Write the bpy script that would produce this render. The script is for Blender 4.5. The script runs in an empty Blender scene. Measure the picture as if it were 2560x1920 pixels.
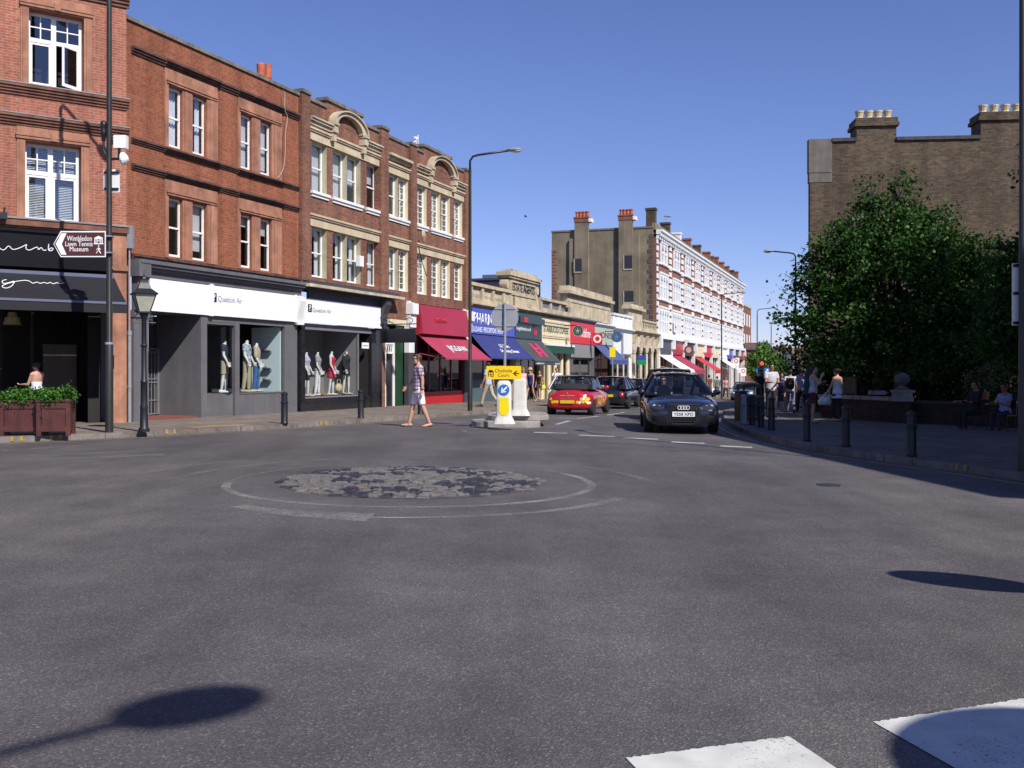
import bpy, bmesh, math, random
from math import sin, cos, pi, sqrt, radians, atan2, hypot
from mathutils import Vector, Matrix, noise as mnoise
SC = bpy.context.scene
COL = SC.collection
# ---------------------------------------------------------------- camera, sky, sun, exposure
CAMZ, FPX, CX, HY = 1.7, 2500.0, 1280.0, 925.0     # eye height; focal length, centre and horizon of the 2560 x 1920 photograph
cam_d = bpy.data.cameras.new('camera'); cam = bpy.data.objects.new('camera', cam_d); COL.objects.link(cam)
cam.location = (0, 0, CAMZ); cam.rotation_euler = (radians(90), 0, 0)
cam_d.sensor_width = 36; cam_d.lens = 36 * FPX / 2560; cam_d.shift_y = (HY - 960) / 2560 
cam_d.clip_start = 0.05; cam_d.clip_end = 3000
SC.camera = cam
SUN_DIR = Vector((0.62, -0.785, 0)).normalized(); SUN_EL = radians(43)
sun_vec = Vector((SUN_DIR.x * cos(SUN_EL), SUN_DIR.y * cos(SUN_EL), sin(SUN_EL)))
W = bpy.data.worlds.new('World'); SC.world = W; W.use_nodes = True
nt = W.node_tree
sky = nt.nodes.new('ShaderNodeTexSky'); sky.sky_type = 'NISHITA'; sky.sun_disc = False
sky.sun_elevation = SUN_EL; sky.sun_rotation = atan2(SUN_DIR.x, SUN_DIR.y)
sky.air_density = 0.9; sky.dust_density = 0.0; sky.ozone_density = 5.0; sky.altitude = 20
bg = nt.nodes['Background']; bg.inputs['Strength'].default_value = 0.078
tint = nt.nodes.new('ShaderNodeMix'); tint.data_type = 'RGBA'; tint.blend_type = 'MULTIPLY'; tint.inputs[0].default_value = 1; tint.inputs[7].default_value = (1.07, 0.96, 1.23, 1)
nt.links.new(sky.outputs[0], tint.inputs[6]); nt.links.new(tint.outputs[2], bg.inputs['Color'])
sl = bpy.data.lights.new('sun', 'SUN'); sl.energy = 4.4; sl.angle = radians(0.5); sl.color = (1.0, 0.955, 0.89)
so = bpy.data.objects.new('sun', sl); COL.objects.link(so); so.location = (20, -25, 40)
so.rotation_euler = (-sun_vec).to_track_quat('-Z', 'Y').to_euler()
SC.view_settings.view_transform = 'Standard'; SC.view_settings.look = 'None'
SC.view_settings.exposure = 0.42; SC.view_settings.gamma = 1.0; SC.view_settings.use_curve_mapping = False
# ---------------------------------------------------------------- terrain height and photo rays
def sabs(t, w=2.0): return sqrt(t * t + w * w) - w
def gz(x, y):
    u = max(-14, min(45, x + 2.4)); v = max(-45, min(140, y - 25.5))
    return 0.25 - 0.0055 * u - 0.0155 * sabs(u) - 0.00075 * v - 0.00925 * sabs(v)
PAV = 0.12
def gp(px, py, off=0.0):
    """ground point seen at photo pixel"""
    Y = 20.0
    for _ in range(40):
        Y = (CAMZ - gz((px - CX) / FPX * Y, Y) - off) * FPX / (py - HY)
    return Vector(((px - CX) / FPX * Y, Y, gz((px - CX) / FPX * Y, Y) + off))
def at(px, Y, off=PAV):
    X = (px - CX) / FPX * Y
    return Vector((X, Y, gz(X, Y) + off))
def zat(py, Y): return CAMZ + (HY - py) / FPX * Y
# ---------------------------------------------------------------- materials
MATS = {}
def ramp(nt, stops):
    r = nt.nodes.new('ShaderNodeValToRGB'); e = r.color_ramp.elements
    while len(e) < len(stops): e.new(0.5)
    for k, (p, c) in enumerate(stops): e[k].position = p; e[k].color = (*c, 1)
    return r
def mat(name, col, rough=0.6, var=0.12, scale=3.0, bump=0.0, metal=0.0, spec=0.5, coat=0.0, bscale=None, streak=0.0):
    if name in MATS: return MATS[name]
    m = bpy.data.materials.new(name); m.use_nodes = True; MATS[name] = m
    t = m.node_tree; b = t.nodes['Principled BSDF']
    b.inputs['Roughness'].default_value = rough; b.inputs['Metallic'].default_value = metal
    b.inputs['Specular IOR Level'].default_value = spec; b.inputs['Coat Weight'].default_value = coat; b.inputs['Coat Roughness'].default_value = 0.04
    co = t.nodes.new('ShaderNodeTexCoord')
    n = t.nodes.new('ShaderNodeTexNoise'); n.inputs['Scale'].default_value = scale; n.inputs['Detail'].default_value = 7; n.inputs['Roughness'].default_value = 0.65
    t.links.new(co.outputs['Object'], n.inputs['Vector'])
    lo = tuple(max(0, c * (1 - var * 1.6)) for c in col); hi = tuple(min(1, c * (1 + var)) for c in col)
    r = ramp(t, [(0.3, lo), (0.7, hi)]); t.links.new(n.outputs[0], r.inputs[0])
    outc = r.outputs[0]
    if streak > 0:
        mp = t.nodes.new('ShaderNodeMapping'); mp.inputs['Scale'].default_value = (2.2, 2.2, 0.18)
        t.links.new(co.outputs['Object'], mp.inputs[0])
        n2 = t.nodes.new('ShaderNodeTexNoise'); n2.inputs['Scale'].default_value = 2.0; n2.inputs['Detail'].default_value = 6
        t.links.new(mp.outputs[0], n2.inputs['Vector'])
        r2 = ramp(t, [(0.35, (1 - streak,) * 3), (0.62, (1, 1, 1))]); t.links.new(n2.outputs[0], r2.inputs[0])
        mx = t.nodes.new('ShaderNodeMix'); mx.data_type = 'RGBA'; mx.blend_type = 'MULTIPLY'; mx.inputs[0].default_value = 1
        t.links.new(outc, mx.inputs[6]); t.links.new(r2.outputs[0], mx.inputs[7]); outc = mx.outputs[2]
    t.links.new(outc, b.inputs['Base Color'])
    if bump > 0:
        nb = t.nodes.new('ShaderNodeTexNoise'); nb.inputs['Scale'].default_value = bscale or scale * 6; nb.inputs['Detail'].default_value = 5
        t.links.new(co.outputs['Object'], nb.inputs['Vector'])
        bp = t.nodes.new('ShaderNodeBump'); bp.inputs['Strength'].default_value = bump; bp.inputs['Distance'].default_value = 0.02
        t.links.new(nb.outputs[0], bp.inputs['Height']); t.links.new(bp.outputs[0], b.inputs['Normal'])
    return m
def brick_mat(name, c1, c2, mortar, bw=0.225, rh=0.075, ms=0.010, dirt=0.35, mscale=0.7):
    m = bpy.data.materials.new(name); m.use_nodes = True; MATS[name] = m
    t = m.node_tree; b = t.nodes['Principled BSDF']; b.inputs['Roughness'].default_value = 0.85; b.inputs['Specular IOR Level'].default_value = 0.25
    co = t.nodes.new('ShaderNodeTexCoord'); sp = t.nodes.new('ShaderNodeSeparateXYZ'); t.links.new(co.outputs['Object'], sp.inputs[0])
    ad = t.nodes.new('ShaderNodeMath'); ad.operation = 'ADD'; t.links.new(sp.outputs[0], ad.inputs[0]); t.links.new(sp.outputs[1], ad.inputs[1])
    cb = t.nodes.new('ShaderNodeCombineXYZ'); t.links.new(ad.outputs[0], cb.inputs[0]); t.links.new(sp.outputs[2], cb.inputs[1])
    br = t.nodes.new('ShaderNodeTexBrick'); t.links.new(cb.outputs[0], br.inputs['Vector'])
    br.inputs['Scale'].default_value = 1; br.inputs['Brick Width'].default_value = bw; br.inputs['Row Height'].default_value = rh
    br.inputs['Mortar Size'].default_value = ms; br.inputs['Mortar Smooth'].default_value = 0.2; br.inputs['Bias'].default_value = -0.1
    br.inputs['Color1'].default_value = (*c1, 1); br.inputs['Color2'].default_value = (*c2, 1); br.inputs['Mortar'].default_value = (*mortar, 1)
    n = t.nodes.new('ShaderNodeTexNoise'); n.inputs['Scale'].default_value = mscale; n.inputs['Detail'].default_value = 8; n.inputs['Roughness'].default_value = 0.7
    t.links.new(co.outputs['Object'], n.inputs['Vector'])
    r = ramp(t, [(0.33, (1 - dirt,) * 3), (0.66, (1.0, 1.0, 1.0))]); t.links.new(n.outputs[0], r.inputs[0])
    mx = t.nodes.new('ShaderNodeMix'); mx.data_type = 'RGBA'; mx.blend_type = 'MULTIPLY'; mx.inputs[0].default_value = 1
    t.links.new(br.outputs['Color'], mx.inputs[6]); t.links.new(r.outputs[0], mx.inputs[7])
    # a second scale: single burnt or pale bricks
    vo = t.nodes.new('ShaderNodeTexNoise'); vo.inputs['Scale'].default_value = 9; vo.inputs['Detail'].default_value = 3
    t.links.new(co.outputs['Object'], vo.inputs['Vector'])
    r3 = ramp(t, [(0.3, (0.72, 0.7, 0.7)), (0.55, (1, 1, 1)), (0.75, (1.0, 1.0, 1.0))]); t.links.new(vo.outputs[0], r3.inputs[0])
    m2 = t.nodes.new('ShaderNodeMix'); m2.data_type = 'RGBA'; m2.blend_type = 'MULTIPLY'; m2.inputs[0].default_value = 1
    t.links.new(mx.outputs[2], m2.inputs[6]); t.links.new(r3.outputs[0], m2.inputs[7])
    mp = t.nodes.new('ShaderNodeMapping'); mp.inputs['Scale'].default_value = (1.6, 1.6, 0.10); t.links.new(co.outputs['Object'], mp.inputs[0])
    ns = t.nodes.new('ShaderNodeTexNoise'); ns.inputs['Scale'].default_value = 1.3; ns.inputs['Detail'].default_value = 7; t.links.new(mp.outputs[0], ns.inputs['Vector'])
    r4 = ramp(t, [(0.34, (0.74, 0.73, 0.73)), (0.56, (1, 1, 1))]); t.links.new(ns.outputs[0], r4.inputs[0])
    m3 = t.nodes.new('ShaderNodeMix'); m3.data_type = 'RGBA'; m3.blend_type = 'MULTIPLY'; m3.inputs[0].default_value = 1; t.links.new(m2.outputs[2], m3.inputs[6]); t.links.new(r4.outputs[0], m3.inputs[7])
    t.links.new(m3.outputs[2], b.inputs['Base Color'])
    bp = t.nodes.new('ShaderNodeBump'); bp.inputs['Strength'].default_value = 0.5; bp.inputs['Distance'].default_value = 0.01; bp.invert = True
    t.links.new(br.outputs['Fac'], bp.inputs['Height']); t.links.new(bp.outputs[0], b.inputs['Normal'])
    return m
def glass_mat(name, tint=(0.8, 0.85, 0.86), refl=0.06):
    m = bpy.data.materials.new(name); m.use_nodes = True; MATS[name] = m
    t = m.node_tree; t.nodes.remove(t.nodes['Principled BSDF']); o = t.nodes['Material Output']
    tr = t.nodes.new('ShaderNodeBsdfTransparent'); tr.inputs[0].default_value = (*tint, 1)
    gl = t.nodes.new('ShaderNodeBsdfGlossy'); gl.inputs['Roughness'].default_value = 0.02
    lw = t.nodes.new('ShaderNodeLayerWeight'); pw = t.nodes.new('ShaderNodeMath'); pw.operation = 'POWER'; pw.inputs[1].default_value = 4.5; t.links.new(lw.outputs['Facing'], pw.inputs[0])
    ad = t.nodes.new('ShaderNodeMath'); ad.operation = 'ADD'; ad.inputs[1].default_value = refl; ad.use_clamp = True
    t.links.new(pw.outputs[0], ad.inputs[0])
    mx = t.nodes.new('ShaderNodeMixShader'); t.links.new(ad.outputs[0], mx.inputs[0]); t.links.new(tr.outputs[0], mx.inputs[1]); t.links.new(gl.outputs[0], mx.inputs[2])
    t.links.new(mx.outputs[0], o.inputs[0])
    return m
def emit_mat(name, col, s):
    m = bpy.data.materials.new(name); m.use_nodes = True; MATS[name] = m
    b = m.node_tree.nodes['Principled BSDF']; b.inputs['Base Color'].default_value = (*col, 1)
    b.inputs['Emission Color'].default_value = (*col, 1); b.inputs['Emission Strength'].default_value = s
    return m
# ---------------------------------------------------------------- mesh builder
SPLIT = {'window_surround', 'stone_lintel', 'painted_reveal', 'pilaster', 'pilaster_base', 'window_sill', 'coping', 'columns', 'gable_window', 'gable_window_sill', 'shop_pilasters', 'grille_bars_', 'clamp', 'pillar', 'hung_clothes', 'clothes_rail', 'fascia', 'door_pillars', 'chimney_render', 'hood_post', 'side_window', 'granite_surround', 'stone_arch', 'lettering_', 'shop_cornice_', 'emblem', 'leg', 'band'}
class MB:
    def __init__(s): s.v = []; s.f = []; s.m = []
    def add(s, vs, fs, mi=0):
        o = len(s.v); s.v.extend([tuple(v) for v in vs]); s.f.extend([tuple(i + o for i in f) for f in fs]); s.m.extend([mi] * len(fs)); return s
    def box(s, x0, x1, y0, y1, z0, z1, mi=0):
        if x0 > x1: x0, x1 = x1, x0
        if y0 > y1: y0, y1 = y1, y0
        if z0 > z1: z0, z1 = z1, z0
        return s.add([(x0, y0, z0), (x1, y0, z0), (x1, y1, z0), (x0, y1, z0), (x0, y0, z1), (x1, y0, z1), (x1, y1, z1), (x0, y1, z1)],
                     [(0, 3, 2, 1), (4, 5, 6, 7), (0, 1, 5, 4), (1, 2, 6, 5), (2, 3, 7, 6), (3, 0, 4, 7)], mi)
    def quad(s, a, b, c, d, mi=0): return s.add([a, b, c, d], [(0, 1, 2, 3)], mi)
    def prism(s, pts, d, mi=0):
        """closed polygon pts (3-D) swept by vector d"""
        n = len(pts); d = Vector(d); P = [Vector(p) for p in pts]
        return s.add(P + [p + d for p in P], [tuple(range(n - 1, -1, -1)), tuple(range(n, 2 * n))] + [(i, (i + 1) % n, n + (i + 1) % n, n + i) for i in range(n)], mi)
    def ring_loft(s, rings, mi=0, cap=True):
        n = len(rings[0]); o = len(s.v)
        for r in rings: s.v.extend([tuple(p) for p in r])
        for k in range(len(rings) - 1):
            for i in range(n):
                s.f.append((o + k * n + i, o + k * n + (i + 1) % n, o + (k + 1) * n + (i + 1) % n, o + (k + 1) * n + i)); s.m.append(mi)
        if cap:
            s.f.append(tuple(o + i for i in range(n - 1, -1, -1))); s.m.append(mi)
            q = o + (len(rings) - 1) * n; s.f.append(tuple(q + i for i in range(n))); s.m.append(mi)
        return s
    def cone(s, a, b, ra, rb, n=12, mi=0, cap=True):
        a, b = Vector(a), Vector(b); d = (b - a); 
        if d.length < 1e-6: return s
        q = d.normalized().to_track_quat('Z', 'Y'); R = []
        for p, r in ((a, ra), (b, rb)): R.append([p + q @ Vector((r * cos(2 * pi * i / n), r * sin(2 * pi * i / n), 0)) for i in range(n)])
        return s.ring_loft(R, mi, cap)
    def tube(s, pts, r, n=8, mi=0):
        P = [Vector(p) for p in pts]; R = []; rr = r if isinstance(r, (list, tuple)) else [r] * len(P)
        q0 = None
        for i, p in enumerate(P):
            d = (P[min(i + 1, len(P) - 1)] - P[max(i - 1, 0)]).normalized()
            if q0 is None: q0 = d.to_track_quat('Z', 'Y')
            else: q0 = (q0 @ Vector((0, 0, 1))).rotation_difference(d) @ q0
            R.append([p + q0 @ Vector((rr[i] * cos(2 * pi * k / n), rr[i] * sin(2 * pi * k / n), 0)) for k in range(n)])
        return s.ring_loft(R, mi)
    def lathe(s, prof, c=(0, 0, 0), n=16, mi=0, axis='Z'):
        R = []
        for r, z in prof:
            ring = []
            for i in range(n):
                a = 2 * pi * i / n; p = (r * cos(a), r * sin(a), z)
                if axis == 'X': p = (z, p[0], p[1])
                if axis == 'Y': p = (p[1], z, p[0])
                ring.append((c[0] + p[0], c[1] + p[1], c[2] + p[2]))
            R.append(ring)
        return s.ring_loft(R, mi)
    def ell(s, c, rx, ry, rz, n=12, m=8, mi=0, rot=None):
        c = Vector(c); R = []
        for j in range(m + 1):
            t = -pi / 2 + pi * j / m; k = max(0.02, cos(t)); ring = []
            for i in range(n):
                p = Vector((rx * k * cos(2 * pi * i / n), ry * k * sin(2 * pi * i / n), rz * sin(t)))
                if rot: p = rot @ p
                ring.append(c + p)
            R.append(ring)
        return s.ring_loft(R, mi)
    def limb(s, a, b, ra, rb, n=10):
        s.cone(a, b, ra, rb, n); s.ell(a, ra, ra, ra, 10, 6); s.ell(b, rb, rb, rb, 10, 6); return s
    def pieces(s, gap=0.02):
        """split into builders of pieces that touch each other"""
        n = len(s.v); pa = list(range(n))
        def fd(i):
            while pa[i] != i: pa[i] = pa[pa[i]]; i = pa[i]
            return i
        for f in s.f:
            for j in f[1:]: pa[fd(j)] = fd(f[0])
        C = {}
        for i in range(n): C.setdefault(fd(i), []).append(i)
        bb = [(k, [min(s.v[i][a] for i in I) - gap for a in (0, 1, 2)], [max(s.v[i][a] for i in I) + gap for a in (0, 1, 2)]) for k, I in C.items()]
        for i, (k, lo, hi) in enumerate(bb):
            for k2, lo2, hi2 in bb[i + 1:]:
                if all(lo[a] <= hi2[a] and lo2[a] <= hi[a] for a in (0, 1, 2)): pa[fd(k2)] = fd(k)
        G = {}
        for f, m in zip(s.f, s.m): G.setdefault(fd(f[0]), []).append((f, m))
        out = []
        for L_ in G.values():
            b = MB(); mp = {}
            for f, m in L_:
                for i in f:
                    if i not in mp: mp[i] = len(b.v); b.v.append(s.v[i])
                b.f.append(tuple(mp[i] for i in f)); b.m.append(m)
            out.append(b)
        return out
    def build(s, name, mats, parent=None, smooth=False, loc=None, kind=None, bevel=0, auto=None):
        if parent is not None and name in SPLIT:
            P = s.pieces(); SP_ = SPLIT.copy(); SPLIT.discard(name)
            o = [b.build(name, mats, parent, smooth, loc, kind, bevel, auto) for b in P][0]; SPLIT.add(name); return o
        me = bpy.data.meshes.new(name); me.from_pydata(s.v, [], s.f)
        for m in (mats if isinstance(mats, (list, tuple)) else [mats]): me.materials.append(m)
        if any(s.m): me.polygons.foreach_set('material_index', s.m)
        if smooth: me.polygons.foreach_set('use_smooth', [True] * len(me.polygons))
        me.validate(); me.update()
        o = bpy.data.objects.new(name, me); COL.objects.link(o)
        if parent: o.parent = parent
        if loc: o.location = loc
        if kind: o['kind'] = kind
        if auto is not None: set_auto(me, auto)
        if bevel:
            b = o.modifiers.new('bevel', 'BEVEL'); b.width = bevel; b.segments = 2; b.limit_method = 'ANGLE'
        return o
def set_auto(me, ang):
    """smooth shading with sharp edges above an angle"""
    bm = bmesh.new(); bm.from_mesh(me)
    for f in bm.faces: f.smooth = True
    for e in bm.edges:
        if len(e.link_faces) == 2 and e.calc_face_angle(0) > ang: e.smooth = False
    bm.to_mesh(me); bm.free()
def bake(o):
    """replace an object's mesh by its modified one"""
    dg = bpy.context.evaluated_depsgraph_get(); dg.update()
    me = bpy.data.meshes.new_from_object(o.evaluated_get(dg)); old = o.data
    o.modifiers.clear(); o.data = me; me.name = old.name; bpy.data.meshes.remove(old)
    return o
def remesh(o, vox, smooth=2):
    r = o.modifiers.new('r', 'REMESH'); r.mode = 'VOXEL'; r.voxel_size = vox; r.use_smooth_shade = True
    if smooth:
        k = o.modifiers.new('s', 'SMOOTH'); k.iterations = smooth; k.factor = 0.5
    return bake(o)
def tag(o, label, cat, group=None):
    o['label'] = label; o['category'] = cat
    if group: o['group'] = group
    return o
def thing(name, label, cat, loc=(0, 0, 0), rz=0.0, group=None):
    o = bpy.data.objects.new(name, None); COL.objects.link(o); o.empty_display_size = 0.2
    o.location = loc; o.rotation_euler = (0, 0, rz)
    return tag(o, label, cat, group)
def kids(o): return [c for c in ALLCH.get(o.name, [])]
def copy_tree(o, parent=None):
    c = o.copy(); COL.objects.link(c)
    if parent: c.parent = parent
    for ch in list(o.children): copy_tree(ch, c)
    return c
def text(s, mat_, parent, box, y, name='lettering', ext=0.006, plane='xz', fit=True, space=1.0, italic=0.0):
    """lettering filling box (x0,x1,z0,z1) in the parent's x-z plane, facing -y"""
    cu = bpy.data.curves.new(name, 'FONT'); cu.body = s; cu.extrude = 0; cu.size = 1; cu.space_character = space; cu.resolution_u = 3; cu.shear = italic; cu.offset = 0.014 if s in ('YE58 XPO', 'PHARMACY', 'ESTATE AGENTS', 'JIGSAW', 'JONES', 'STARBUCKS COFFEE', '?') else 0.0
    cu.align_x = 'LEFT'
    o = bpy.data.objects.new(name, cu); COL.objects.link(o)
    dg = bpy.context.evaluated_depsgraph_get(); dg.update()
    me = bpy.data.meshes.new_from_object(o.evaluated_get(dg)); COL.objects.unlink(o); bpy.data.objects.remove(o); bpy.data.curves.remove(cu)
    bm = bmesh.new(); bm.from_mesh(me)
    xs = [v.co.x for v in bm.verts]; ys = [v.co.y for v in bm.verts]
    x0, x1, z0, z1 = box
    for v in bm.verts:
        fx = (v.co.x - min(xs)) / (max(xs) - min(xs)); fz = (v.co.y - min(ys)) / (max(ys) - min(ys))
        v.co = (x0 + (x1 - x0) * fx, y, z0 + (z1 - z0) * fz)
    r = bmesh.ops.extrude_face_region(bm, geom=bm.faces[:])
    for g in r['geom']:
        if isinstance(g, bmesh.types.BMVert): g.co.y -= ext
    bmesh.ops.recalc_face_normals(bm, faces=bm.faces[:])
    bm.to_mesh(me); bm.free(); me.materials.clear(); me.materials.append(mat_); me.name = name
    o = bpy.data.objects.new(name, me); COL.objects.link(o)
    if parent: o.parent = parent
    return o
# ---------------------------------------------------------------- facades
class Fac:
    """a vertical facade: local x runs along it, local y goes into the building, z is world height"""
    def __init__(s, p0, d):
        s.p = Vector((p0[0], p0[1])); s.d = Vector(d).normalized(); s.rz = atan2(s.d.y, s.d.x)
    def s_of(s, px, y=0.0):
        q = s.p + Vector((-s.d.y, s.d.x)) * y; k = (px - CX) / FPX
        return (k * q.y - q.x) / (s.d.x - k * s.d.y)
    def world(s, u, y=0.0):
        return s.p + s.d * u + Vector((-s.d.y, s.d.x)) * y
    def P(s, px, py, y=0.0):
        u = s.s_of(px, y); w = s.world(u, y)
        return u, CAMZ + (HY - py) / FPX * w.y
    def z(s, px, py, y=0.0): return s.P(px, py, y)[1]
    def root(s, name, label, cat='building', group=None):
        return thing(name, label, cat, (s.p.x, s.p.y, 0), s.rz, group)
def wall_grid(mb, x0, x1, z0, z1, holes, y=0.0, rev=0.14, mi=0, rmi=0):
    xs = sorted({x0, x1, *[h[0] for h in holes], *[h[1] for h in holes]}); zs = sorted({z0, z1, *[h[2] for h in holes], *[h[3] for h in holes]})
    xs = [x for x in xs if x0 <= x <= x1]; zs = [z for z in zs if z0 <= z <= z1]
    for i in range(len(xs) - 1):
        for j in range(len(zs) - 1):
            cx, cz = (xs[i] + xs[i + 1]) / 2, (zs[j] + zs[j + 1]) / 2
            if any(h[0] < cx < h[1] and h[2] < cz < h[3] for h in holes): continue
            mb.quad((xs[i], y, zs[j]), (xs[i + 1], y, zs[j]), (xs[i + 1], y, zs[j + 1]), (xs[i], y, zs[j + 1]), mi)
    for a, b, c, d in holes:
        mb.quad((a, y, c), (a, y + rev, c), (a, y + rev, d), (a, y, d), rmi); mb.quad((b, y, c), (b, y, d), (b, y + rev, d), (b, y + rev, c), rmi)
        mb.quad((a, y, d), (a, y + rev, d), (b, y + rev, d), (b, y, d), rmi); mb.quad((a, y, c), (b, y, c), (b, y + rev, c), (a, y + rev, c), rmi)
    return mb
def sash(root, h, y=0.12, fm=None, pm=None, f=0.055, bars=(0, 0), curtain=None, cm=None, name='window', meet=0.5, seed=0):
    """a sash window in hole h: frame with meeting rail and glazing bars; pane and curtain below it"""
    a, b, c, d = h; mb = MB(); t = 0.05
    mb.box(a, a + f, y, y + t, c, d).box(b - f, b, y, y + t, c, d).box(a + f, b - f, y, y + t, d - f, d).box(a + f, b - f, y, y + t, c, c + f * 1.5)
    zm = c + (d - c) * meet
    if meet: mb.box(a + f, b - f, y - 0.012, y + t, zm - 0.025, zm + 0.025)
    for k in range(1, bars[0] + 1):
        x = a + f + (b - a - 2 * f) * k / (bars[0] + 1); mb.box(x - 0.012, x + 0.012, y + 0.008, y + t - 0.008, c + f * 1.5, d - f)
    for k in range(1, bars[1] + 1):
        z = c + f + (d - c - 2 * f) * k / (bars[1] + 1); mb.box(a + f, b - f, y + 0.01, y + t - 0.01, z - 0.012, z + 0.012)
    o = mb.build(name, fm, root)
    p = MB(); yy = y + t * 0.5 + 0.003
    p.quad((a + f, yy, c + f), (b - f, yy, c + f), (b - f, yy, d - f), (a + f, yy, d - f)); p.build('pane', pm, o)
    if curtain:
        q = MB(); rnd = random.Random(seed); yc = y + 0.16
        if curtain[0] == 'blind':
            z0 = d - (d - c) * curtain[1]; q.quad((a, yc, z0), (b, yc, z0), (b, yc, d), (a, yc, d)); q.build('blind', cm, o)
        else:
            n = 18; zz0 = c + 0.02; w = (b - a)
            pts = [(a + w * i / n, yc + 0.025 * sin(i * 2.1 + seed) + 0.01 * rnd.random()) for i in range(n + 1)]
            for i in range(n):
                if curtain[1] < 1 and abs((i + 0.5) / n - 0.5) < (1 - curtain[1]) / 2: continue
                (p0, q0), (p1, q1) = pts[i], pts[i + 1]
                q.quad((p0, q0, zz0), (p1, q1, zz0), (p1, q1, d), (p0, q0, d))
            q.build('curtain', cm, o, smooth=True)
    return o
# ---------------------------------------------------------------- palette
BR_A = brick_mat('brick_red_new', (0.43, 0.140, 0.085), (0.35, 0.105, 0.068), (0.40, 0.25, 0.185), 0.215, 0.068, dirt=0.22)
BR_B = brick_mat('brick_orange', (0.39, 0.12, 0.058), (0.29, 0.085, 0.044), (0.31, 0.17, 0.11), dirt=0.26)
BR_C = brick_mat('brick_brown_red', (0.32, 0.130, 0.078), (0.21, 0.078, 0.050), (0.28, 0.19, 0.145), dirt=0.35)
BR_D = brick_mat('brick_stock', (0.165, 0.118, 0.074), (0.072, 0.055, 0.040), (0.155, 0.122, 0.085), dirt=0.45, mscale=0.5)
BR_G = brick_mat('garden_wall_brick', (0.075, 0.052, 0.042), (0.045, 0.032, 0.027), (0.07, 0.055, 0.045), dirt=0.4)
BR_E = brick_mat('brick_terrace', (0.36, 0.145, 0.095), (0.29, 0.11, 0.072), (0.30, 0.19, 0.14), dirt=0.25)
SANDST = mat('red_sandstone', (0.40, 0.185, 0.115), 0.85, 0.28, 1.6, bump=0.15, streak=0.3)
SANDDK = mat('string_course_stone', (0.20, 0.085, 0.055), 0.85, 0.3, 2.5, bump=0.2, streak=0.3)
SANDBL = mat('string_course_sooty', (0.115, 0.058, 0.045), 0.88, 0.35, 2.5, bump=0.2, streak=0.3)
LEAD = mat('lead_flashing', (0.22, 0.22, 0.235), 0.6, 0.2, 3)
COPING = mat('coping_stone', (0.20, 0.18, 0.15), 0.9, 0.35, 3, bump=0.2, streak=0.3)
STONE = mat('bath_stone', (0.55, 0.45, 0.30), 0.85, 0.15, 1.6, bump=0.1, streak=0.1)
STONEW = mat('weathered_stone', (0.52, 0.44, 0.31), 0.88, 0.26, 1.4, bump=0.2, streak=0.12)
OLIVE = mat('reveal_stone', (0.42, 0.38, 0.26), 0.85, 0.15, 2)
WHITEP = mat('white_paint', (0.80, 0.80, 0.78), 0.45, 0.05, 2, streak=0.08)
WHITEF = mat('white_fascia', (0.84, 0.84, 0.88), 0.35, 0.03, 1.2, streak=0.02)
CREAMP = mat('cream_paint', (0.72, 0.62, 0.42), 0.5, 0.06, 1.5, streak=0.12)
GREYP = mat('grey_paint', (0.135, 0.132, 0.142), 0.5, 0.10, 1.5, streak=0.12)
GREYD = mat('dark_grey_paint', (0.06, 0.06, 0.07), 0.5, 0.12, 1.5)
GRANITE = mat('black_granite', (0.022, 0.022, 0.026), 0.14, 0.4, 12)
BLACKP = mat('black_paint', (0.012, 0.012, 0.018), 0.42, 0.15, 3)
BLACKF = mat('black_fascia', (0.006, 0.006, 0.008), 0.4, 0.1, 1, spec=0.2)
AWN_BK = mat('black_awning', (0.008, 0.008, 0.012), 0.75, 0.12, 1.2, bump=0.1, bscale=5)
AWN_VB = mat('awning_bar', (0.11, 0.12, 0.19), 0.5, 0.1, 2)
AWN_RD = mat('claret_awning', (0.34, 0.035, 0.075), 0.8, 0.10, 1.3, bump=0.1, bscale=5)
RED_FAS = mat('claret_fascia', (0.36, 0.018, 0.035), 0.30, 0.06, 1.2)
RED_ST = mat('red_stallriser', (0.44, 0.015, 0.02), 0.35, 0.08, 1.5)
AWN_BL = mat('navy_awning', (0.028, 0.036, 0.17), 0.8, 0.12, 1.3, bump=0.1, bscale=5)
BLUE_FAS = mat('blue_fascia', (0.05, 0.075, 0.42), 0.3, 0.05, 1.2)
AWN_GR = mat('charcoal_awning', (0.055, 0.065, 0.07), 0.8, 0.12, 1.3)
DGREEN = mat('dark_green_fascia', (0.012, 0.036, 0.036), 0.3, 0.08, 1.2)
GREEN_L = mat('green_lettering', (0.004, 0.05, 0.028), 0.4, 0.05, 2)
RED_L = mat('red_lettering', (0.60, 0.02, 0.03), 0.4, 0.05, 2)
PINK_L = mat('crimson_emblem', (0.55, 0.025, 0.11), 0.6, 0.05, 2)
WHITE_L = mat('white_lettering', (0.85, 0.85, 0.85), 0.4, 0.02, 2)
GREY_L = mat('grey_lettering', (0.32, 0.32, 0.35), 0.4, 0.02, 2)
BLACK_L = mat('black_lettering', (0.012, 0.012, 0.012), 0.4, 0.02, 2)
YELLOW = mat('sign_yellow', (0.85, 0.55, 0.0), 0.4, 0.03, 2)
YELPLT = mat('yellow_panel', (0.80, 0.62, 0.0), 0.4, 0.04, 2)
BLUE_S = mat('sign_blue', (0.025, 0.15, 0.47), 0.35, 0.04, 2)
BROWN_S = mat('sign_brown', (0.080, 0.024, 0.020), 0.4, 0.05, 2)
GALV = mat('galvanised_steel', (0.33, 0.34, 0.37), 0.45, 0.12, 8, metal=0.3)
SIGNBK = mat('sign_back_grey', (0.26, 0.27, 0.30), 0.5, 0.1, 3)
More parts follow.
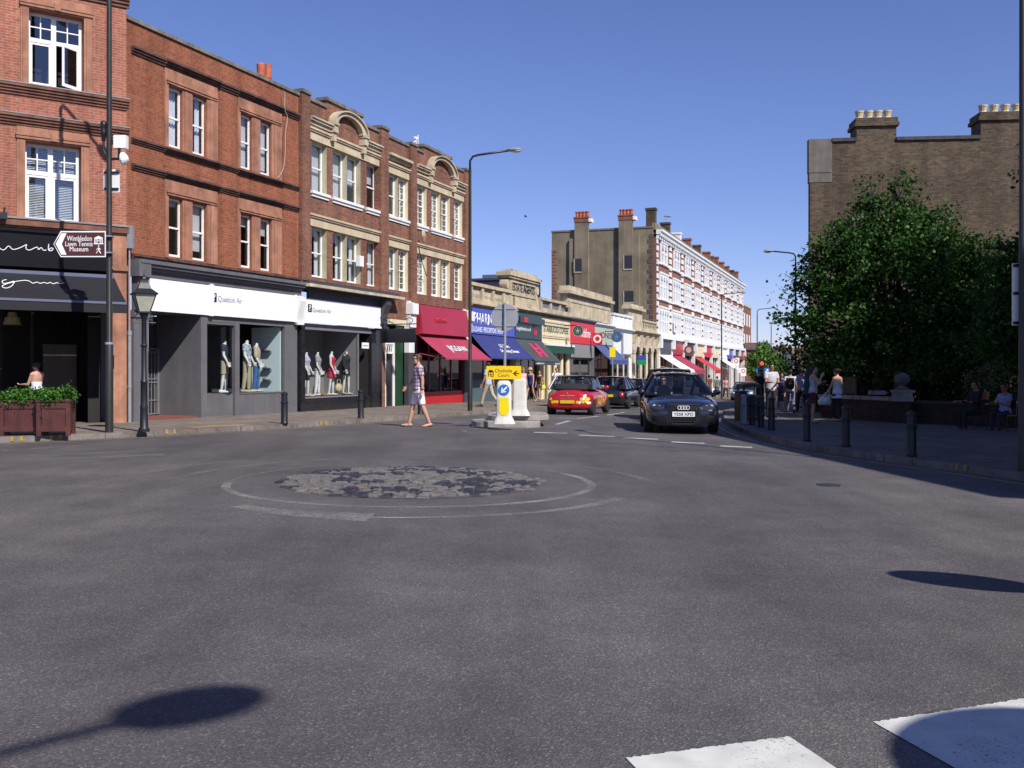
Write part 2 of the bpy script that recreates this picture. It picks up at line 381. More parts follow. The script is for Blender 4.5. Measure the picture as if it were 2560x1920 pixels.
POLEGN = mat('lamp_column_paint', (0.024, 0.025, 0.022), 0.42, 0.2, 6)
IRON = mat('cast_iron_black', (0.010, 0.011, 0.016), 0.5, 0.2, 6)
WOODMR = mat('maroon_wood', (0.095, 0.026, 0.020), 0.5, 0.22, 4, bump=0.1, streak=0.3)
SOIL = mat('soil', (0.04, 0.028, 0.02), 0.95, 0.3, 10)
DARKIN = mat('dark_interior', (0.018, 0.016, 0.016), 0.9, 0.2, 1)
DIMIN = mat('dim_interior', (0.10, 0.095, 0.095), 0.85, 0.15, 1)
CURT = mat('net_curtain', (0.76, 0.78, 0.80), 0.9, 0.06, 3)
BLIND = mat('roller_blind', (0.68, 0.69, 0.70), 0.9, 0.06, 3)
RENDER = mat('tan_render', (0.225, 0.185, 0.125), 0.92, 0.26, 0.45, bump=0.1, bscale=4, streak=0.14)
SLATE = mat('slate_roof', (0.05, 0.055, 0.075), 0.6, 0.3, 4, bump=0.2)
TERRA = mat('terracotta_pot', (0.45, 0.12, 0.065), 0.75, 0.2, 5)
BUFFPOT = mat('buff_pot', (0.52, 0.43, 0.26), 0.8, 0.15, 5)
GLASS = glass_mat('window_glass', (0.72, 0.76, 0.78), 0.07)
GLASSU = glass_mat('upper_glass', (0.82, 0.85, 0.88), 0.17)
SHOPG = glass_mat('shop_glass', (0.86, 0.89, 0.89), 0.02)
CARG = glass_mat('car_glass', (0.66, 0.71, 0.75), 0.05)
RUBBER = mat('tyre_rubber', (0.018, 0.018, 0.019), 0.85, 0.15, 10)
ALLOY = mat('alloy_wheel', (0.42, 0.43, 0.45), 0.3, 0.08, 5, metal=0.8)
CHROME = mat('chrome', (0.75, 0.76, 0.78), 0.12, 0.03, 5, metal=1.0)
# ---------------------------------------------------------------- street plan
FB2 = Fac(((327 - CX) / FPX * 26.7, 26.7), (0.374, 0.927))
d1 = Vector((0.811, 0.585)).normalized(); c1 = Vector(((316 - CX) / FPX * 26.3, 26.3)); B1L = 8.0
FB1 = Fac(c1 - d1 * B1L, d1)
FB3 = Fac(FB2.world(FB2.s_of(747)), (0.350, 0.937))
FPA = Fac(FB3.world(FB3.s_of(1171)), (0.339, 0.941))
FTE = Fac(FPA.world(FPA.s_of(1641)), (0.339, 0.941))
SD = FTE.d; SN = Vector((SD.y, -SD.x))            # along the street, and from the left facades to the road
def asphalt():
    m = bpy.data.materials.new('asphalt'); m.use_nodes = True; t = m.node_tree; b = t.nodes['Principled BSDF']
    b.inputs['Roughness'].default_value = 0.72; b.inputs['Specular IOR Level'].default_value = 0.35
    co = t.nodes.new('ShaderNodeTexCoord')
    vo = t.nodes.new('ShaderNodeTexVoronoi'); vo.inputs['Scale'].default_value = 100; t.links.new(co.outputs['Object'], vo.inputs['Vector'])
    sp = t.nodes.new('ShaderNodeSeparateColor'); t.links.new(vo.outputs['Color'], sp.inputs[0])
    r1 = ramp(t, [(0.0, (0.066, 0.060, 0.063)), (0.55, (0.089, 0.081, 0.083)), (0.90, (0.116, 0.105, 0.104)), (1.0, (0.195, 0.172, 0.16))])
    t.links.new(sp.outputs[0], r1.inputs[0])
    def mul(a, stops, scale, det=6, mapsc=None):
        n = t.nodes.new('ShaderNodeTexNoise'); n.inputs['Scale'].default_value = scale; n.inputs['Detail'].default_value = det; n.inputs['Roughness'].default_value = 0.62
        if mapsc:
            mp = t.nodes.new('ShaderNodeMapping'); mp.inputs['Scale'].default_value = mapsc; mp.inputs['Rotation'].default_value = (0, 0, 0.35)
            t.links.new(co.outputs['Object'], mp.inputs[0]); t.links.new(mp.outputs[0], n.inputs['Vector'])
        else: t.links.new(co.outputs['Object'], n.inputs['Vector'])
        r = ramp(t, stops); t.links.new(n.outputs[0], r.inputs[0])
        x = t.nodes.new('ShaderNodeMix'); x.data_type = 'RGBA'; x.blend_type = 'MULTIPLY'; x.inputs[0].default_value = 1
        t.links.new(a, x.inputs[6]); t.links.new(r.outputs[0], x.inputs[7]); return x.outputs[2]
    o = mul(r1.outputs[0], [(0.30, (0.74, 0.73, 0.75)), (0.5, (1, 1, 1)), (0.68, (1.42, 1.40, 1.38))], 0.24)
    o = mul(o, [(0.3, (0.85, 0.85, 0.86)), (0.7, (1.12, 1.12, 1.11))], 1.7)
    o = mul(o, [(0.40, (0.86, 0.86, 0.87)), (0.55, (1.04, 1.04, 1.04))], 0.8, 4, (1.0, 0.12, 1))
    t.links.new(o, b.inputs['Base Color'])
    bp = t.nodes.new('ShaderNodeBump'); bp.inputs['Strength'].default_value = 0.7; bp.inputs['Distance'].default_value = 0.006
    t.links.new(vo.outputs['Distance'], bp.inputs['Height']); t.links.new(bp.outputs[0], b.inputs['Normal'])
    return m
ASPH = asphalt()
def slab_mat(name, c1, c2, mortar, bw, rh, rot):
    m = brick_mat(name, c1, c2, mortar, bw, rh, 0.008, 0.3, 0.6); t = m.node_tree
    br = [n for n in t.nodes if n.type == 'TEX_BRICK'][0]; co = [n for n in t.nodes if n.type == 'TEX_COORD'][0]
    mp = t.nodes.new('ShaderNodeMapping'); mp.inputs['Rotation'].default_value = (0, 0, rot)
    t.links.new(co.outputs['Object'], mp.inputs[0]); t.links.new(mp.outputs[0], br.inputs['Vector']); return m
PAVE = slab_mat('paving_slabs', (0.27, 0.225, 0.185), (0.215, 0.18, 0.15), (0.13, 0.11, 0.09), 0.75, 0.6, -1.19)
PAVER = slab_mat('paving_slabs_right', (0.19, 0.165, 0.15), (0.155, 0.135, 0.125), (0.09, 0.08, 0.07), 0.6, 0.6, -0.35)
BUFF = slab_mat('buff_tactile', (0.42, 0.29, 0.14), (0.36, 0.25, 0.12), (0.22, 0.15, 0.08), 0.4, 0.4, -1.19)
KERB = slab_mat('kerb_granite', (0.24, 0.21, 0.19), (0.19, 0.165, 0.15), (0.09, 0.08, 0.07), 0.9, 3.0, -1.19)
def worn(name, col, lo, hi, scale=45):
    m = bpy.data.materials.new(name); m.use_nodes = True; t = m.node_tree; b = t.nodes['Principled BSDF']; b.inputs['Roughness'].default_value = 0.7
    b.inputs['Base Color'].default_value = (*col, 1)
    co = t.nodes.new('ShaderNodeTexCoord'); n = t.nodes.new('ShaderNodeTexNoise'); n.inputs['Scale'].default_value = scale; n.inputs['Detail'].default_value = 9; n.inputs['Roughness'].default_value = 0.75
    t.links.new(co.outputs['Object'], n.inputs['Vector'])
    n2 = t.nodes.new('ShaderNodeTexNoise'); n2.inputs['Scale'].default_value = 1.3; n2.inputs['Detail'].default_value = 3; t.links.new(co.outputs['Object'], n2.inputs['Vector'])
    ad = t.nodes.new('ShaderNodeMath'); ad.operation = 'MULTIPLY_ADD'; ad.inputs[1].default_value = 0.35; t.links.new(n2.outputs[0], ad.inputs[0])
    sb = t.nodes.new('ShaderNodeMath'); sb.operation = 'ADD'; sb.inputs[1].default_value = -0.175; t.links.new(n.outputs[0], sb.inputs[0]); t.links.new(sb.outputs[0], ad.inputs[2])
    r = ramp(t, [(lo, (0, 0, 0)), (hi, (1, 1, 1))]); t.links.new(ad.outputs[0], r.inputs[0])
    nv = t.nodes.new('ShaderNodeTexNoise'); nv.inputs['Scale'].default_value = 6; nv.inputs['Detail'].default_value = 8; t.links.new(co.outputs['Object'], nv.inputs['Vector'])
    rv = ramp(t, [(0.3, tuple(c * 0.8 for c in col)), (0.65, col)]); t.links.new(nv.outputs[0], rv.inputs[0]); t.links.new(rv.outputs[0], b.inputs['Base Color'])
    tr = t.nodes.new('ShaderNodeBsdfTransparent'); mx = t.nodes.new('ShaderNodeMixShader')
    t.links.new(r.outputs[0], mx.inputs[0]); t.links.new(tr.outputs[0], mx.inputs[1]); t.links.new(b.outputs[0], mx.inputs[2])
    t.links.new(mx.outputs[0], t.nodes['Material Output'].inputs[0]); return m
PAINT_Z = worn('zebra_paint', (0.60, 0.60, 0.56), 0.36, 0.41, 60)
PAINT_W = worn('line_paint', (0.50, 0.49, 0.47), 0.36, 0.5)
PAINT_F = worn('faded_paint', (0.33, 0.32, 0.315), 0.43, 0.62)
PAINT_G = worn('ghost_paint', (0.20, 0.19, 0.19), 0.40, 0.66, 30)
PAINT_Y = worn('yellow_paint', (0.42, 0.30, 0.10), 0.38, 0.52)
PAINT_YB = worn('yellow_kerb_mark', (0.40, 0.26, 0.03), 0.40, 0.52)
# ground sheet
def ground():
    xs = [-400, -200, -100, -60, -40, -30] + [-24 + 0.5 * i for i in range(105)] + [30, 34, 40, 50, 70, 110, 200, 400, 900]
    ys = [-60, -30, -15] + [-8 + 0.5 * i for i in range(130)] + [58 + 2 * i for i in range(56)] + [175, 200, 260, 400, 800, 1500]
    mb = MB(); nx = len(xs)
    mb.v = [(x, y, gz(x, y)) for y in ys for x in xs]
    for j in range(len(ys) - 1):
        for i in range(nx - 1): mb.f.append((j * nx + i, j * nx + i + 1, (j + 1) * nx + i + 1, (j + 1) * nx + i))
    mb.m = [0] * len(mb.f)
    return mb.build('road', ASPH, smooth=True, kind='structure')
ground()
def resample(P, step):
    P = [Vector((p[0], p[1])) for p in P]; out = [P[0]]
    for a, b in zip(P, P[1:]):
        n = max(1, int((b - a).length / step))
        for k in range(1, n + 1): out.append(a.lerp(b, k / n))
    return out
def smoothp(P, it=2):
    P = [Vector((p[0], p[1])) for p in P]
    for _ in range(it):
        Q = [P[0]]
        for a, b in zip(P, P[1:]): Q += [a.lerp(b, 0.25), a.lerp(b, 0.75)]
        Q.append(P[-1]); P = Q
    return P
def offs(P, d):
    out = []
    for i, p in enumerate(P):
        t = (P[min(i + 1, len(P) - 1)] - P[max(i - 1, 0)]).normalized(); out.append(p + Vector((t.y, -t.x)) * d)
    return out
def strip(mb, A, B, oa, ob, n=1, mi=0):
    """quads between polylines A and B with heights above the ground oa, ob"""
    for i in range(len(A) - 1):
        for k in range(n):
            q = []
            for P, j in ((A, i), (A, i + 1)):
                pass
            def pt(j, f):
                p = A[j].lerp(B[j], f); return (p.x, p.y, gz(p.x, p.y) + oa + (ob - oa) * f)
            mb.quad(pt(i, k / n), pt(i + 1, k / n), pt(i + 1, (k + 1) / n), pt(i, (k + 1) / n), mi)
    return mb
# left pavement
kl = [gp(x, y) for x, y in ((-500, 1122), (0, 1108), (358, 1092), (780, 1068), (1012, 1050), (1197, 1036))]
kl = [Vector((p.x, p.y)) for p in kl]
kl += [FPA.world(FPA.s_of(1250), -5.6), FPA.world(30, -5.6), FTE.world(0, -5.4), FTE.world(70, -5.2), FTE.world(140, -5.2)]
KL = resample(smoothp(kl, 2), 0.8)
def left_line(p):
    """building line nearest to a kerb point"""
    best = None
    for F, a, b in ((FB1, -6, B1L), (FB2, 0, 7.66), (FB3, 0, 14.7), (FPA, 0, 44.3), (FTE, 0, 150)):
        v = p - F.p; u = max(a, min(b, v.dot(F.d))); q = F.world(u, 0.6); dd = (q - p).length
        if best is None or dd < best[0]: best = (dd, q)
    return best[1]
BL = [left_line(p) for p in KL]
mb = MB(); strip(mb, offs(KL, -0.14), BL, PAV, PAV, 6); mb.build('pavement', PAVE, kind='structure')
mb = MB(); strip(mb, offs(KL, -0.14), KL, PAV + 0.003, PAV - 0.003, 1); strip(mb, KL, offs(KL, 0.012), PAV - 0.003, -0.02, 1); mb.build('kerb', KERB, kind='structure')
mb = MB(); A = offs(KL, 0.32); B = offs(KL, 0.40); strip(mb, A, B, 0.004, 0.004); 
mb.build('road_marking', PAINT_Y, kind='structure')
# right pavement
kr = [gp(x, y) for x, y in ((3400, 1330), (2560, 1203), (2389, 1178), (2180, 1150), (2015, 1124), (1925, 1105), (1861, 1085), (1825, 1068), (1806, 1051), (1818, 1037))]
kr = [Vector((p.x, p.y)) for p in kr]
kr = [Vector((-25, 1.9)), Vector((-8, 1.9)), Vector((6.8, 1.9)), Vector((9.2, 3.3)), Vector((9.8, 6.5))] + kr; e = kr[-1]; kr += [Vector((9.1, 43.5)), Vector((9.1, 43.5)) + SD * 60, Vector((9.1, 43.5)) + SD * 140]
KR = resample(smoothp(kr, 2), 0.8)
mb = MB(); far = [Vector((p.x, -14)).lerp(Vector((max(p.x + 26, 40), p.y + 4)), max(0, min(1, (p.y - 1.95) / 10))) for p in KR]
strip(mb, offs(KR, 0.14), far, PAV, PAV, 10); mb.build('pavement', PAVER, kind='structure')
mb = MB(); strip(mb, offs(KR, 0.14), KR, PAV + 0.003, PAV - 0.003, 1); strip(mb, KR, offs(KR, -0.012), PAV - 0.003, -0.02, 1); mb.build('kerb', KERB, kind='structure')
mb = MB(); strip(mb, offs(KR, -0.30), offs(KR, -0.39), 0.004, 0.004)
i0 = min(range(len(KR)), key=lambda i: abs(KR[i].y - 25)); T = KR[i0:i0 + 24]
strip(mb, offs(T, -0.52), offs(T, -0.60), 0.004, 0.004); mb.build('road_marking', PAINT_Y, kind='structure')
# painted marks
def poly_px(mb, pts, h=0.004):
    P = [gp(x, y) for x, y in pts]; mb.add([(p.x, p.y, gz(p.x, p.y) + h) for p in P], [tuple(range(len(P)))]); return mb
def mark_dash(mb, a, b, w):
    A, B = gp(*a), gp(*b); d = Vector((B.x - A.x, B.y - A.y)).normalized(); n = Vector((-d.y, d.x)) * w / 2
    mb.add([(q.x, q.y, gz(q.x, q.y) + 0.004) for q in (A.xy - n, B.xy - n, B.xy + n, A.xy + n)], [(0, 1, 2, 3)])
mb = MB()
for a, b in (((1335, 1081), (1418, 1083.5)), ((1447, 1088), (1536, 1091.5)), ((1560, 1095), (1645, 1098.5)), ((1678, 1105), (1762, 1109)), ((1800, 1115), (1880, 1119))): mark_dash(mb, a, b, 0.26)
for a, b in (((1390, 1061.5), (1424, 1052)), ((1443, 1046.5), (1498, 1040.5)), ((1518, 1038), (1562, 1031)), ((1395, 1044.5), (1432, 1046.5))): mark_dash(mb, a, b, 0.13)
mark_dash(mb, (1157, 1078), (1168, 1078), 0.2)
mb.build('road_marking', PAINT_W, kind='structure')
mb = MB()
c1a, c1b, c1c = gp(1556, 1898), gp(1973, 1843), gp(2095, 1925); dz = (c1c - c1b).xy.normalized()
c2a, c2b = gp(2175, 1808), gp(2600, 1742)
for a, b in ((c1a, c1b), (c2a, c2b)):
    rj = random.Random(9); A = [a.xy.lerp(b.xy, k / 60) + dz * rj.uniform(-.007, .007) for k in range(61)]; A[0] += (b - a).xy.normalized() * .02; strip(mb, A, [p + dz * 2.1 for p in A], 0.004, 0.004, 8)
w2 = (c1b - c1a).xy; st = (c2a - c1a).xy
for k in (-2, -1, 2, 3):
    a = c1a.xy + st * k; A = [a + w2 * (j / 4) for j in range(5)]; 
    if k < 0: continue
    strip(mb, A, [p + dz * 2.1 for p in A], 0.004, 0.004, 8)
mb.build('road_marking', PAINT_Z, kind='structure')
TAR = mat('tar_seam', (.060, .055, .057), .6, .2, 4)
def seam(pts, w, m_):
    P = smoothp([gp(x, y) for x, y in pts], 3); mb = MB(); rj = random.Random(4); L_ = offs(P, -w / 2); R_ = offs(P, w / 2); R_ = [q + Vector((0, rj.uniform(-.3, .3) * w)) for q in R_]; strip(mb, R_, L_, .003, .003); mb.build('road_seam', m_, kind='structure')
seam(((1370, 1098), (1700, 1120), (1900, 1140)), .03, TAR)
# mini roundabout
RC = gp(1030, 1203); RC = Vector((RC.x, RC.y))
def arc(mb, r0, r1, a0, a1, n=60, h=0.004, rb=None, sq=1.0):
    A, B = [], []
    for k in range(n + 1):
        a = a0 + (a1 - a0) * k / n; f = k / n
        ra = r0 if rb is None else r0 + (rb[0] - r0) * f; rc = r1 if rb is None else r1 + (rb[1] - r1) * f
        A.append(RC + Vector((cos(a) * ra, sin(a) * ra * sq))); B.append(RC + Vector((cos(a) * rc, sin(a) * rc * sq)))
    strip(mb, A, B, h, h)
mb = MB(); arc(mb, 2.42, 2.54, radians(-175), radians(30)); mb.build('road_marking', PAINT_F, kind='structure')
mb = MB(); arc(mb, 2.43, 2.52, radians(30), radians(185)); mb.build('road_marking', PAINT_G, kind='structure')
mb = MB(); arc(mb, 3.22, 3.30, radians(-92), radians(-27), rb=(2.98, 3.15)); arc(mb, 2.92, 3.14, radians(-125), radians(-92), rb=(2.98, 3.32))
arc(mb, 3.0, 3.12, radians(-125), radians(-92), h=0.0045, rb=(3.14, 3.52)); mb.build('road_marking', PAINT_F, kind='structure')
mb = MB(); arc(mb, 3.3, 3.45, radians(8), radians(42)); arc(mb, 3.3, 3.5, radians(120), radians(178)); arc(mb, 4.1, 4.25, radians(140), radians(170))
for a, b in (((70, 1142), (350, 1128)), ((120, 1150), (410, 1137)), ((0, 1128), (200, 1114))): mark_dash(mb, a, b, 0.35)
mb.build('road_marking', PAINT_G, kind='structure')
COB = [mat('cobble_grey', (0.120, 0.110, 0.106), 0.75, 0.3, 9, bump=0.4), mat('cobble_dark', (0.022, 0.022, 0.034), 0.55, 0.3, 9, bump=0.3), mat('cobble_pink', (0.15, 0.10, 0.085), 0.75, 0.3, 9, bump=0.4)]
mb = MB(); rnd = random.Random(5); yy = -1.75
while yy < 1.75:
    rowh = 0.118; xx = -1.9 + rnd.random() * 0.15
    while xx < 1.9:
        w = 0.12 + rnd.random() * 0.075; cx, cy = xx + w / 2, yy + rowh / 2; r = hypot(cx, cy)
        if r < 1.74 + rnd.random() * 0.08:
            h = 0.012 + 0.06 * (1 - (r / 1.85) ** 2) + rnd.random() * 0.016; g = 0.012
            x0, x1, y0, y1 = xx + g, xx + w - g, yy + g, yy + rowh - g; X, Y = RC.x, RC.y; b = gz(X + cx, Y + cy)
            dk = mnoise.noise(Vector((cx * 1.9 + 7, cy * 2.2, 0.3))) + rnd.uniform(-0.32, 0.32)
            mi = 1 if dk > 0.13 else (2 if rnd.random() < 0.03 else 0)
            jz = [rnd.uniform(-0.008, 0.008) for _ in range(4)]
            low = [(X + x0, Y + y0), (X + x1, Y + y0), (X + x1, Y + y1), (X + x0, Y + y1)]
            i = 0.018; top = [(X + x0 + i, Y + y0 + i), (X + x1 - i, Y + y0 + i), (X + x1 - i, Y + y1 - i), (X + x0 + i, Y + y1 - i)]
            V = [(p[0], p[1], b - 0.02) for p in low] + [(p[0], p[1], b + h - 0.016) for p in low] + [(p[0], p[1], b + h + jz[k]) for k, p in enumerate(top)]
            mb.add(V, [(0, 1, 5, 4), (1, 2, 6, 5), (2, 3, 7, 6), (3, 0, 4, 7), (4, 5, 9, 8), (5, 6, 10, 9), (6, 7, 11, 10), (7, 4, 8, 11), (8, 9, 10, 11)], mi)
        xx += w
    yy += rowh
o = mb.build('roundabout_dome', COB); tag(o, 'low round patch of grey and blue-black cobbles in the middle of the junction', 'roundabout')
mb = MB(); N = 40
mb.add([(RC.x, RC.y, gz(RC.x, RC.y) + 0.045)] + [(RC.x + 1.2 * cos(2 * pi * k / N), RC.y + 1.2 * sin(2 * pi * k / N), gz(RC.x + 1.2 * cos(2 * pi * k / N), RC.y + 1.2 * sin(2 * pi * k / N)) + 0.03) for k in range(N)]
       + [(RC.x + 1.78 * cos(2 * pi * k / N), RC.y + 1.78 * sin(2 * pi * k / N), gz(RC.x + 1.78 * cos(2 * pi * k / N), RC.y + 1.78 * sin(2 * pi * k / N)) + 0.003) for k in range(N)],
       [(0, 1 + k, 1 + (k + 1) % N) for k in range(N)] + [(1 + k, 1 + N + k, 1 + N + (k + 1) % N, 1 + (k + 1) % N) for k in range(N)])
mb.build('mortar_bed', mat('cobble_joint', (0.07, 0.062, 0.056), 0.9, 0.2, 8), o)
# buff paving at the dropped kerb, yellow loading marks on the kerb
mb = MB()
a, b = gp(505, 1085), gp(652, 1077)
A = [a.xy.lerp(b.xy, k / 4) for k in range(5)]; n_ = Vector((-(b - a).y, (b - a).x)).normalized()
strip(mb, [p + n_ * 0.38 for p in A], [p + n_ * 1.15 for p in A], PAV + 0.004, PAV + 0.004, 2); mb.build('tactile_paving', BUFF, kind='structure')
mb = MB()
def kerb_marks(K, ulist, sg=1):
    for px in ulist:
        i = min(range(len(K)), key=lambda i: abs(K[i].x / K[i].y * FPX + CX - px) if K[i].y > 3 else 9e9); p = K[i]; t = (K[i + 1] - K[i - 1]).normalized(); n = Vector((t.y, -t.x)) * sg
        for s in (-0.09, 0.09):
            q = p + t * (s - 0.03); A = [q + n * -0.08, q + n * 0.016]; B = [x + t * 0.06 for x in A]
            mb.add([(v.x, v.y, gz(v.x, v.y) + PAV + 0.006) for v in (A[0], B[0], B[1], A[1])] + [(v.x, v.y, gz(v.x, v.y) + 0.03) for v in (A[1] + n * 0.006, B[1] + n * 0.006)], [(0, 1, 2, 3), (3, 2, 5, 4)])
kerb_marks(KL, (24, 152, 455, 790, 915, 1140)); kerb_marks(KR, (2420,), -1)
mb.build('road_marking', PAINT_YB, kind='structure')
# ================================================================ corner cafe building
def hole(F, tl, tr, bl, br, y=0.0):
    pts = [F.P(*p, y) for p in (tl, tr, bl, br)]
    return ((pts[0][0] + pts[2][0]) / 2, (pts[1][0] + pts[3][0]) / 2, (pts[2][1] + pts[3][1]) / 2, (pts[0][1] + pts[1][1]) / 2)
def course(mb, x0, x1, z0, z1, out=0.12, steps=3, mi=0, lead=None):
    """a moulded string course: steps growing outwards towards the top"""
    for k in range(steps):
        a, b = z0 + (z1 - z0) * k / steps, z0 + (z1 - z0) * (k + 1) / steps
        mb.box(x0, x1, -out * (k + 1) / steps, 0.02, a, b, mi)
    if lead is not None: mb.box(x0, x1, -out - 0.012, 0.02, z1 + 0.001, z1 + 0.03, lead)
def stroke(pts, mb, r, y):
    P = smoothp([(p[0], p[1]) for p in pts], 3); mb.tube([(p.x, y, p.y) for p in P], r, 6)
F = FB1; R = F.root('brick_building', 'tall bright red brick building at the left with black cafe front and awning'); L = B1L
hw = [hole(F, (74, 25), (213, 47), (69, 211), (206, 230)), hole(F, (65, 354), (206, 370), (60, 552), (199, 562))]
w0 = hw[0][1] - hw[0][0]
for h in hw[:]: hw.append((h[0] - 3.6, h[1] - 3.6, h[2], h[3]))
hw.append((hw[0][0], hw[0][1], 13.1, 15.2)); hw.append((hw[2][0], hw[2][1], 13.1, 15.2))
zf = F.z(150, 577); zaw = F.z(250, 703); TOP = 17.0
pier0 = F.s_of(281)
mb = MB(); wall_grid(mb, -2, L, zf, TOP, hw, rev=0.32)
mb.quad((L, 0, zf), (L, 6, zf), (L, 6, TOP), (L, 0, TOP)); mb.quad((-2, 0, TOP), (L, 0, TOP), (L, 6, TOP), (-2, 6, TOP))
mb.quad((L - 0.003, 0.24, -1), (L - 0.003, 6, -1), (L - 0.003, 6, zf), (L - 0.003, 0.24, zf))
mb.build('wall', BR_A, R)
mb = MB()
for px0, py0, px1, py1, out in ((0, 206, 321, 256, 0.16), (0, 282, 321, 328, 0.16)):
    z1 = F.z(160, (py0 + py1) / 2 - 3); course(mb, -2, L + 0.05, z1 - 0.26, z1, out, 4, 0, 1)
z1 = F.z(315, 0); course(mb, -2, L + 0.06, z1 - 0.22, z1 + 0.12, 0.18, 4, 0, 1)
z1 = F.z(160, 557); mb.box(-2, L + 0.04, -0.1, 0.02, z1 - 0.16, z1, 0); mb.box(-2, L + 0.05, -0.13, 0.02, z1 + 0.001, z1 + 0.04, 1)
mb.build('string_course', [SANDDK, LEAD], R)
mb = MB()
for h in hw[:4]:
    a, b, c, d = h; wd = 0.19
    for (x0, x1) in ((a - wd, a), (b, b + wd)): mb.box(x0, x1, -0.035, 0.0, c - 0.02, d + 0.02); mb.box(x0 + 0.05, x1 - 0.05, -0.06, -0.034, c - 0.02, d + 0.02)
    mb.box(a - wd, b + wd, -0.036, 0.0, d + 0.021, d + 0.36); mb.box(a - wd - 0.02, b + wd + 0.02, -0.075, -0.035, d + 0.06, d + 0.13); mb.box(a - wd - 0.03, b + wd + 0.03, -0.095, -0.035, d + 0.131, d + 0.18)
    mb.box((a + b) / 2 - 0.07, (a + b) / 2 + 0.07, -0.11, -0.02, d + 0.06, d + 0.23)
mb.build('window_surround', SANDST, R)
def casement(root, h, ajar, blind, seed):
    a, b, c, d = h; y = 0.22; f = 0.075; mb = MB(); m = (a + b) / 2 - 0.03; zt = c + (d - c) * 0.635
    mb.box(a, a + f, y, y + .06, c, d).box(b - f, b, y, y + .06, c, d).box(a + f, b - f, y, y + .06, d - f, d).box(a + f, b - f, y, y + .06, c, c + f)
    mb.box(m - .06, m + .06, y - .012, y + .06, c + f, d - f).box(a + f, m - .06, y - .01, y + .06, zt - .05, zt + .05).box(m + .06, b - f, y - .01, y + .06, zt - .05, zt + .05)
    for x0, x1 in ((a + f, m - .06), (m + .06, b - f)):
        xm = (x0 + x1) / 2; zm = (zt + .05 + d - f) / 2
        mb.box(xm - .014, xm + .014, y + .01, y + .05, zt + .05, d - f); mb.box(x0, x1, y + .012, y + .048, zm - .014, zm + .014)
        if not (ajar and x0 > m): mb.box(x0, x0 + .05, y + .005, y + .055, c + f, zt - .05).box(x1 - .05, x1, y + .005, y + .055, c + f, zt - .05).box(x0 + .05, x1 - .05, y + .005, y + .055, c + f, c + f + .06).box(x0 + .05, x1 - .05, y + .005, y + .055, zt - .11, zt - .05)
    o = mb.build('window', WHITEP, root); yy = y + .03
    p = MB(); p.quad((a + f, yy, c + f), (m - .06, yy, c + f), (m - .06, yy, d - f), (a + f, yy, d - f)); p.quad((m + .06, yy, zt if ajar else c + f), (b - f, yy, zt if ajar else c + f), (b - f, yy, d - f), (m + .06, yy, d - f)); p.build('pane', GLASSU, o)
    if ajar:
        x0, x1 = m + .06, b - f; w = x1 - x0; an = radians(32); z0, z1 = c + f, zt - .05
        def q(u, t): return (x1 - u * cos(an) + t * sin(an), y + .0 - u * sin(an) + t * cos(an))
        s = MB()
        for u0, u1, za, zb in ((0, .07, z0, z1), (w - .07, w, z0, z1), (.07, w - .07, z0, z0 + .08), (.07, w - .07, z1 - .07, z1)):
            V = [(*q(u, t), z) for z in (za, zb) for u, t in ((u0, 0), (u1, 0), (u1, .045), (u0, .045))]
            s.add(V, [(0, 1, 2, 3), (7, 6, 5, 4), (0, 4, 5, 1), (1, 5, 6, 2), (2, 6, 7, 3), (3, 7, 4, 0)])
        k = s.build('open_sash', WHITEP, o)
        s.v = []; s.f = []; s.m = []; s.quad((*q(.07, .02), z0 + .08), (*q(w - .07, .02), z0 + .08), (*q(w - .07, .02), z1 - .07), (*q(.07, .02), z1 - .07)); g = s.build('pane', GLASSU, o)
    if blind:
        s = MB(); n = 46; zz = c
        for i in range(n):
            z = c + (d - c) * i / n; s.quad((a, y + .16, z), (b, y + .16, z), (b, y + .185, z + (d - c) / n * .62), (a, y + .185, z + (d - c) / n * .62))
        s.build('venetian_blind', BLIND, o)
    return o
for i, h in enumerate(hw): casement(R, h, i == 0, i in (1, 3), i)
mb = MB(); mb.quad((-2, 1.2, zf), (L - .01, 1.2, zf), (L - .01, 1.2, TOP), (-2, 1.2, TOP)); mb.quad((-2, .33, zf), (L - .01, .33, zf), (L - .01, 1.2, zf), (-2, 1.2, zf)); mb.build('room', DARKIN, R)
# cafe front
mb = MB(); zc = F.z(295, 662); ztop = F.z(295, 572); x1 = L
mb.box(pier0, x1, -0.02, 0.24, -1, zc - .16); mb.box(pier0 - .03, x1 + .03, -0.09, 0.24, zc - .159, zc - .05); mb.box(pier0 - .01, x1 + .01, -0.05, 0.24, zc - .049, zc); mb.box(pier0, x1, -0.02, 0.24, zc + .001, ztop)
mb.build('pier', SANDST, R)
zb = F.z(140, 672)
mb = MB(); mb.box(-2, pier0 - .01, -.06, .12, zb, zf - .03); mb.box(-2, pier0 - .01, -.12, -.061, zf - .10, zf - .03); mb.box(-2, pier0 - .01, -.10, -.061, zb, zb + .07)
fa = mb.build('fascia', BLACKF, R)
mb = MB()
def px2(pts, y): return [F.P(a, b, y) for a, b in pts]
yl = -.075
for pts in ([(-14, 605), (0, 622), (10, 627), (22, 612), (30, 625), (44, 622), (58, 616), (68, 610), (63, 621), (72, 627), (86, 620), (94, 617), (96, 626), (103, 617), (108, 627), (116, 625)], [(122, 610), (120, 626), (128, 628), (134, 622), (128, 619), (122, 625)], [(-90, 600), (-70, 628), (-58, 606), (-44, 630), (-26, 602)]):
    stroke([F.P(a, b, yl) for a, b in pts], mb, .011, yl)
mb.build('lettering', WHITE_L, fa)
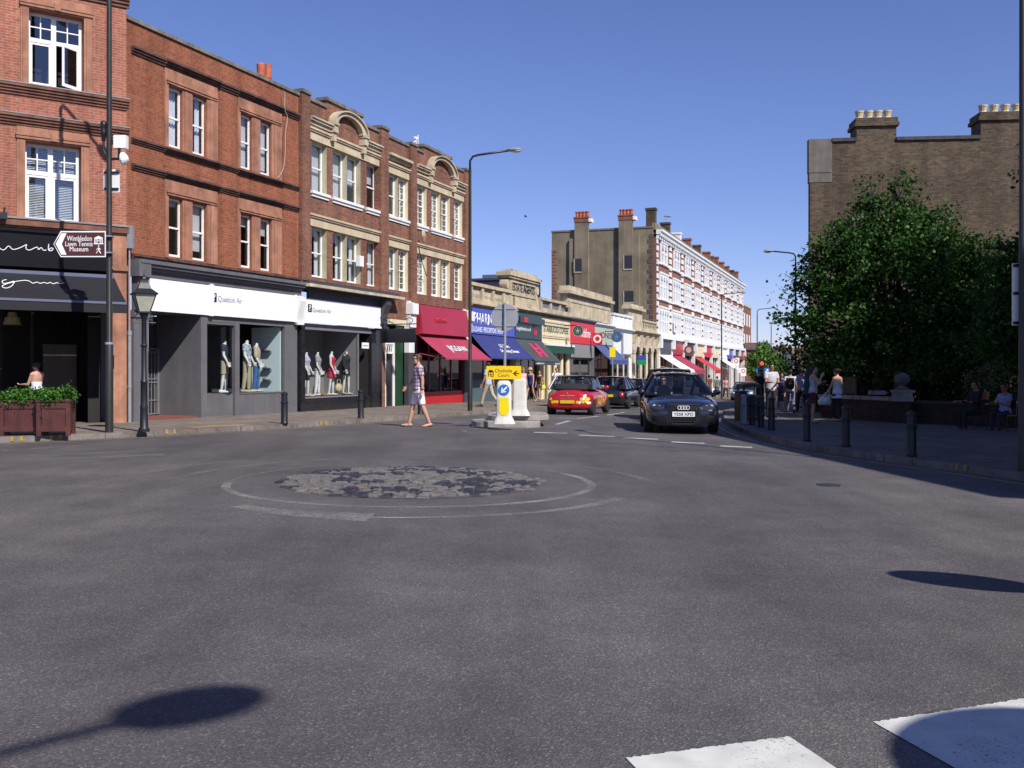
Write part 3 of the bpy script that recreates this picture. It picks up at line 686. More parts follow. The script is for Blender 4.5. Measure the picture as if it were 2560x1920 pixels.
def awning(R, x0, x1, ztop, zbot, out, mats, val=0.2, y0=-0.08, bar=None, nm='awning', inset=0.0):
    mb = MB(); t = .015; n = 8; sg = .03
    pr = [(y0 - out * k / n, ztop + (zbot - ztop) * k / n - sg * sin(pi * k / n)) for k in range(n + 1)]
    for (ya, za), (yb, zb_) in zip(pr, pr[1:]):
        mb.quad((x0, ya, za), (x0, yb, zb_), (x1, yb, zb_), (x1, ya, za)); mb.quad((x0, ya, za - t), (x1, ya, za - t), (x1, yb, zb_ - t), (x0, yb, zb_ - t))
    ye = y0 - out
    mb.box(x0, x1, ye - .03, ye + .03, zbot - .06, zbot - .001, 1)
    if val: mb.box(x0, x1, ye - .012, ye - .002, zbot - .06 - val, zbot - .061, 0)
    mb.box(x0, x1, y0 - .02, y0 + .06, ztop - .03, ztop + .07, 1)
    for x in (x0 + .12, x1 - .12): mb.tube([(x, y0 - .02, (ztop * .35 + zbot * .65) - .15), (x, ye + .03, zbot - .04)], .018, 6, 1)
    return mb.build(nm, mats, R)
AX1 = F.s_of(282); aw = awning(R, -2, AX1 + .02, F.z(200, 686) - .05, F.z(322, 756, -1.2), 1.15, [AWN_BK, AWN_VB], .22)
aw.data.materials[1] = AWN_VB
mb = MB(); ZT, ZB = F.z(200, 686) - .05, F.z(322, 756, -1.2)
def onaw(u, f): return (u, -.085 - 1.15 * f - .02, ZT + (ZB - ZT) * f - .03 * sin(pi * f) + .012)
def aws(pts, r):
    P = smoothp(pts, 3); mb.tube([onaw(p.x, p.y) for p in P], r, 6)
def fpt(px, py):
    f = .5
    for _ in range(12):
        u, z = F.P(px, py, -.105 - 1.15 * f); f = max(0, min(1, (ZT - z) / (ZT - ZB)))
    return (u, f)
aws([fpt(*p) for p in ((16, 698), (5, 700), (6, 708), (24, 705), (38, 700), (30, 714), (14, 720), (2, 714), (20, 706), (52, 700), (72, 700), (82, 708), (92, 703), (100, 708), (110, 704), (118, 708), (126, 704), (132, 709), (142, 705), (150, 708), (160, 706))], .011)
aws([fpt(*p) for p in ((-50, 698), (-42, 712), (-34, 700), (-26, 712), (-10, 700))], .011)
mb.build('lettering', WHITE_L, aw)
# dark cafe room: side walls, back wall with a door, ceiling
mb = MB(); D = 4.5
mb.quad((-2, D, -1), (L - .01, D, -1), (L - .01, D, zf), (-2, D, zf)); mb.quad((L - .02, .25, -1), (L - .02, D, -1), (L - .02, D, zf), (L - .02, .25, zf)); mb.quad((-2, 0.13, zf - .35), (L - .02, .13, zf - .35), (L - .02, D, zf - .35), (-2, D, zf - .35))
mb.box(pier0 - .35, pier0 - .02, 1.1, 1.16, -1, zb); mb.box(pier0 - 1.7, pier0 - .351, 1.1, 1.16, zb - .45, zb - .2); mb.box(pier0 - 1.75, pier0 - 1.7, 1.05, 1.18, -1, zb)
for k in range(5): mb.box(-1 + k * 1.6, -.94 + k * 1.6, 2.6, 2.68, -1, zb)
mb.build('cafe_room', DARKIN, R)
mb = MB(); mb.box(pier0 - 1.25, pier0 - .4, 2.2, 2.3, -1, 2.4); mb.build('inner_door', mat('cafe_door_wood', (0.07, 0.05, 0.04), .6, .2, 3), R)
g = gz(F.world(5, 1).x, F.world(5, 1).y) + PAV
fl = MB(); fl.quad((-2, -.3, g + .03), (L - .3, -.3, g - .02), (L - .3, D, g + .0), (-2, D, g + .03)); fl.build('cafe_floor', PAVE, R)
# floodlight on the wall at the left edge
mb = MB(); u, z = F.P(8, 548, -.2); mb.box(u - .08, u + .08, -.28, -.14, z, z + .16); mb.tube([(u, -.2, z + .16), (u + .06, -.1, z + .3), (u + .05, 0, z + .3)], .02); mb.build('floodlight', BLACKP, R)
# rainwater pipe in the gap
P0 = F.world(L + .11, .12); g = gz(P0.x, P0.y) + PAV
T = tag(MB().cone((0, 0, 0), (0, 0, 2.35), .05, .05, 10).cone((0, 0, 2.3), (0, 0, 2.42), .062, .062, 10).cone((0, 0, .9), (0, 0, .98), .062, .062, 10).cone((0, 0, 2.42), (0, 0, 4.6), .025, .025, 8).box(-.1, .1, -.07, .07, 4.6, 5.2).build('drainpipe', GALV, None, loc=(P0.x, P0.y, g)), 'pale grey drainpipe in the gap between red pier and grey shopfront', 'drainpipe')

# ================================================================ orange brick building
F = FB2; R = F.root('brick_building', 'orange brick building with two floors of paired sash windows above a grey and white shop'); L = F.s_of(746)
ztop = (F.z(327, 51) + F.z(744, 240)) / 2
wins = [hole(F, (423, 213), (461, 231), (419, 362), (457, 374)), hole(F, (484, 239), (519, 255), (481, 382), (517, 394)), hole(F, (602, 282), (632, 296), (599, 418), (630, 428)), hole(F, (652, 302), (680, 316), (650, 434), (678, 444)),
        hole(F, (417, 485), (453, 497), (415, 636), (449, 644)), hole(F, (478, 505), (513, 515), (475, 648), (510, 656)), hole(F, (598, 537), (628, 545), (596, 666), (625, 674)), hole(F, (649, 547), (676, 555), (646, 672), (673, 680))]
for k in (0, 4):
    c = sum(w[2] for w in wins[k:k + 4]) / 4; d = sum(w[3] for w in wins[k:k + 4]) / 4
    wins[k:k + 4] = [(w[0], w[1], c, d) for w in wins[k:k + 4]]
for k in range(4):
    a = (wins[k][0] + wins[k + 4][0]) / 2; b = (wins[k][1] + wins[k + 4][1]) / 2; wins[k] = (a, b, *wins[k][2:]); wins[k + 4] = (a, b, *wins[k + 4][2:])
zsh = F.z(500, 668)
mb = MB(); wall_grid(mb, -.42, L, zsh, ztop, wins, rev=.17); mb.box(-.42, -.001, .02, .3, -1, zsh); mb.quad((0, .3, ztop), (L, .3, ztop), (L, .3, ztop - 1), (0, .3, ztop - 1)); mb.quad((0, .3, ztop - .8), (L, .3, ztop - .8), (L, 6, ztop - .5), (0, 6, ztop - .5))
mb.quad((L, 0, 5), (L, 6, 5), (L, 6, ztop), (L, 0, ztop)); mb.build('wall', BR_B, R)
mb = MB(); mb.box(-.4, L, -.06, .33, ztop + .001, ztop + .10); mb.build('coping', COPING, R)
sur = [(F.s_of(410), F.s_of(541)), (F.s_of(593), F.s_of(702))]
mb = MB(); zA = (F.z(324, 121) + F.z(744, 294)) / 2; zB = (F.z(324, 346) + F.z(744, 474)) / 2; zC = (F.z(322, 413) + F.z(744, 524)) / 2; zD = (F.z(320, 640) + F.z(743, 704)) / 2
for z, hh, oo in ((zA, .19, .13), (zB, .14, .10), (zC, .16, .11), (zD, .20, .14)):
    course(mb, 0, L - .02, z - hh / 2, z + hh / 2, oo, 3)
    for a, b in sur: course(mb, a - .04, b + .04, z - hh / 2 - .01, z + hh / 2 - .004, oo + .06, 3)
mb.build('string_course', SANDBL, R)
mb = MB()
for k, (a, b) in enumerate(sur):
    for j in (0, 1):
        w1, w2 = wins[j * 4 + k * 2], wins[j * 4 + k * 2 + 1]; c, d = w1[2], w1[3]; up = (zA if j == 0 else zC) - .12
        mb.box(a, w1[0], -.05, 0, c - .05, d + .03); mb.box(w2[1], b, -.05, 0, c - .05, d + .03); mb.box(w1[1], w2[0], -.03, 0, c - .05, d + .03); mb.box(w1[1] + .07, w2[0] - .07, -.06, -.029, c - .05, d)
        mb.box(w2[1] + .12, b - .05, -.075, -.049, c - .05, d + .03)
        mb.box(a, b, -.045, 0, d + .031, up); mb.box(a + .06, b - .06, -.085, -.044, d + .06, d + .12); mb.box(a + .04, b - .04, -.11, -.044, d + .121, d + .17)
        dn = zB if j == 0 else zD
mb.build('window_surround', SANDST, R)
cur = [('curtain', 1), ('curtain', .8), ('blind', .96), ('blind', .9), ('blind', .12), ('blind', .82), ('blind', .2), ('blind', .3)]
for k, w in enumerate(wins): sash(R, w, .08, WHITEP, GLASSU, .05, (0, 0), cur[k], CURT if k < 2 else BLIND, seed=k)
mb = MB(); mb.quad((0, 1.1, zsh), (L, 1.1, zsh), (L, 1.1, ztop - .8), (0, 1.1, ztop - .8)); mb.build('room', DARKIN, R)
mb = MB(); P = [F.P(a, b, -.06) for a, b in ((704, 232), (702, 278), (712, 292), (704, 330), (705, 380), (700, 425), (686, 446))]; stroke([(P[0][0] - .1, P[0][1] + .02)] + P, mb, .009, -.2); mb.build('loose_cable', mat('grey_cable', (.45, .42, .38), .6, .1, 3), R)
# chimney pots behind the parapet
Q = F.world(F.s_of(660, 1.6), 1.6); zt = zat(162, Q.y); zb2 = zat(205, Q.y) - .7
R2 = thing('chimney_stack', 'two red terracotta chimney pots rising over the parapet of the orange brick building', 'chimney', (Q.x, Q.y, zb2), F.rz)
MB().box(-.5, .5, -.3, .3, -.8, .42).build('stack', BR_B, R2)
for x in (-.18, .2): MB().lathe([(.13, .42), (.16, .45), (.13, .5), (.155, .62), (.13, .66), (.155, .76), (.13, .8), (.16, .9), (.13, .94), (.15, zt - zb2 + (.05 if x > 0 else -.05)), (.10, zt - zb2)], (x, 0, 0), 14).build('chimney_pot', TERRA, R2)
# shopfront
xs0, xs1 = F.s_of(330), F.s_of(741); zs_top = (F.z(368, 696) + F.z(731, 736)) / 2; zs_bot = (F.z(368, 779) + F.z(731, 803)) / 2; zsill = (F.z(596, 983) + F.z(709, 983)) / 2
x_r0, x_r1 = F.s_of(366), F.s_of(500); x_p1 = F.s_of(515); x_d1 = F.s_of(586); x_w0 = F.s_of(597); x_w1 = F.s_of(710)
mb = MB(); zk = zsh
for k, (o_, a, b) in enumerate(((.12, zs_top + .0, zs_top + .16), (.20, zs_top + .16, zs_top + .26), (.30, zs_top + .26, zs_top + .34), (.36, zs_top + .34, zs_top + .44))): mb.box(xs0 - .05, xs1 + .12, -o_, .02, a + .001, b)
mb.box(xs0 - .1, xs0 + .35, -.34, .02, zs_top - .02, zs_top + .42); mb.box(xs0, xs0 + .3, -.2, .02, zs_bot, zs_top - .021)
mb.build('shop_cornice', GREYP, R)
mb = MB(); mb.box(F.s_of(368), F.s_of(517), -.10, .05, zs_bot, zs_top); mb.box(F.s_of(516), F.s_of(524), -.16, -.09, zs_bot - .02, zs_top + .02); mb.box(F.s_of(524) + .004, F.s_of(731), -.13, .05, zs_bot, zs_top - .02); mb.box(F.s_of(729), F.s_of(732) + .02, -.17, -.12, zs_bot - .02, zs_top)
fa = mb.build('fascia', WHITEF, R)
def qa_logo(F, fa, yl, lx0, lx1, ly0, ly1, tx0, tx1, ty0, ty1):
    z0, z1 = F.z(lx0, ly1, yl), F.z(lx0, ly0, yl); a, b = F.s_of(lx0, yl), F.s_of(lx1, yl)
    MB().box(a, b, yl - .012, yl + .02, z0, z1).build('logo_panel', BLACK_L, fa)
    text('?', WHITE_L, fa, (a + (b - a) * .22, a + (b - a) * .78, z0 + (z1 - z0) * .12, z1 - (z1 - z0) * .12), yl - .013)
    text('Question Air', GREY_L, fa, (F.s_of(tx0, yl), F.s_of(tx1, yl), F.z(tx0, ty1, yl), F.z(tx0, ty0, yl)), yl - .002)
qa_logo(F, fa, -.132, 529, 541, 732, 754, 545, 605, 739, 756)
mb = MB()
mb.box(xs0, x_r0, -.06, .2, -1, zs_bot - .001); mb.box(xs0 - .02, x_r0 + .03, -.1, .2, zs_bot - .2, zs_bot - .08)
mb.box(x_r1, x_p1, -.04, .12, -1, zs_bot - .001)
mb.box(x_d1, x_w0, -.03, .09, -1, zs_bot - .12); mb.box(x_w1, xs1, -.03, .12, -1, zs_bot - .001)
mb.box(x_p1 + .001, x_w1 - .001, -.02, .1, zs_bot - .18, zs_bot - .002); mb.box(x_w0, x_w1, -.025, .3, -1, zsill); mb.box(x_w0, x_w1, -.045, .05, zsill + .001, zsill + .04)
mb.box(x_p1, x_d1, -.01, 1.2, zs_bot - .25, zs_bot - .182)
mb.build('shop_frame', GREYP, R)
DR = 1.6                                                            # recess with gate
mb = MB(); mb.quad((x_r1, .12, -1), (x_r1, DR, -1), (x_r1, DR, zs_bot), (x_r1, .12, zs_bot)); mb.quad((x_r0, .2, -1), (x_r0, .2, zs_bot), (x_r0, DR, zs_bot), (x_r0, DR, -1)); mb.quad((x_r0, 0, zs_bot), (x_r1, 0, zs_bot), (x_r1, DR + 1, zs_bot), (x_r0, DR + 1, zs_bot)); mb.build('recess_wall', GREYP, R)
mb = MB(); mb.quad((x_r0 - .3, DR + .5, -1), (x_r1, DR + .5, -1), (x_r1, DR + .5, zs_bot), (x_r0 - .3, DR + .5, zs_bot)); mb.build('recess_back', DARKIN, R)
Q = F.world(x_r0 + .5, .5); gq = gz(Q.x, Q.y) + PAV
mb = MB(); mb.box(x_r0, x_r1, .1, DR + .4, gq - .3, gq + .05); mb.build('recess_floor', mat('red_tile', (.22, .07, .05), .6, .15, 5), R)
mb = MB(); gx1 = x_r1 - .06; zg1 = F.z(400, 876, DR - .1); zg0 = gq + .08
n = 9
gx0 = gx1 - 1.15
for i in range(n + 1):
    x = gx0 + (gx1 - gx0) * i / n; mb.box(x - .015, x + .015, DR - .1, DR - .07, zg0, zg1 - (.0 if i % n == 0 else .04))
for z in (zg0 + .02, zg0 + .42, zg0 + .95, zg0 + 1.05, zg1 - .05): mb.box(gx0, gx1, DR - .115, DR - .06, z - .018, z + .018)
mb.box(gx1 - .03, gx1 + .05, DR - .12, DR - .04, zg0, zg1 + .05); mb.box(gx0 - .3, gx0, DR - .12, DR - .04, zg0, zg1 + .9); mb.box(gx0, gx1 + .05, DR - .12, DR - .04, zg1 + .02, zg1 + .06)
mb.box(gx0 + .1, gx0 + .3, DR - .13, DR - .05, zg0 + .5, zg0 + .62)
mb.build('gate', mat('gate_grey_metal', (.16, .16, .175), .45, .1, 5), R)
# entrance door and angled glass of the vestibule
mb = MB(); xa, xb = x_p1 + .02, x_p1 + .78; yd = 1.0; zd = F.z(540, 860, yd); ztp = zs_bot - .26
for a, b, c, d in ((xa, xa + .07, -.5, ztp), (xb - .07, xb, -.5, ztp), (xa + .07, xb - .07, zd - .04, zd + .04), (xa + .07, xb - .07, -.5, gq + .25), (xa + .07, xb - .07, ztp - .07, ztp)): mb.box(a, b, yd, yd + .05, c, d)
mb.box(xb, x_d1 + .02, -.0 + .05, 1.05, -1, zsill + .05) if False else None
dr = mb.build('door', GREYP, R)
mb = MB(); mb.quad((xa + .07, yd + .02, gq), (xb - .07, yd + .02, gq), (xb - .07, yd + .02, ztp), (xa + .07, yd + .02, ztp)); mb.build('pane', SHOPG, dr)
mb = MB(); mb.box(xa + .04, xa + .07, yd - .05, yd, 1.3, 1.5); mb.build('handle', CHROME, dr)
mb = MB(); mb.prism([(x_d1, .06, -1), (xb + .02, 1.02, -1), (xb + .1, 1.04, -1), (x_d1 + .08, .09, -1)], (0, 0, 1 + zsill + .02)); mb.prism([(xb - .02, 1.0, zsill), (xb + .05, 1.0, zsill), (xb + .05, 1.07, zsill), (xb - .02, 1.07, zsill)], (0, 0, ztp - zsill)); mb.build('vestibule_frame', GREYP, R)
mb = MB(); mb.quad((x_d1 + .03, .09, zsill), (xb + .05, 1.03, zsill), (xb + .05, 1.03, ztp), (x_d1 + .03, .09, ztp)); mb.quad((x_w0, .03, zsill + .04), (x_w1, .03, zsill + .04), (x_w1, .03, zs_bot - .18), (x_w0, .03, zs_bot - .18)); mb.build('shop_window', SHOPG, R)
zfl = zsill + .02
mb = MB(); mb.quad((x_w0 - .3, .1, zfl), (x_w1 + .2, .1, zfl), (x_w1 + .2, 1.7, zfl), (xb, 1.7, zfl)); mb.build('window_floor', DIMIN, R)
mb = MB(); mb.quad((xa - .3, 1.9, -.5), (L - .1, 1.9, -.5), (L - .1, 1.9, zs_bot), (xa - .3, 1.9, zs_bot)); mb.quad((L - .1, .12, -.5), (L - .1, .12, zs_bot), (L - .1, 1.9, zs_bot), (L - .1, 1.9, -.5)); mb.quad((xa, .12, zs_bot - .01), (L - .1, .12, zs_bot - .01), (L - .1, 1.9, zs_bot - .01), (xa, 1.9, zs_bot - .01)); mb.build('shop_room', mat('shop_back', (.055, .055, .06), .8, .15, 2), R)
PANELX0, PANELX1 = F.s_of(660, 1.0), F.s_of(698, .1)
MB().box(x_w1 - .06, x_w1 - .01, .12, 1.25, zfl, zs_bot - .2).build('display_panel', mat('display_white_blue', (.62, .74, .76), .5, .03, 1), R)
Y_SHOE = []
B2 = dict(F=F, R=R, xw0=x_w0, xw1=x_w1, zfl=zfl, xb=xb, L=L)
mb = MB(); u0 = F.s_of(733); mb.box(u0, F.s_of(757), -.12, .05, zs_bot - .02, zs_top - .02); mb.prism([(u0 + .02, -.12, zs_top - .05), (u0 + .02, -.3, zs_top - .05), (u0 + .02, -.3, zs_top - .2), (u0 + .02, -.2, zs_bot + .3), (u0 + .02, -.14, zs_bot), (u0 + .02, -.12, zs_bot)], (.3, 0, 0)); mb.box(u0 - .01, u0 + .36, -.2, 0, zs_bot - .09, zs_bot - .021); mb.build('console_bracket', WHITEP, R)

# ================================================================ brown brick building with arched gables
F = FB3; R = F.root('brick_building', 'brown brick building with two stone arches and stepped parapet beside the orange one'); L = F.s_of(1170)
sA, sB, sC = F.s_of(772), F.s_of(948), F.s_of(1020)             # piers: 0..sA', bay, pier, bay, pier, bay, pier
zlow = (F.z(790, 258) + F.z(930, 325)) / 2; zl2 = (F.z(975, 345) + F.z(1015, 366)) / 2; zl3 = (F.z(1040, 378) + F.z(1150, 425)) / 2
zh1 = (F.z(800, 246) + F.z(905, 292)) / 2; zh2 = (F.z(1055, 366) + F.z(1126, 398)) / 2
pw = F.s_of(768) ; p1a, p1b = F.s_of(946), F.s_of(965); p2a, p2b = F.s_of(1021), F.s_of(1036); p3a = F.s_of(1158)
zu = lambda y0, x0, y1, x1: (F.z(x0, y0) + F.z(x1, y1)) / 2
u_t, u_b = zu(352, 775, 405, 925), zu(470, 770, 521, 915)
v_t, v_b = zu(562, 770, 602, 922), zu(690, 775, 716, 930)
def cols(ps): return [(F.s_of(a, .1), F.s_of(b, .1)) for a, b in ps]
wl = cols(((773, 800), (826, 850), (862, 890), (911, 932))); wm = cols(((965, 980), (991, 1007))); wr = cols(((1037, 1062), (1073, 1096), (1098, 1121), (1130, 1153)))
ru_t, ru_b = zu(462, 1040, 496, 1140), zu(558, 1040, 590, 1135)
rv_t, rv_b = zu(634, 1040, 655, 1135), zu(733, 1045, 751, 1140)
wr = [(a, a + .95) for a, b in wr]; wl = [(a, a + 1.0) for a, b in wl]; wm = [(a, a + .85) for a, b in wm]
H = []
for (a, b) in wl: H += [(a, b, u_b, u_t), (a, b, v_b, v_t)]
for (a, b) in wm + wr: H += [(a, b, ru_b, ru_t), (a, b, rv_b, rv_t)]
zsh = zu(722, 770, 760, 1140) - .1
mb = MB(); wall_grid(mb, 0, L, zsh, zl3, H, rev=.34, rmi=1)
for a, b, z in ((0, p1a, zlow), (p1a, p2a, zl2), (p2a, L, zl3)): mb.box(a, b, 0.0, .3, zl3 - .3, z) if z > zl3 else None
r1a, r1b, r2a, r2b = F.s_of(815), F.s_of(905), F.s_of(1058), F.s_of(1127)
mb.box(r1a, r1b, -.01, .34, zlow - .4, zh1); mb.box(r2a, r2b, -.01, .34, zl3 - .4, zh2)
for a, b, z in ((0, pw, zlow + .12), (p1a, p1b, zl2 + .2), (p2a, p2b, zl2 + .1), (p3a, L, zl3 + .1)): mb.box(a, b, -.13, .3, zsh, z)
mb.quad((L, 0, zsh), (L, 8, zsh), (L, 8, zl3), (L, 0, zl3)); mb.quad((0, .3, zl3 - .9), (L, .3, zl3 - .9), (L, 8, zl3 - .4), (0, 8, zl3 - .4)); mb.quad((0, .3, zl3 - 1), (L, .3, zl3 - 1), (L, .3, zl3), (0, .3, zl3))
mb.build('wall', [BR_C, OLIVE], R)
mb = MB()
for a, b, z in ((pw, r1a, zlow), (r1b, p1a, zlow), (p1b, p2a, zl2), (p2b, r2a, zl3), (r2b, p3a, zl3)): mb.box(a + .002, b - .002, -.06, .35, z + .002, z + .11)
for a, b, z in ((r1a, r1b, zh1), (r2a, r2b, zh2)): mb.box(a - .05, b + .05, -.08, .4, z + .002, z + .12)
for a, b, z in ((0, pw, zlow + .12), (p1a, p1b, zl2 + .2), (p2a, p2b, zl2 + .1), (p3a, L, zl3 + .1)): mb.box(a - .03, b + .03, -.18, .35, z + .002, z + .11)
mb.build('coping', COPING, R)
def archband(mb, x0, x1, zs, ri, ro, out, n=24):
    cx = (x0 + x1) / 2
    for k in range(n):
        a0, a1 = pi * k / n, pi * (k + 1) / n
        q = [(cx + ri * cos(a), -out, zs + ri * sin(a) * .5) for a in (a0, a1)] + [(cx + ro * cos(a), -out, zs + ro * sin(a) * .5) for a in (a1, a0)]
        mb.add([(x, -out, z) for x, y, z in q] + [(x, .0, z) for x, y, z in q], [(0, 1, 2, 3), (3, 2, 6, 7), (1, 0, 4, 5), (0, 3, 7, 4), (2, 1, 5, 6)])
mb = MB()
cz1 = zu(303, 770, 372, 935); cz2 = zu(388, 965, 412, 1020); cz3 = zu(422, 1036, 470, 1160)
a1a, a1b = F.s_of(826), F.s_of(902); a2a, a2b = F.s_of(1070), F.s_of(1129)
for (x0, x1, xa, xb_, cz) in ((pw, p1a, a1a, a1b, cz1), (p2b, p3a, a2a, a2b, cz3)):
    for a, b in ((x0, xa), (xb_, x1)): mb.box(a, b, -.12, 0, cz - .1, cz + .02); mb.box(a, b, -.2, 0, cz + .021, cz + .1); mb.box(a, b, -.25, 0, cz + .101, cz + .16)
    for x in (xa, xb_): mb.box(x - .16, x + .16, -.30, -.01, cz + .165, cz + .26); mb.box(x - .1, x + .1, -.2, 0, cz - .4, cz - .101); mb.box(x - .13, x + .13, -.26, 0, cz - .1, cz + .162)
    ro = (xb_ - xa) / 2 + .06; archband(mb, xa, xb_, cz + .25, ro - .26, ro, .22); archband(mb, xa, xb_, cz + .25, ro, ro + .09, .3)
mb.box(p1b, p2a, -.12, 0, cz2 - .1, cz2 + .02); mb.box(p1b, p2a, -.24, 0, cz2 + .021, cz2 + .12)
mb.build('stone_arch', STONEW, R)
mb = MB()
for k, (x0, x1, t) in enumerate(((pw, p1a, u_t), (p1b, p2a, ru_t), (p2b, p3a, ru_t), (pw, p1a, v_t), (p1b, p2a, rv_t), (p2b, p3a, rv_t))):
    mb.box(x0, x1, -.04, 0, t + .01, t + .30); mb.box(x0, x1, -.09, 0, t + .301, t + .36); mb.box(x0, x1, -.13, 0, t + .361, t + .43)
mb.build('stone_lintel', STONE, R)
mb = MB()
for (x0, x1, b_) in [(a - .1, b + .12, u_b) for a, b in (wl[0], (wl[1][0], wl[2][1]), wl[3])] + [(a - .08, b + .08, ru_b) for a, b in (wm[0], wm[1], wr[0], (wr[1][0], wr[2][1]), wr[3])]:
    mb.box(x0, x1, -.10, .1, b_ - .1, b_ - .002); mb.box(x0 + .04, x1 - .04, -.05, 0, b_ - .2, b_ - .101)
mb.build('window_sill', WHITEP, R)
for i, (a, b) in enumerate(wl): sash(R, (a, b, u_b, u_t), .2, WHITEP, GLASSU, .06, (0, 0), ('blind', (.97, .97, .6, .4)[i]), BLIND, seed=i); sash(R, (a, b, v_b, v_t), .2, WHITEP, GLASSU, .06, (0, 0), ('curtain', .55), CURT, seed=i + 20)
for i, (a, b) in enumerate(wm + wr):
    bars = (1, 5) if i > 0 else (0, 0)
    sash(R, (a, b, ru_b, ru_t), .16, WHITEP, GLASSU, .08, bars, ('curtain', .3) if i % 2 else None, CURT, seed=i); sash(R, (a, b, rv_b, rv_t), .16, WHITEP, GLASSU, .08, bars, ('curtain', .3) if i % 2 == 0 else None, CURT, seed=i + 9)
mb = MB()
for i, (a, b) in enumerate(wm + wr):
    if i == 0: continue
    for c, d in ((ru_b, ru_t), (rv_b, rv_t)): mb.box(b - .004, b + .001, .002, .338, c + .002, d - .002)
mb.build('painted_reveal', CREAMP, R)
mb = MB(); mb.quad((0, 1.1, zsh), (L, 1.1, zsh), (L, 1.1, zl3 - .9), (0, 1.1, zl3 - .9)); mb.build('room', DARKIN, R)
mb = MB(); u, z = F.P(1060, 585, -.05); mb.ell((u, -.03, z), .17, .05, .2); mb.cone((u, -.03, z - .33), (u, -.03, z - .1), .03, .14, 8); mb.build('stone_shield', STONEW, R)
mb = MB(); u, z = F.P(901, 653, -.1); mb.box(u - .16, u + .16, -.16, 0, z - .2, z + .2); mb.build('alarm_box', WHITEP, R)
mb = MB(); u, z = F.P(1050, 600, -.1); u2, z2 = F.P(1068, 690, -.1); stroke([(u, z), (u - .05, z - .3), (u + .15, z - .7), (u2, z2)], mb, .02, -.06); mb.build('black_cable', BLACKP, R)
# aerial on the roof
Q = F.world(F.s_of(1040, .5), .5); zt = zat(346, Q.y)
R2 = thing('roof_aerial', 'small white television aerial leaning over the brown brick parapet', 'aerial', (Q.x, Q.y, zl2 - .3), F.rz)
hh = zt - zl2 + .3; mb = MB(); mb.tube([(0, 0, 0), (0, 0, hh)], .025); mb.tube([(.1, 0, hh - .05), (-1.3, 0, hh - .75)], .02); mb.box(-.14, .14, -.04, .04, hh - .04, hh + .07); mb.tube([(.2, 0, hh + .2), (.2, 0, hh - .5)], .02); mb.build('aerial', WHITEP, R2)
# left shop of the brown building
xf0, xf1 = F.s_of(768), F.s_of(944); zt0 = zu(752, 775, 764, 943); zt1 = zu(802, 765, 816, 942); zsl = zu(992, 762, 989, 895)
mb = MB(); mb.box(-.1, F.s_of(985), -.5, .05, zsh + .001, zsh + .10); mb.build('ledge', STONEW, R)
mb = MB()
for o_, a, b in ((.12, zt0 + .30, zt0 + .45), (.26, zt0 + .45, zt0 + .6), (.40, zt0 + .6, zsh)): mb.box(.05, F.s_of(975), -o_, .02, a + .001, b)
mb.box(xf0 - .02, xf1 + .05, -.08, .02, zt0 + .001, zt0 + .3)
x = xf1 + .06; mb.prism([(x, 0, zt0 + .3), (x, -.36, zt0 + .3), (x, -.36, zt0 + .1), (x, -.2, zt1 + .5), (x, -.16, zt1), (x, 0, zt1)], (.42, 0, 0)); mb.box(x - .02, x + .46, -.22, 0, zt1 - .12, zt1 - .001)
mb.build('shop_cornice', GREYD, R)
mb = MB(); mb.box(xf0 - .25, xf1 + .03, -.12, .04, zt1, zt0); mb.box(xf0 - .3, xf1 + .04, -.16, -.11, zt1 - .08, zt1 - .001); fa = mb.build('fascia', WHITEF, R)
qa_logo(F, fa, -.122, 770, 779, 760, 779, 781, 828, 769, 781)
xg0, xg1 = F.s_of(760), F.s_of(895); xk0, xk1 = F.s_of(899), F.s_of(927)
mb = MB(); mb.box(.05, xg0, -.05, .1, -1, zt1 - .09); mb.box(xk1, F.s_of(953), -.04, .12, -1, zt1 - .09); mb.box(xg0, xg1, -.03, .35, -1, zsl - .04); mb.box(xg1 + .6, xk1 - .001, .0, .1, -1, zsl - .05); mb.build('granite_surround', GRANITE, R)
mb = MB(); mb.box(xg0 + .001, xk1 - .001, -.03, .06, zt1 - .3, zt1 - .091); mb.box(xg0, xg1, -.05, .1, zsl - .039, zsl); mb.box(xg1, xg1 + .05, -.01, .05, zsl, zt1 - .301); mb.build('shop_frame', mat('window_frame_grey', (.19, .18, .2), .4, .08, 3), R)
mb = MB(); mb.quad((xg0, .02, zsl), (xg1, .02, zsl), (xg1, .02, zt1 - .3), (xg0, .02, zt1 - .3)); mb.build('shop_window', SHOPG, R)
mb = MB(); mb.quad((xg0 - .1, 1.5, zsl - .1), (xk1, 1.5, zsl - .1), (xk1, 1.5, zt1), (xg0 - .1, 1.5, zt1)); mb.quad((xg1 + .02, .06, -1), (xg1 + .02, 1.5, -1), (xg1 + .02, 1.5, zt1), (xg1 + .02, .06, zt1)); mb.quad((xg0 - .1, .1, zsl), (xg1, .1, zsl), (xg1, 1.5, zsl), (xg0 - .1, 1.5, zsl)); mb.build('shop_room', mat('window_back_grey', (.24, .225, .22), .8, .08, 1), R)
mb = MB(); mb.quad((xk0, 1.2, -1), (xk1, 1.2, -1), (xk1, 1.2, zt1), (xk0, 1.2, zt1)); mb.quad((xk1 - .002, .12, -1), (xk1 - .002, .12, zt1), (xk1 - .002, 1.2, zt1), (xk1 - .002, 1.2, -1)); mb.build('shop_recess', DARKIN, R)
mb = MB(); u0, z0 = F.P(903, 871, .02); u1, z1 = F.P(920, 857, .02); mb.box(u0, u1, -.02, .0, z0, z1); nt_ = mb.build('notice', WHITEP, R); MB().box(u0 + .06, u1 - .06, -.024, -.021, (z0 + z1) / 2 - .02, (z0 + z1) / 2 + .02).build('faded_print', GREY_L, nt_)
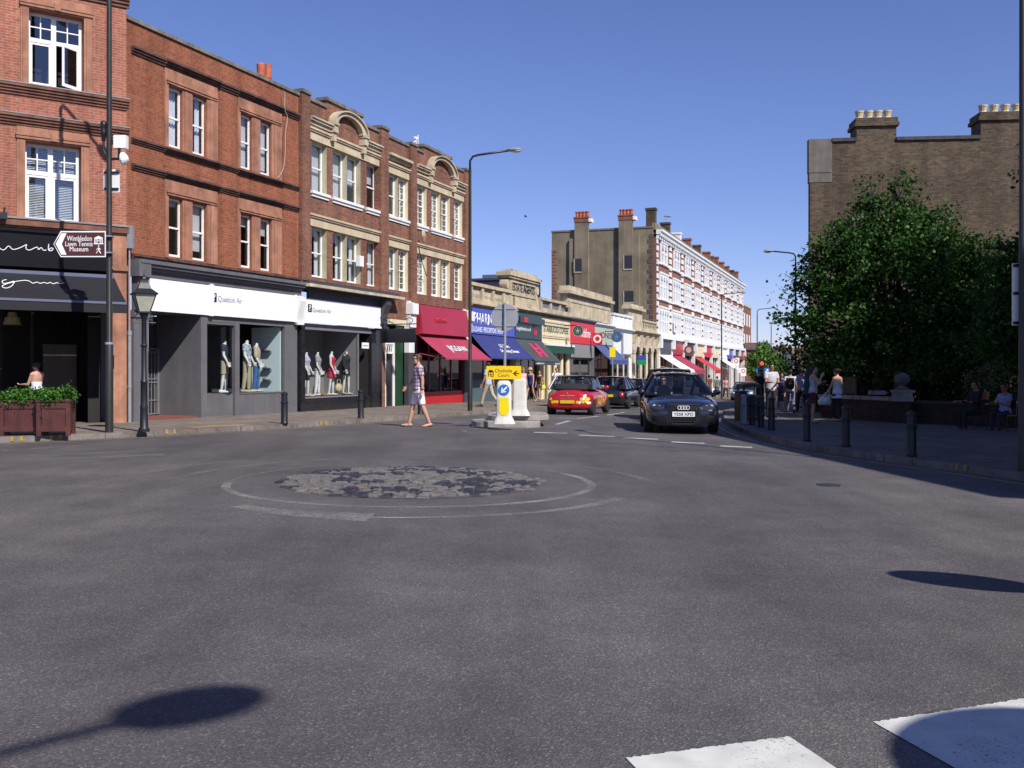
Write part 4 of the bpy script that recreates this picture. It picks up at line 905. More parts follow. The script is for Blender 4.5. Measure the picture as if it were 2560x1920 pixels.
B3 = dict(F=F, xg0=xg0, xg1=xg1, zsl=zsl)
# side door between the shops
xd0, xd1 = F.s_of(960), F.s_of(1014); zbr = zu(740, 965, 747, 1012)
mb = MB(); mb.box(F.s_of(954), F.s_of(962), -.02, .3, -1, zt1 + .2); mb.box(F.s_of(954), F.s_of(1016), .0, .3, F.z(985, 798) + .02, zsh); mb.build('door_brickwork', BR_C, R)
mb = MB(); mb.box(F.s_of(963), F.s_of(1014), -.02, .25, F.z(985, 812), F.z(985, 798)); mb.build('door_lintel', CREAMP, R)
mb = MB(); zdt = F.z(975, 861, .1); a, b = F.s_of(963, .1), F.s_of(987, .1); ztr = F.z(975, 882, .1)
mb.box(a, a + .08, .1, .2, -1, zdt); mb.box(b - .14, b, .1, .2, -1, zdt); mb.box(a + .08, b - .14, .1, .2, ztr - .04, ztr + .04); mb.box(a, b, .1, .2, zdt + .001, zdt + .14)
for k in range(4): mb.tube([(a + .1 + k * .17, .12, ztr), (a + .2 + k * .17, .12, zdt)], .018, 6)
dr = mb.build('door', WHITEP, R); mb = MB(); mb.box(a + .08, b - .14, .14, .17, -1, ztr - .04); mb.build('door_leaf', GRANITE, dr)
mb = MB(); mb.box(b + .01, F.s_of(1010), .05, .2, -1, F.z(985, 812)); mb.build('green_panel', mat('bottle_green', (.012, .05, .018), .35, .15, 2), R)
mb = MB(); mb.quad((F.s_of(954), .32, -1), (F.s_of(1020), .32, -1), (F.s_of(1020), .32, zsh), (F.s_of(954), .32, zsh)); mb.build('door_back', DARKIN, R)
# claret shop
xj0, xj1 = F.s_of(1044), F.s_of(1156)
mb = MB(); zpt = zsh + .05
for a, b in ((F.s_of(1016), F.s_of(1030)), (F.s_of(1157), F.s_of(1171))):
    mb.box(a, b, -.12, .1, F.z(1030, 882), zpt - .001); mb.box(a - .03, b + .03, -.3, .05, zpt - .55, zpt - .1); mb.box(a, b, -.2, 0, zpt - 1.1, zpt - .551)
mb.build('pilaster', WHITEP, R)
mb = MB(); 
for a, b in ((F.s_of(1016), F.s_of(1030)), (F.s_of(1157), F.s_of(1171))): mb.box(a, b, -.10, .1, -1, F.z(1030, 882) - .001)
mb.build('pilaster_base', GREYD, R)
jt, jb = zu(763, 1046, 777, 1154), zu(834, 1035, 843, 1154)
mb = MB(); mb.prism([(xj0 - .3, -.05, jb), (xj0 - .3, -.42, jb), (xj0 - .3, -.22, jt), (xj0 - .3, -.05, jt)], (xj1 - xj0 + .3, 0, 0)); fa = mb.build('fascia', RED_FAS, R)
mb = MB(); zj0 = (jt + jb) / 2; text('JIGSAW', RED_L, fa, (xj0 + 1.1, xj0 + 2.3, zj0 - .12, zj0 + .12), -.36)
aj = awning(R, xj0 - .3, xj1 + .05, jb - .02, F.z(1227, 901, -1.5) + .05, 1.3, [AWN_RD, AWN_RD], .0, y0=-.15)
ZT, ZB = jb - .02, F.z(1227, 901, -1.5) + .05
def awn_text(s, m, aw, x0, x1, f0, f1, ZT, ZB, out, y0, it=0.0):
    o = text(s, m, aw, (x0, x1, 0, 1), 0, ext=.012, italic=it)
    for v in o.data.vertices:
        f = f1 + (f0 - f1) * v.co.z; v.co.y, v.co.z = y0 - out * f + v.co.y - .012, ZT + (ZB - ZT) * f - .03 * sin(pi * f) + .014
    return o
awn_text('JIGSAW', WHITE_L, aj, xj0 + 1.25, xj0 + 3.35, .42, .74, ZT, ZB, 1.3, -.15)
mb = MB(); zr = zu(980, 1080, 976, 1145); mb.box(xj0, xj1, -.02, .3, -1, zr); mb.build('stallriser', RED_ST, R)
mb = MB(); n = 4
for k in range(n + 1):
    x = xj0 + (xj1 - xj0 - .08) * k / n; mb.box(x, x + .08, .02, .1, zr + .001, jb)
mb.box(xj0, xj1, .03, .09, jb - .9, jb - .82)
mb.build('shop_frame', mat('dark_red_frame', (.13, .012, .02), .4, .1, 3), R)
mb = MB(); mb.quad((xj0, .06, zr), (xj1, .06, zr), (xj1, .06, jb), (xj0, .06, jb)); mb.build('shop_window', SHOPG, R)
mb = MB(); mb.quad((xj0 - .4, 2.2, -1), (xj1, 2.2, -1), (xj1, 2.2, jb), (xj0 - .4, 2.2, jb)); mb.quad((xj1, .1, -1), (xj1, 2.2, -1), (xj1, 2.2, jb), (xj1, .1, jb)); mb.quad((xj0 - .4, .12, jb), (xj1, .12, jb), (xj1, 2.2, jb), (xj0 - .4, 2.2, jb)); mb.build('shop_room', mat('red_room', (.05, .018, .018), .8, .3, 1), R)
mb = MB(); 
for k in range(7):
    x = xj0 + .6 + k * .75; mb.box(x, x + .34, .9, 1.1, zr + .1, zr + 1.25 + .1 * (k % 3))
mb.build('clothes_rail', [mat('hung_clothes', (.12, .1, .13), .9, .5, 2)], R)
# hanging sign
Q = F.world(F.s_of(995, -.9), -.9); 
R2 = thing('hanging_sign', 'black hanging shop sign on a scrolled iron bracket beside the claret shop', 'sign', (Q.x, Q.y, 0), F.rz)
u0, u1 = -1.0, .62; zt_, zb_ = zat(822, Q.y), zat(857, Q.y)
# the board stands out from the wall
mb = MB(); mb.box(-.03, .03, -.75, .75, zb_, zt_); mb.build('board', BLACKP, R2)
mb = MB(); mb.tube([(0, .9, zt_ + .18), (0, -.8, zt_ + .18)], .02); mb.tube([(0, .9, zt_ + .55), (0, .7, zt_ + .4), (0, .2, zt_ + .22)], .016)
for yy in (-.5, .5):
    mb.tube([(0, yy, zt_ + .18), (0, yy, zt_)], .014)
    mb.tube([(0, yy + .14 * cos(t), zt_ + .32 + .1 * sin(t)) for t in [k * pi / 6 for k in range(10)]], .014)
mb.build('bracket', IRON, R2)
# ================================================================ single-storey parade of shops
F = FPA
def seg(a, b): return F.s_of(a), F.s_of(b)
def zz(px, py, y=0.0): return F.z(px, py, y)
def shop_root(px, name, label):
    """root at the shop's left end; children are built in facade coordinates shifted by -s"""
    s = F.s_of(px); w = F.world(s); return thing(name, label, 'shop', (F.p.x, F.p.y, 0), F.rz, 'single storey shops of the parade')
BASE = -2.2
def shop_shell(R, s0, s1, zt, room=DARKIN, depth=4.0, fm=STONEW):
    MB().box(s0, s0 + .22, -.06, .3, BASE, zt).box(s1 - .22, s1, -.06, .3, BASE, zt).build('pilaster', fm, R)
    m = MB(); m.quad((s0 + .01, depth, BASE), (s1 - .01, depth, BASE), (s1 - .01, depth, zt), (s0 + .01, depth, zt)); m.quad((s0 + .01, .3, BASE), (s0 + .01, .3, zt), (s0 + .01, depth, zt), (s0 + .01, depth, BASE)); m.quad((s1 - .01, .3, BASE), (s1 - .01, depth, BASE), (s1 - .01, depth, zt), (s1 - .01, .3, zt)); m.quad((s0, .05, zt - .002), (s1, .05, zt - .002), (s1, depth, zt - .002), (s0, depth, zt - .002)); m.build('room', room, R)
def roof_back(R, s0, s1, z, d=8):
    MB().box(s0 + .005, s1 - .005, .35, d, z - .3, z).build('flat_roof', SLATE, R)
def glazing(R, s0, s1, z0, z1, n, fm, w=.07, y=.12):
    m = MB()
    for k in range(n + 1):
        x = s0 + (s1 - s0 - w) * k / n; m.box(x, x + w, y - .03, y + .05, z0, z1)
    m.box(s0 + w, s1 - w, y - .025, y + .04, z1 - w, z1 - .001); m.box(s0 + w, s1 - w, y - .025, y + .04, z0 + .001, z0 + w)
    o = m.build('shop_frame', fm, R); m = MB(); m.quad((s0, y, z0), (s1, y, z0), (s1, y, z1), (s0, y, z1)); m.build('pane', SHOPG, o); return o
# --- pharmacy
s0, s1 = 0.02, F.s_of(1283) - .02; R = shop_root(1172, 'shop', 'pharmacy with blue fascia and navy awning under a stone balustrade'); zc0, zc1 = zz(1180, 768), zz(1180, 757); zf0 = zz(1180, 831)
shop_shell(R, s0, s1, zc0)
m = MB(); course(m, s0, s1, zc0, zc1, .3, 3); zb0, zb1 = zc1, zz(1168, 703); m.box(s0, s1, -.12, .2, zc1 + .001, zc1 + .22); m.box(s0, s1, -.16, .22, zb1 - .16, zb1); m.build('cornice', STONEW, R)
m = MB()
for k in range(5):
    x = s0 + (s1 - s0 - .3) * k / 4; m.box(x, x + .3, -.1, .18, zc1 + .221, zb1 - .161)
n = 30
for k in range(n):
    x = s0 + .3 + (s1 - s0 - .5) * k / n
    m.lathe([(.06, zc1 + .221), (.04, zc1 + .3), (.075, zc1 + .45), (.04, zb1 - .3), (.06, zb1 - .161)], (x + .1, .04, 0), 6)
m.build('balustrade', STONEW, R)
m = MB(); m.box(s0 + .1, s1 - .1, -.14, .05, zf0, zc0 - .01); m.box(s0 + .08, s1 - .08, -.17, -.13, zf0 - .05, zf0); fa = m.build('fascia', [BLUE_FAS], R)
text('PHARMACY', WHITE_L, fa, (s0 + .35, s0 + 4.3, zz(1184, 811), zz(1184, 781)), -.142)
text('D.E.DAVIES  PRESCRIPTIONS  PERFUMERY', WHITE_L, fa, (s0 + .2, s0 + 4.9, zz(1184, 829), zz(1184, 816)), -.142)
ZT, ZB, OUT = zf0 - .06, zz(1296, 899, -1.2) + .06, 1.05
aw = awning(R, s0 - .02, s1 - .1, ZT, ZB, OUT, [AWN_BL, AWN_BL], .0, y0=-.1)
awn_text('D.E. Davies', WHITE_L, aw, s0 + 2.6, s0 + 4.0, .38, .52, ZT, ZB, OUT, -.1, .25); awn_text('Dispensing Chemist', WHITE_L, aw, s0 + 2.2, s0 + 4.9, .6, .78, ZT, ZB, OUT, -.1, .25)
MB().box(s0 + .23, s1 - .23, .1, .25, BASE, zz(1200, 953)).build('stallriser', mat('slate_blue_panel', (.07, .11, .13), .5, .1, 1.5), R); glazing(R, s0 + .22, s1 - .22, zz(1200, 953), zf0, 3, GREYD)
roof_back(R, s0, s1, zc1 + .15)
# --- estate agent
s0, s1 = F.s_of(1283), F.s_of(1349) - .02; R = shop_root(1283, 'shop', 'estate agent with charcoal awning below a tall stone pediment'); zc1 = zz(1340, 777); zc0 = zz(1345, 790); zf0 = zz(1340, 850)
shop_shell(R, s0, s1, zc0)
m = MB(); course(m, s0, s1, zc0, zc1, .3, 3); px0, px1 = F.s_of(1268), F.s_of(1335); zt = zz(1300, 700); cc = (s0 + s1) / 2
b0, b1 = F.s_of(1271), F.s_of(1336)
m.build('cornice', STONEW, R)
m = MB(); zt1, zt2, zt3 = zz(1300, 702), zz(1300, 692), zz(1300, 680)
m.box(b0, b1, -.10, .4, zc1 + .001, zt1); m.box(b0 - .3, b1 + .3, -.2, .5, zt1 + .001, zt1 + .12); m.box(b0 - .4, b1 + .4, -.27, .55, zt1 + .121, zt2 + .1); m.box(b0 + .1, b1 - .1, -.2, .45, zt2 + .101, zt3)
for x, sg in ((b0, -1), (b1, 1)):
    m.prism([(x, -.06, zc1), (x + sg * .75, -.06, zc1), (x + sg * .62, -.06, zc1 + .5), (x + sg * .35, -.06, zc1 + .8), (x + sg * .4, -.06, zt1 - .6), (x + sg * .5, -.06, zt1 - .2), (x, -.06, zt1 - .1)], (0, .36, 0)); m.lathe([(.24, -.1), (.24, .32)], (x + sg * .3, 0, zt1 - .35), 12, axis='Y')
zp0, zp1 = zz(1300, 742), zz(1300, 708)
for q in ((b0 + .15, b1 - .15, zp1 - .07, zp1), (b0 + .15, b1 - .15, zp0, zp0 + .07), (b0 + .15, b0 + .22, zp0 + .071, zp1 - .071), (b1 - .22, b1 - .15, zp0 + .071, zp1 - .071)): m.box(q[0], q[1], -.15, -.099, q[2], q[3])
pd = m.build('pediment', STONEW, R)
text('ESTATE AGENTS', BLACK_L, pd, (b0 + .3, b1 - .3, zz(1302, 732), zz(1302, 712)), -.101, ext=.02); text('EST 1857', GREY_L, pd, (cc - .5, cc + .5, zz(1302, 738), zz(1302, 734)), -.101)
m = MB(); m.box(s0 - .1, s1 - .05, -.16, .05, zf0, zc0 - .01); m.box(s0 + .2, s1 - .05, -.34, -.161, zc0 - .55, zc0 - .2); fa = m.build('fascia', DGREEN, R)
text('knightfrank.co.uk', WHITE_L, fa, (s0 + .1, s0 + 2.5, zz(1300, 829), zz(1300, 817)), -.162)
u = F.s_of(1334, -.16); m = MB()
for x, z_ in ((u, 838), (u + .28, 838), (u, 821), (u + .28, 821)): m.box(x, x + .22, -.19, -.161, zz(1336, z_), zz(1336, z_ - 11))
m.box(F.s_of(1309, -.34), F.s_of(1319, -.34), -.37, -.341, zc0 - .5, zc0 - .25); m.build('emblem', RED_L, fa)
ZT, ZB, OUT = zf0 - .02, zz(1360, 904, -1.2) + .05, 1.15
aw = awning(R, s0 - .05, s1 + .05, ZT, ZB, OUT, [AWN_GR, AWN_GR], .18, y0=-.1)
def awp(u, f, l=.012): return (u, -.1 - OUT * f - l, ZT + (ZB - ZT) * f - .03 * sin(pi * f) + l)
m = MB(); c_ = (s0 + s1) / 2
for (u0, u1, f0, f1) in ((-.75, -.3, .18, .82), (.3, .75, .18, .82), (-.3, .3, .36, .46), (-.3, .3, .56, .66)): m.add([awp(c_ + u0, f0), awp(c_ + u0, f1), awp(c_ + u1, f1), awp(c_ + u1, f0)], [(0, 1, 2, 3)])
m.build('emblem', PINK_L, aw)
text('knightfrank.co.uk', WHITE_L, aw, (s0 + .2, s0 + 1.5, ZB - .22, ZB - .1), -.1 - OUT - .014); text('SW19', WHITE_L, aw, (s1 - 1.0, s1 - .1, ZB - .22, ZB - .1), -.1 - OUT - .014)
glazing(R, s0 + .22, s1 - .22, BASE + .6, zf0, 3, DGREEN); roof_back(R, s0, s1, zc1 + .1)
# --- coffee shop
s0, s1 = F.s_of(1349), F.s_of(1422) - .02; R = shop_root(1349, 'shop', 'cream coffee shop with green lettering and slim columns'); zc1 = zz(1390, 788); zc0 = zz(1390, 797); zf0 = zz(1390, 867)
shop_shell(R, s0, s1, zf0, fm=CREAMP)
m = MB(); course(m, s0, s1, zc0, zc1, .34, 3); m.build('cornice', COPING, R)
m = MB(); m.box(s0, s1, -.1, .3, zf0 + .15, zc0 - .01); zt, zb = zz(1385, 816), zz(1385, 838)
for q in ((zt, zt + .1), (zb - .1, zb), (zc0 - .3, zc0 - .2), (zf0 + .5, zf0 + .56)): m.box(s0 + .2, s1 - .2, -.16, -.101, *q)
fa = m.build('fascia', CREAMP, R); text('STARBUCKS COFFEE', GREEN_L, fa, (s0 + .45, s1 - .45, zb + .13, zt - .03), -.102)
MB().box(s0 + .1, s1 - .1, -.45, .05, zf0 + .02, zf0 + .149).build('white_strip', WHITEP, R); MB().box(s0 + .1, s1 - .1, -.42, -.36, zf0 - .42, zf0 + .019).build('awning', mat('green_awning', (.012, .07, .05), .7, .1, 2), R)
m = MB()
for k in range(5): x = s0 + .35 + (s1 - s0 - .7) * k / 4; m.cone((x, -.0, BASE), (x, 0, zf0), .15, .13, 12)
m.build('columns', CREAMP, R); glazing(R, s0 + .22, s1 - .22, BASE + .8, zf0, 4, CREAMP, y=.25)
zr0, zr1 = zc1, zz(1380, 750)
m = MB(); m.box(s0, s1, -.1, .2, zr0 + .001, zr0 + .3); m.box(s0, s1, -.15, .22, zr1 - .15, zr1)
for k in range(4): x = s0 + (s1 - s0 - .3) * k / 3; m.box(x, x + .3, -.08, .18, zr0 + .301, zr1 - .151)
m.build('parapet', STONEW, R)
MB().box(s0 + .3, s1 - .3, .02, .05, zr0 + .3, zr1 - .15).build('parapet_lattice', mat('grey_lattice', (.16, .165, .2), .5, .3, 6), R); roof_back(R, s0, s1, zc1)
# --- red phone shop
s0, s1 = F.s_of(1422), F.s_of(1482) - .02; R = shop_root(1422, 'shop', 'phone shop with red fascia and grey panel under a broad stone pediment'); zc1 = zz(1450, 797); zc0 = zz(1450, 808); zf0 = zz(1450, 860); zg0 = zz(1450, 894)
shop_shell(R, s0, s1, zg0, DIMIN, fm=GREYP)
m = MB(); course(m, s0, s1 + 1.2, zc0, zc1, .3, 3, 0); m.build('cornice', GREYP, R)
zt = zz(1430, 737); e0, e1 = F.s_of(1416), F.s_of(1524)
m = MB(); m.box(e0, e1, -.08, .4, zc1 + .001, zt); m.box(e0 - .3, e1 + .2, -.35, .5, zt + .001, zt + .2); m.box(e0 - .1, e1, -.2, .45, zt + .201, zt + .5)
for q in ((zt - .5, zt - .4), (zc1 + 1.2, zc1 + 1.27)): m.box(e0 + .3, e1 - .3, -.12, -.081, *q)
m.box(e0 - .35, e0, -.3, .3, zt - .9, zt - .5); m.build('pediment', STONEW, R)
m = MB(); m.box(s0, s1, -.16, .1, zf0, zc0 - .01); fa = m.build('fascia', RED_L, R); text('Vodafone', WHITE_L, fa, (s0 + 1.9, s0 + 4.6, zf0 + .45, zf0 + 1.05), -.162, italic=.1)
MB().box(s0 + .05, s1 - .05, -.12, .1, zg0, zf0 - .002).build('grey_panel', mat('mid_grey_panel', (.24, .23, .23), .5, .06, 2), R); glazing(R, s0 + .3, s1 - .22, BASE + .3, zg0, 2, GREYP, .12)
MB().box(s0 + 1.5, s1 - .3, 1.2, 1.25, BASE, zg0).build('window_backdrop', mat('pale_green_screen', (.33, .40, .37), .6, .05, 1), R); roof_back(R, s0, s1, zc1)
# --- shoe shop with blue awning
s0, s1 = F.s_of(1482), F.s_of(1530) - .02; R = shop_root(1482, 'shop', 'shop with pale green fascia and dark lettering and a sagging blue awning'); zc1 = zz(1505, 810); zc0 = zz(1505, 819); zf0 = zz(1505, 862)
shop_shell(R, s0, s1, zf0, fm=GREYD)
m = MB(); course(m, s0, s1, zc0, zc1, .3, 3); m.build('cornice', WHITEP, R)
fa = MB().box(s0, s1, -.12, .1, zf0, zc0 - .01).build('fascia', mat('pale_sage', (.42, .47, .38), .5, .06, 2), R); text('JONES', BLACK_L, fa, (s0 + 1.5, s1 - .5, zf0 + .35, zf0 + .9), -.122)
awning(R, s0 + .1, s1 - .1, zf0 - .02, zz(1545, 902, -1.2) + .05, 1.15, [mat('mid_blue_awning', (.06, .085, .22), .8, .1, 1.5)] * 2, .25, y0=-.05)
glazing(R, s0 + .22, s1 - .22, BASE + .5, zf0, 2, GREYD); roof_back(R, s0, s1, zc1)
# --- white shop
s0, s1 = F.s_of(1530), F.s_of(1579) - .02; R = shop_root(1530, 'shop', 'small all white shop with panelled parapet between the shoe shop and the carved stone shop'); zc1 = zz(1555, 821); zc0 = zz(1555, 830); zf0 = zz(1555, 885)
shop_shell(R, s0, s1, zf0, fm=WHITEP)
m = MB(); course(m, s0, s1, zc0, zc1, .3, 3); m.box(s0, s1, -.06, .3, zf0, zc0 - .001); m.box(s0, s1, -.06, .3, zc1 + .001, zz(1545, 790)); m.box(s0 - .05, s1, -.16, .35, zz(1545, 790) + .001, zz(1545, 785))
for k in range(5): x = s0 + .2 + (s1 - s0 - .6) * k / 4; m.box(x, x + .2, -.12, -.061, zc1 + .05, zz(1545, 792))
m.build('white_front', WHITEP, R); glazing(R, s0 + .22, s1 - .22, BASE + .5, zf0, 3, WHITEP, .14); MB().box(s0 + 2.6, s0 + 3.2, -.1, -.061, zf0 - .2, zf0 + 1.6).build('banner', mat('grey_blue_banner', (.22, .25, .33), .6, .1, 3), R); roof_back(R, s0, s1, zc1)
# --- carved stone shop
s0, s1 = F.s_of(1579), F.s_of(1641) - .05; R = shop_root(1579, 'shop', 'carved stone shopfront with slender columns and balustrade beside the tan gable'); zc1 = zz(1600, 828); zc0 = zz(1600, 838); zf0 = zz(1600, 868)
shop_shell(R, s0, s1, zf0)
m = MB(); course(m, s0, s1, zc0, zc1, .45, 4); m.box(s0, s1, -.08, .3, zf0, zc0 - .001)
for k in range(5): x = s0 + .3 + (s1 - s0 - .6) * k / 4; m.prism([(x - .18, -.4, zc0 - .02), (x - .18, -.08, zc0 - .02), (x - .18, -.08, zf0 + .2), (x - .18, -.15, zf0 + .3)], (.36, 0, 0))
m.build('cornice', STONEW, R)
m = MB()
for k in range(5):
    x = s0 + .3 + (s1 - s0 - .6) * k / 4
    for dx in (-.16, .16): m.lathe([(.16, BASE), (.16, -.6), (.11, -.5), (.10, zf0 - .5), (.17, zf0 - .25), (.2, zf0)], (x + dx, -.15, 0), 8)
m.build('columns', mat('pale_stone', (.58, .50, .38), .8, .15, 2, streak=.2), R)
m = MB(); p0, p1 = F.s_of(1571), F.s_of(1604); zt = zz(1585, 775); m.box(p0, p1, -.05, .4, zc1 + .001, zt); m.box(p0 - .25, p1 + .25, -.3, .5, zt + .001, zt + .2); m.box(p0, p1, -.15, .45, zt + .201, zt + .42); m.build('pediment', STONEW, R)
m = MB(); zt = zz(1625, 803); m.box(p1 + .3, s1, -.1, .2, zt - .15, zt); m.box(p1 + .3, s1, -.1, .2, zc1 + .001, zc1 + .25)
for k in range(9): x = p1 + .3 + (s1 - p1 - .6) * k / 8; m.lathe([(.1, zc1 + .251), (.06, zc1 + .5), (.12, zc1 + .8), (.07, zt - .151)], (x + .15, .05, 0), 6)
m.build('balustrade', STONEW, R); glazing(R, s0 + .3, s1 - .3, BASE + .5, zf0, 4, mat('brown_frame', (.09, .05, .04), .5, .2, 3)); roof_back(R, s0, s1, zc1)
# projecting signs of the parade
def disc_sign(px, py, rpx, label, y, face, rim):
    u = F.s_of(px, y); Q = F.world(u, y); r = rpx / FPX * Q.y; z = zat(py, Q.y)
    T = thing('projecting_sign', label, 'sign', (Q.x, Q.y, z), F.rz)
    MB().lathe([(r, -.06), (r, .06)], (0, 0, 0), 24, axis='X').build('disc', face, T)
    m = MB()
    for k in range(2):
        for i in range(24):
            a0, a1 = 2 * pi * i / 24, 2 * pi * (i + 1) / 24; x = -.065; r0, r1 = ((r * .92, r), (r * .55, r * .6))[k]
            m.add([(x, r0 * cos(a0), r0 * sin(a0)), (x, r1 * cos(a0), r1 * sin(a0)), (x, r1 * cos(a1), r1 * sin(a1)), (x, r0 * cos(a1), r0 * sin(a1))], [(3, 2, 1, 0)])
    for i in range(5):
        a = pi / 2 + 2 * pi * i / 5; m.add([(-.066, r * .5 * cos(a), r * .5 * sin(a)), (-.066, r * .2 * cos(a + .63), r * .2 * sin(a + .63)), (-.066, 0, 0), (-.066, r * .2 * cos(a - .63), r * .2 * sin(a - .63))], [(0, 1, 2, 3)])
    m.build('ring', rim, T); m = MB(); m.tube([(0, r * .2, r), (0, -y, r * 1.0)], .03); m.tube([(0, 0, r * .95), (0, 0, r * 1.02)], .03); m.build('bracket', IRON, T)
    return T
disc_sign(1445, 827, 13.5, 'round dark green and grey hanging sign in front of the red phone shop', -1.0, mat('sign_dark_green', (.03, .05, .045), .4, .1, 3), mat('sign_pale_grey', (.4, .42, .42), .5, .1, 3))
disc_sign(1542, 842, 14, 'round blue hanging sign on the white shop', -1.0, mat('sign_mid_blue', (.06, .12, .24), .5, .2, 5), mat('sign_pale_blue', (.16, .24, .36), .5, .1, 3))
Q = F.world(F.s_of(1494, -.7), -.7); T = thing('projecting_sign', 'small red box sign with white ring beside the pale green fascia', 'sign', (Q.x, Q.y, zat(847, Q.y)), F.rz)
MB().box(-.06, .06, -.32, .32, -.38, .38).build('box', RED_L, T); m = MB()
for i in range(20):
    a0, a1 = 2 * pi * i / 20, 2 * pi * (i + 1) / 20; m.add([(-.064, .16 * cos(a0), .16 * sin(a0)), (-.064, .28 * cos(a0), .28 * sin(a0)), (-.064, .28 * cos(a1), .28 * sin(a1)), (-.064, .16 * cos(a1), .16 * sin(a1))], [(3, 2, 1, 0)])
m.build('ring', WHITE_L, T)
Q = F.world(F.s_of(1604, -.9), -.9); T = thing('projecting_sign', 'flag-like hanging sign half blue and half green on the carved stone shop', 'sign', (Q.x, Q.y, zat(900, Q.y)), F.rz)
MB().box(-.04, .04, -.36, .36, 0, .38).build('blue_half', BLUE_FAS, T); MB().box(-.04, .04, -.36, .36, -.38, -.002).build('green_half', mat('sign_green', (.01, .3, .1), .5, .1, 3), T); MB().tube([(0, .9, .5), (0, -.6, .5)], .03).build('bracket', IRON, T)
# dark building behind the parade
F2 = Fac(FPA.world(12, 9.5), FPA.d); zt = zat(697, 74)
c = Vector(((1330 - CX) / FPX * 84, 84)); T = thing('slate_building', 'dark slate-hung building rising behind the parade at the foot of the tan gable', 'building', (c.x, c.y, 0), FPA.rz)
zt = zat(697, 84); MB().box(0, 3.2, .3, 8, -1, zt).build('wall', mat('dark_blue_slate', (.030, .032, .05), .6, .2, 2), T); MB().box(-.1, 3.3, .2, 8.1, zt + .001, zt + .18).build('roof', SLATE, T); MB().box(1.3, 2.9, 1.5, 5, zt + .181, zat(679, 84)).build('roof_plant_room', mat('blue_grey_box', (.10, .12, .19), .5, .1, 1), T)
# ================================================================ long terrace with tan gable
F = FTE; L = F.s_of(1857); R = F.root('terrace_building', 'four storey red brick and white terrace with a bare tan gable end and many chimneys')
ztp = F.z(1641, 570); zcor0 = F.z(1641, 596); z3b, z3t = F.z(1641, 651), F.z(1641, 600); z2b, z2t = F.z(1641, 742), F.z(1641, 679); z1b, z1t = F.z(1641, 834), F.z(1641, 766); zsh = F.z(1641, 836); GW = 9.8
slope = -.0085
mb = MB(); mb.box(0, L, .0, .5, zsh, zcor0); mb.box(.4, L, .5, GW, -4, ztp - .4); mb.build('wall', BR_E, R)
mb = MB(); gp_ = F.z(1641, 559); mb.box(-.02, .4, .3, GW, -3, gp_ - .35); mb.box(-.08, .45, .25, GW + .05, gp_ - .349, gp_ - .2)
# chimney breasts on the gable
def gable_u(px):
    k = (px - CX) / FPX; nrm = Vector((-F.d.y, F.d.x)); return (F.p.x - k * F.p.y) / (k * nrm.y - nrm.x)
br = [(gable_u(1473), gable_u(1439)), (gable_u(1583), gable_u(1549))]; lows = [(gable_u(1473), gable_u(1425)), (gable_u(1599), gable_u(1549))]
bz = [zat(555, 91.3), zat(550, 90)]
for (a, b), z in zip(br, bz): mb.box(-.38, -.021, a, b, -3, z)
mb.box(-.26, -.022, lows[0][0] + .005, lows[0][1], -3, zat(597, 92)); mb.box(-.28, -.022, lows[1][0], lows[1][1] - .005, -3, zat(586, 90))
wall_g = mb.build('gable_wall', RENDER, R)
mb = MB()
for (a, b), z, lo in zip(br, bz, (0, 1)):
    pass
for (a, b), z in zip(br, bz):
    mb = MB(); mb.box(-.42, .5, a - .05, b + .05, z + .001, z + .36); mb.box(-.46, .55, a - .1, b + .1, z + .361, z + .48); z -= .42; ch = mb.build('chimney', BR_E, R); MB().box(-.40, .49, a - .28, a - .051, z + .42, z + .76).build('chimney_render', WHITEP, ch)
    for k in range(4): y = a + (b - a) * (k + .5) / 4; MB().lathe([(.15, z + .9), (.16, z + 1.15), (.14, z + 1.25), (.19, z + 1.36), (.19, z + 1.44), (.13, z + 1.44)], (0, y, 0), 10).build('chimney_pot', TERRA, ch)
mb = MB()
def gwin(px0, px1, py0, py1, zc):
    a, b = gable_u(px1), gable_u(px0); return a, b, zat(py1, 91), zat(py0, 91)
for q in ((1440, 1457, 645, 678), (1563, 1583, 642, 675), (1563, 1586, 730, 757)):
    a, b, c, d = gwin(*q, 0); mb.box(-.395, -.381, a, b, c, d)
mb.build('gable_window', mat('dark_opening', (.03, .03, .04), .3, .2, 2), R)
mb = MB()
for q in ((1440, 1457, 645, 678), (1563, 1583, 642, 675), (1563, 1586, 730, 757)):
    a, b, c, d = gwin(*q, 0); mb.box(-.42, -.383, b + .001, b + .1, c - .1, d); mb.box(-.43, -.383, a, b, c - .12, c - .001)
mb.build('gable_window_sill', mat('sill_cream', (.42, .36, .24), .85, .2, 3), R)
NB = 10; bw = L / NB
def quoins(mb, x0, side, z0, z1):
    mb = MB(); z = z0; k = 0
    while z < z1:
        w = .62 if k % 2 == 0 else .42; mb.box(x0 - (w if side <= 0 else 0), x0 + (w if side >= 0 else 0), -.1, .0, z, min(z + .42, z1)); z += .62; k += 1
    mb.build('quoins', WHITEP, R)
for k in range(NB + 1):
    x = k * bw
    if k == 0: quoins(mb, .0, 1, zsh + .1, zcor0)
    elif k == NB: quoins(mb, L, -1, zsh + .1, zcor0)
    else: quoins(mb, x, 0, zsh + .1, zcor0)
mb = MB(); z = zsh + .1; k = 0
while z < gp_ - 1.2:
    w = .5 if k % 2 == 0 else .34; mb.box(-.05, -.021, .3, .3 + w, z, z + .34); z += .45; k += 1
mb.build('gable_quoins', mat('dark_quoin_brick', (.10, .075, .065), .85, .3, 3), R)
mb = MB(); z = 0; k = 0
while z < gp_ - 2:
    mb.box(-.05, -.021, GW - (.5 if k % 2 == 0 else .34), GW + .02, z, z + .2); z += .3; k += 1
mb.build('gable_quoins', BR_E, R)
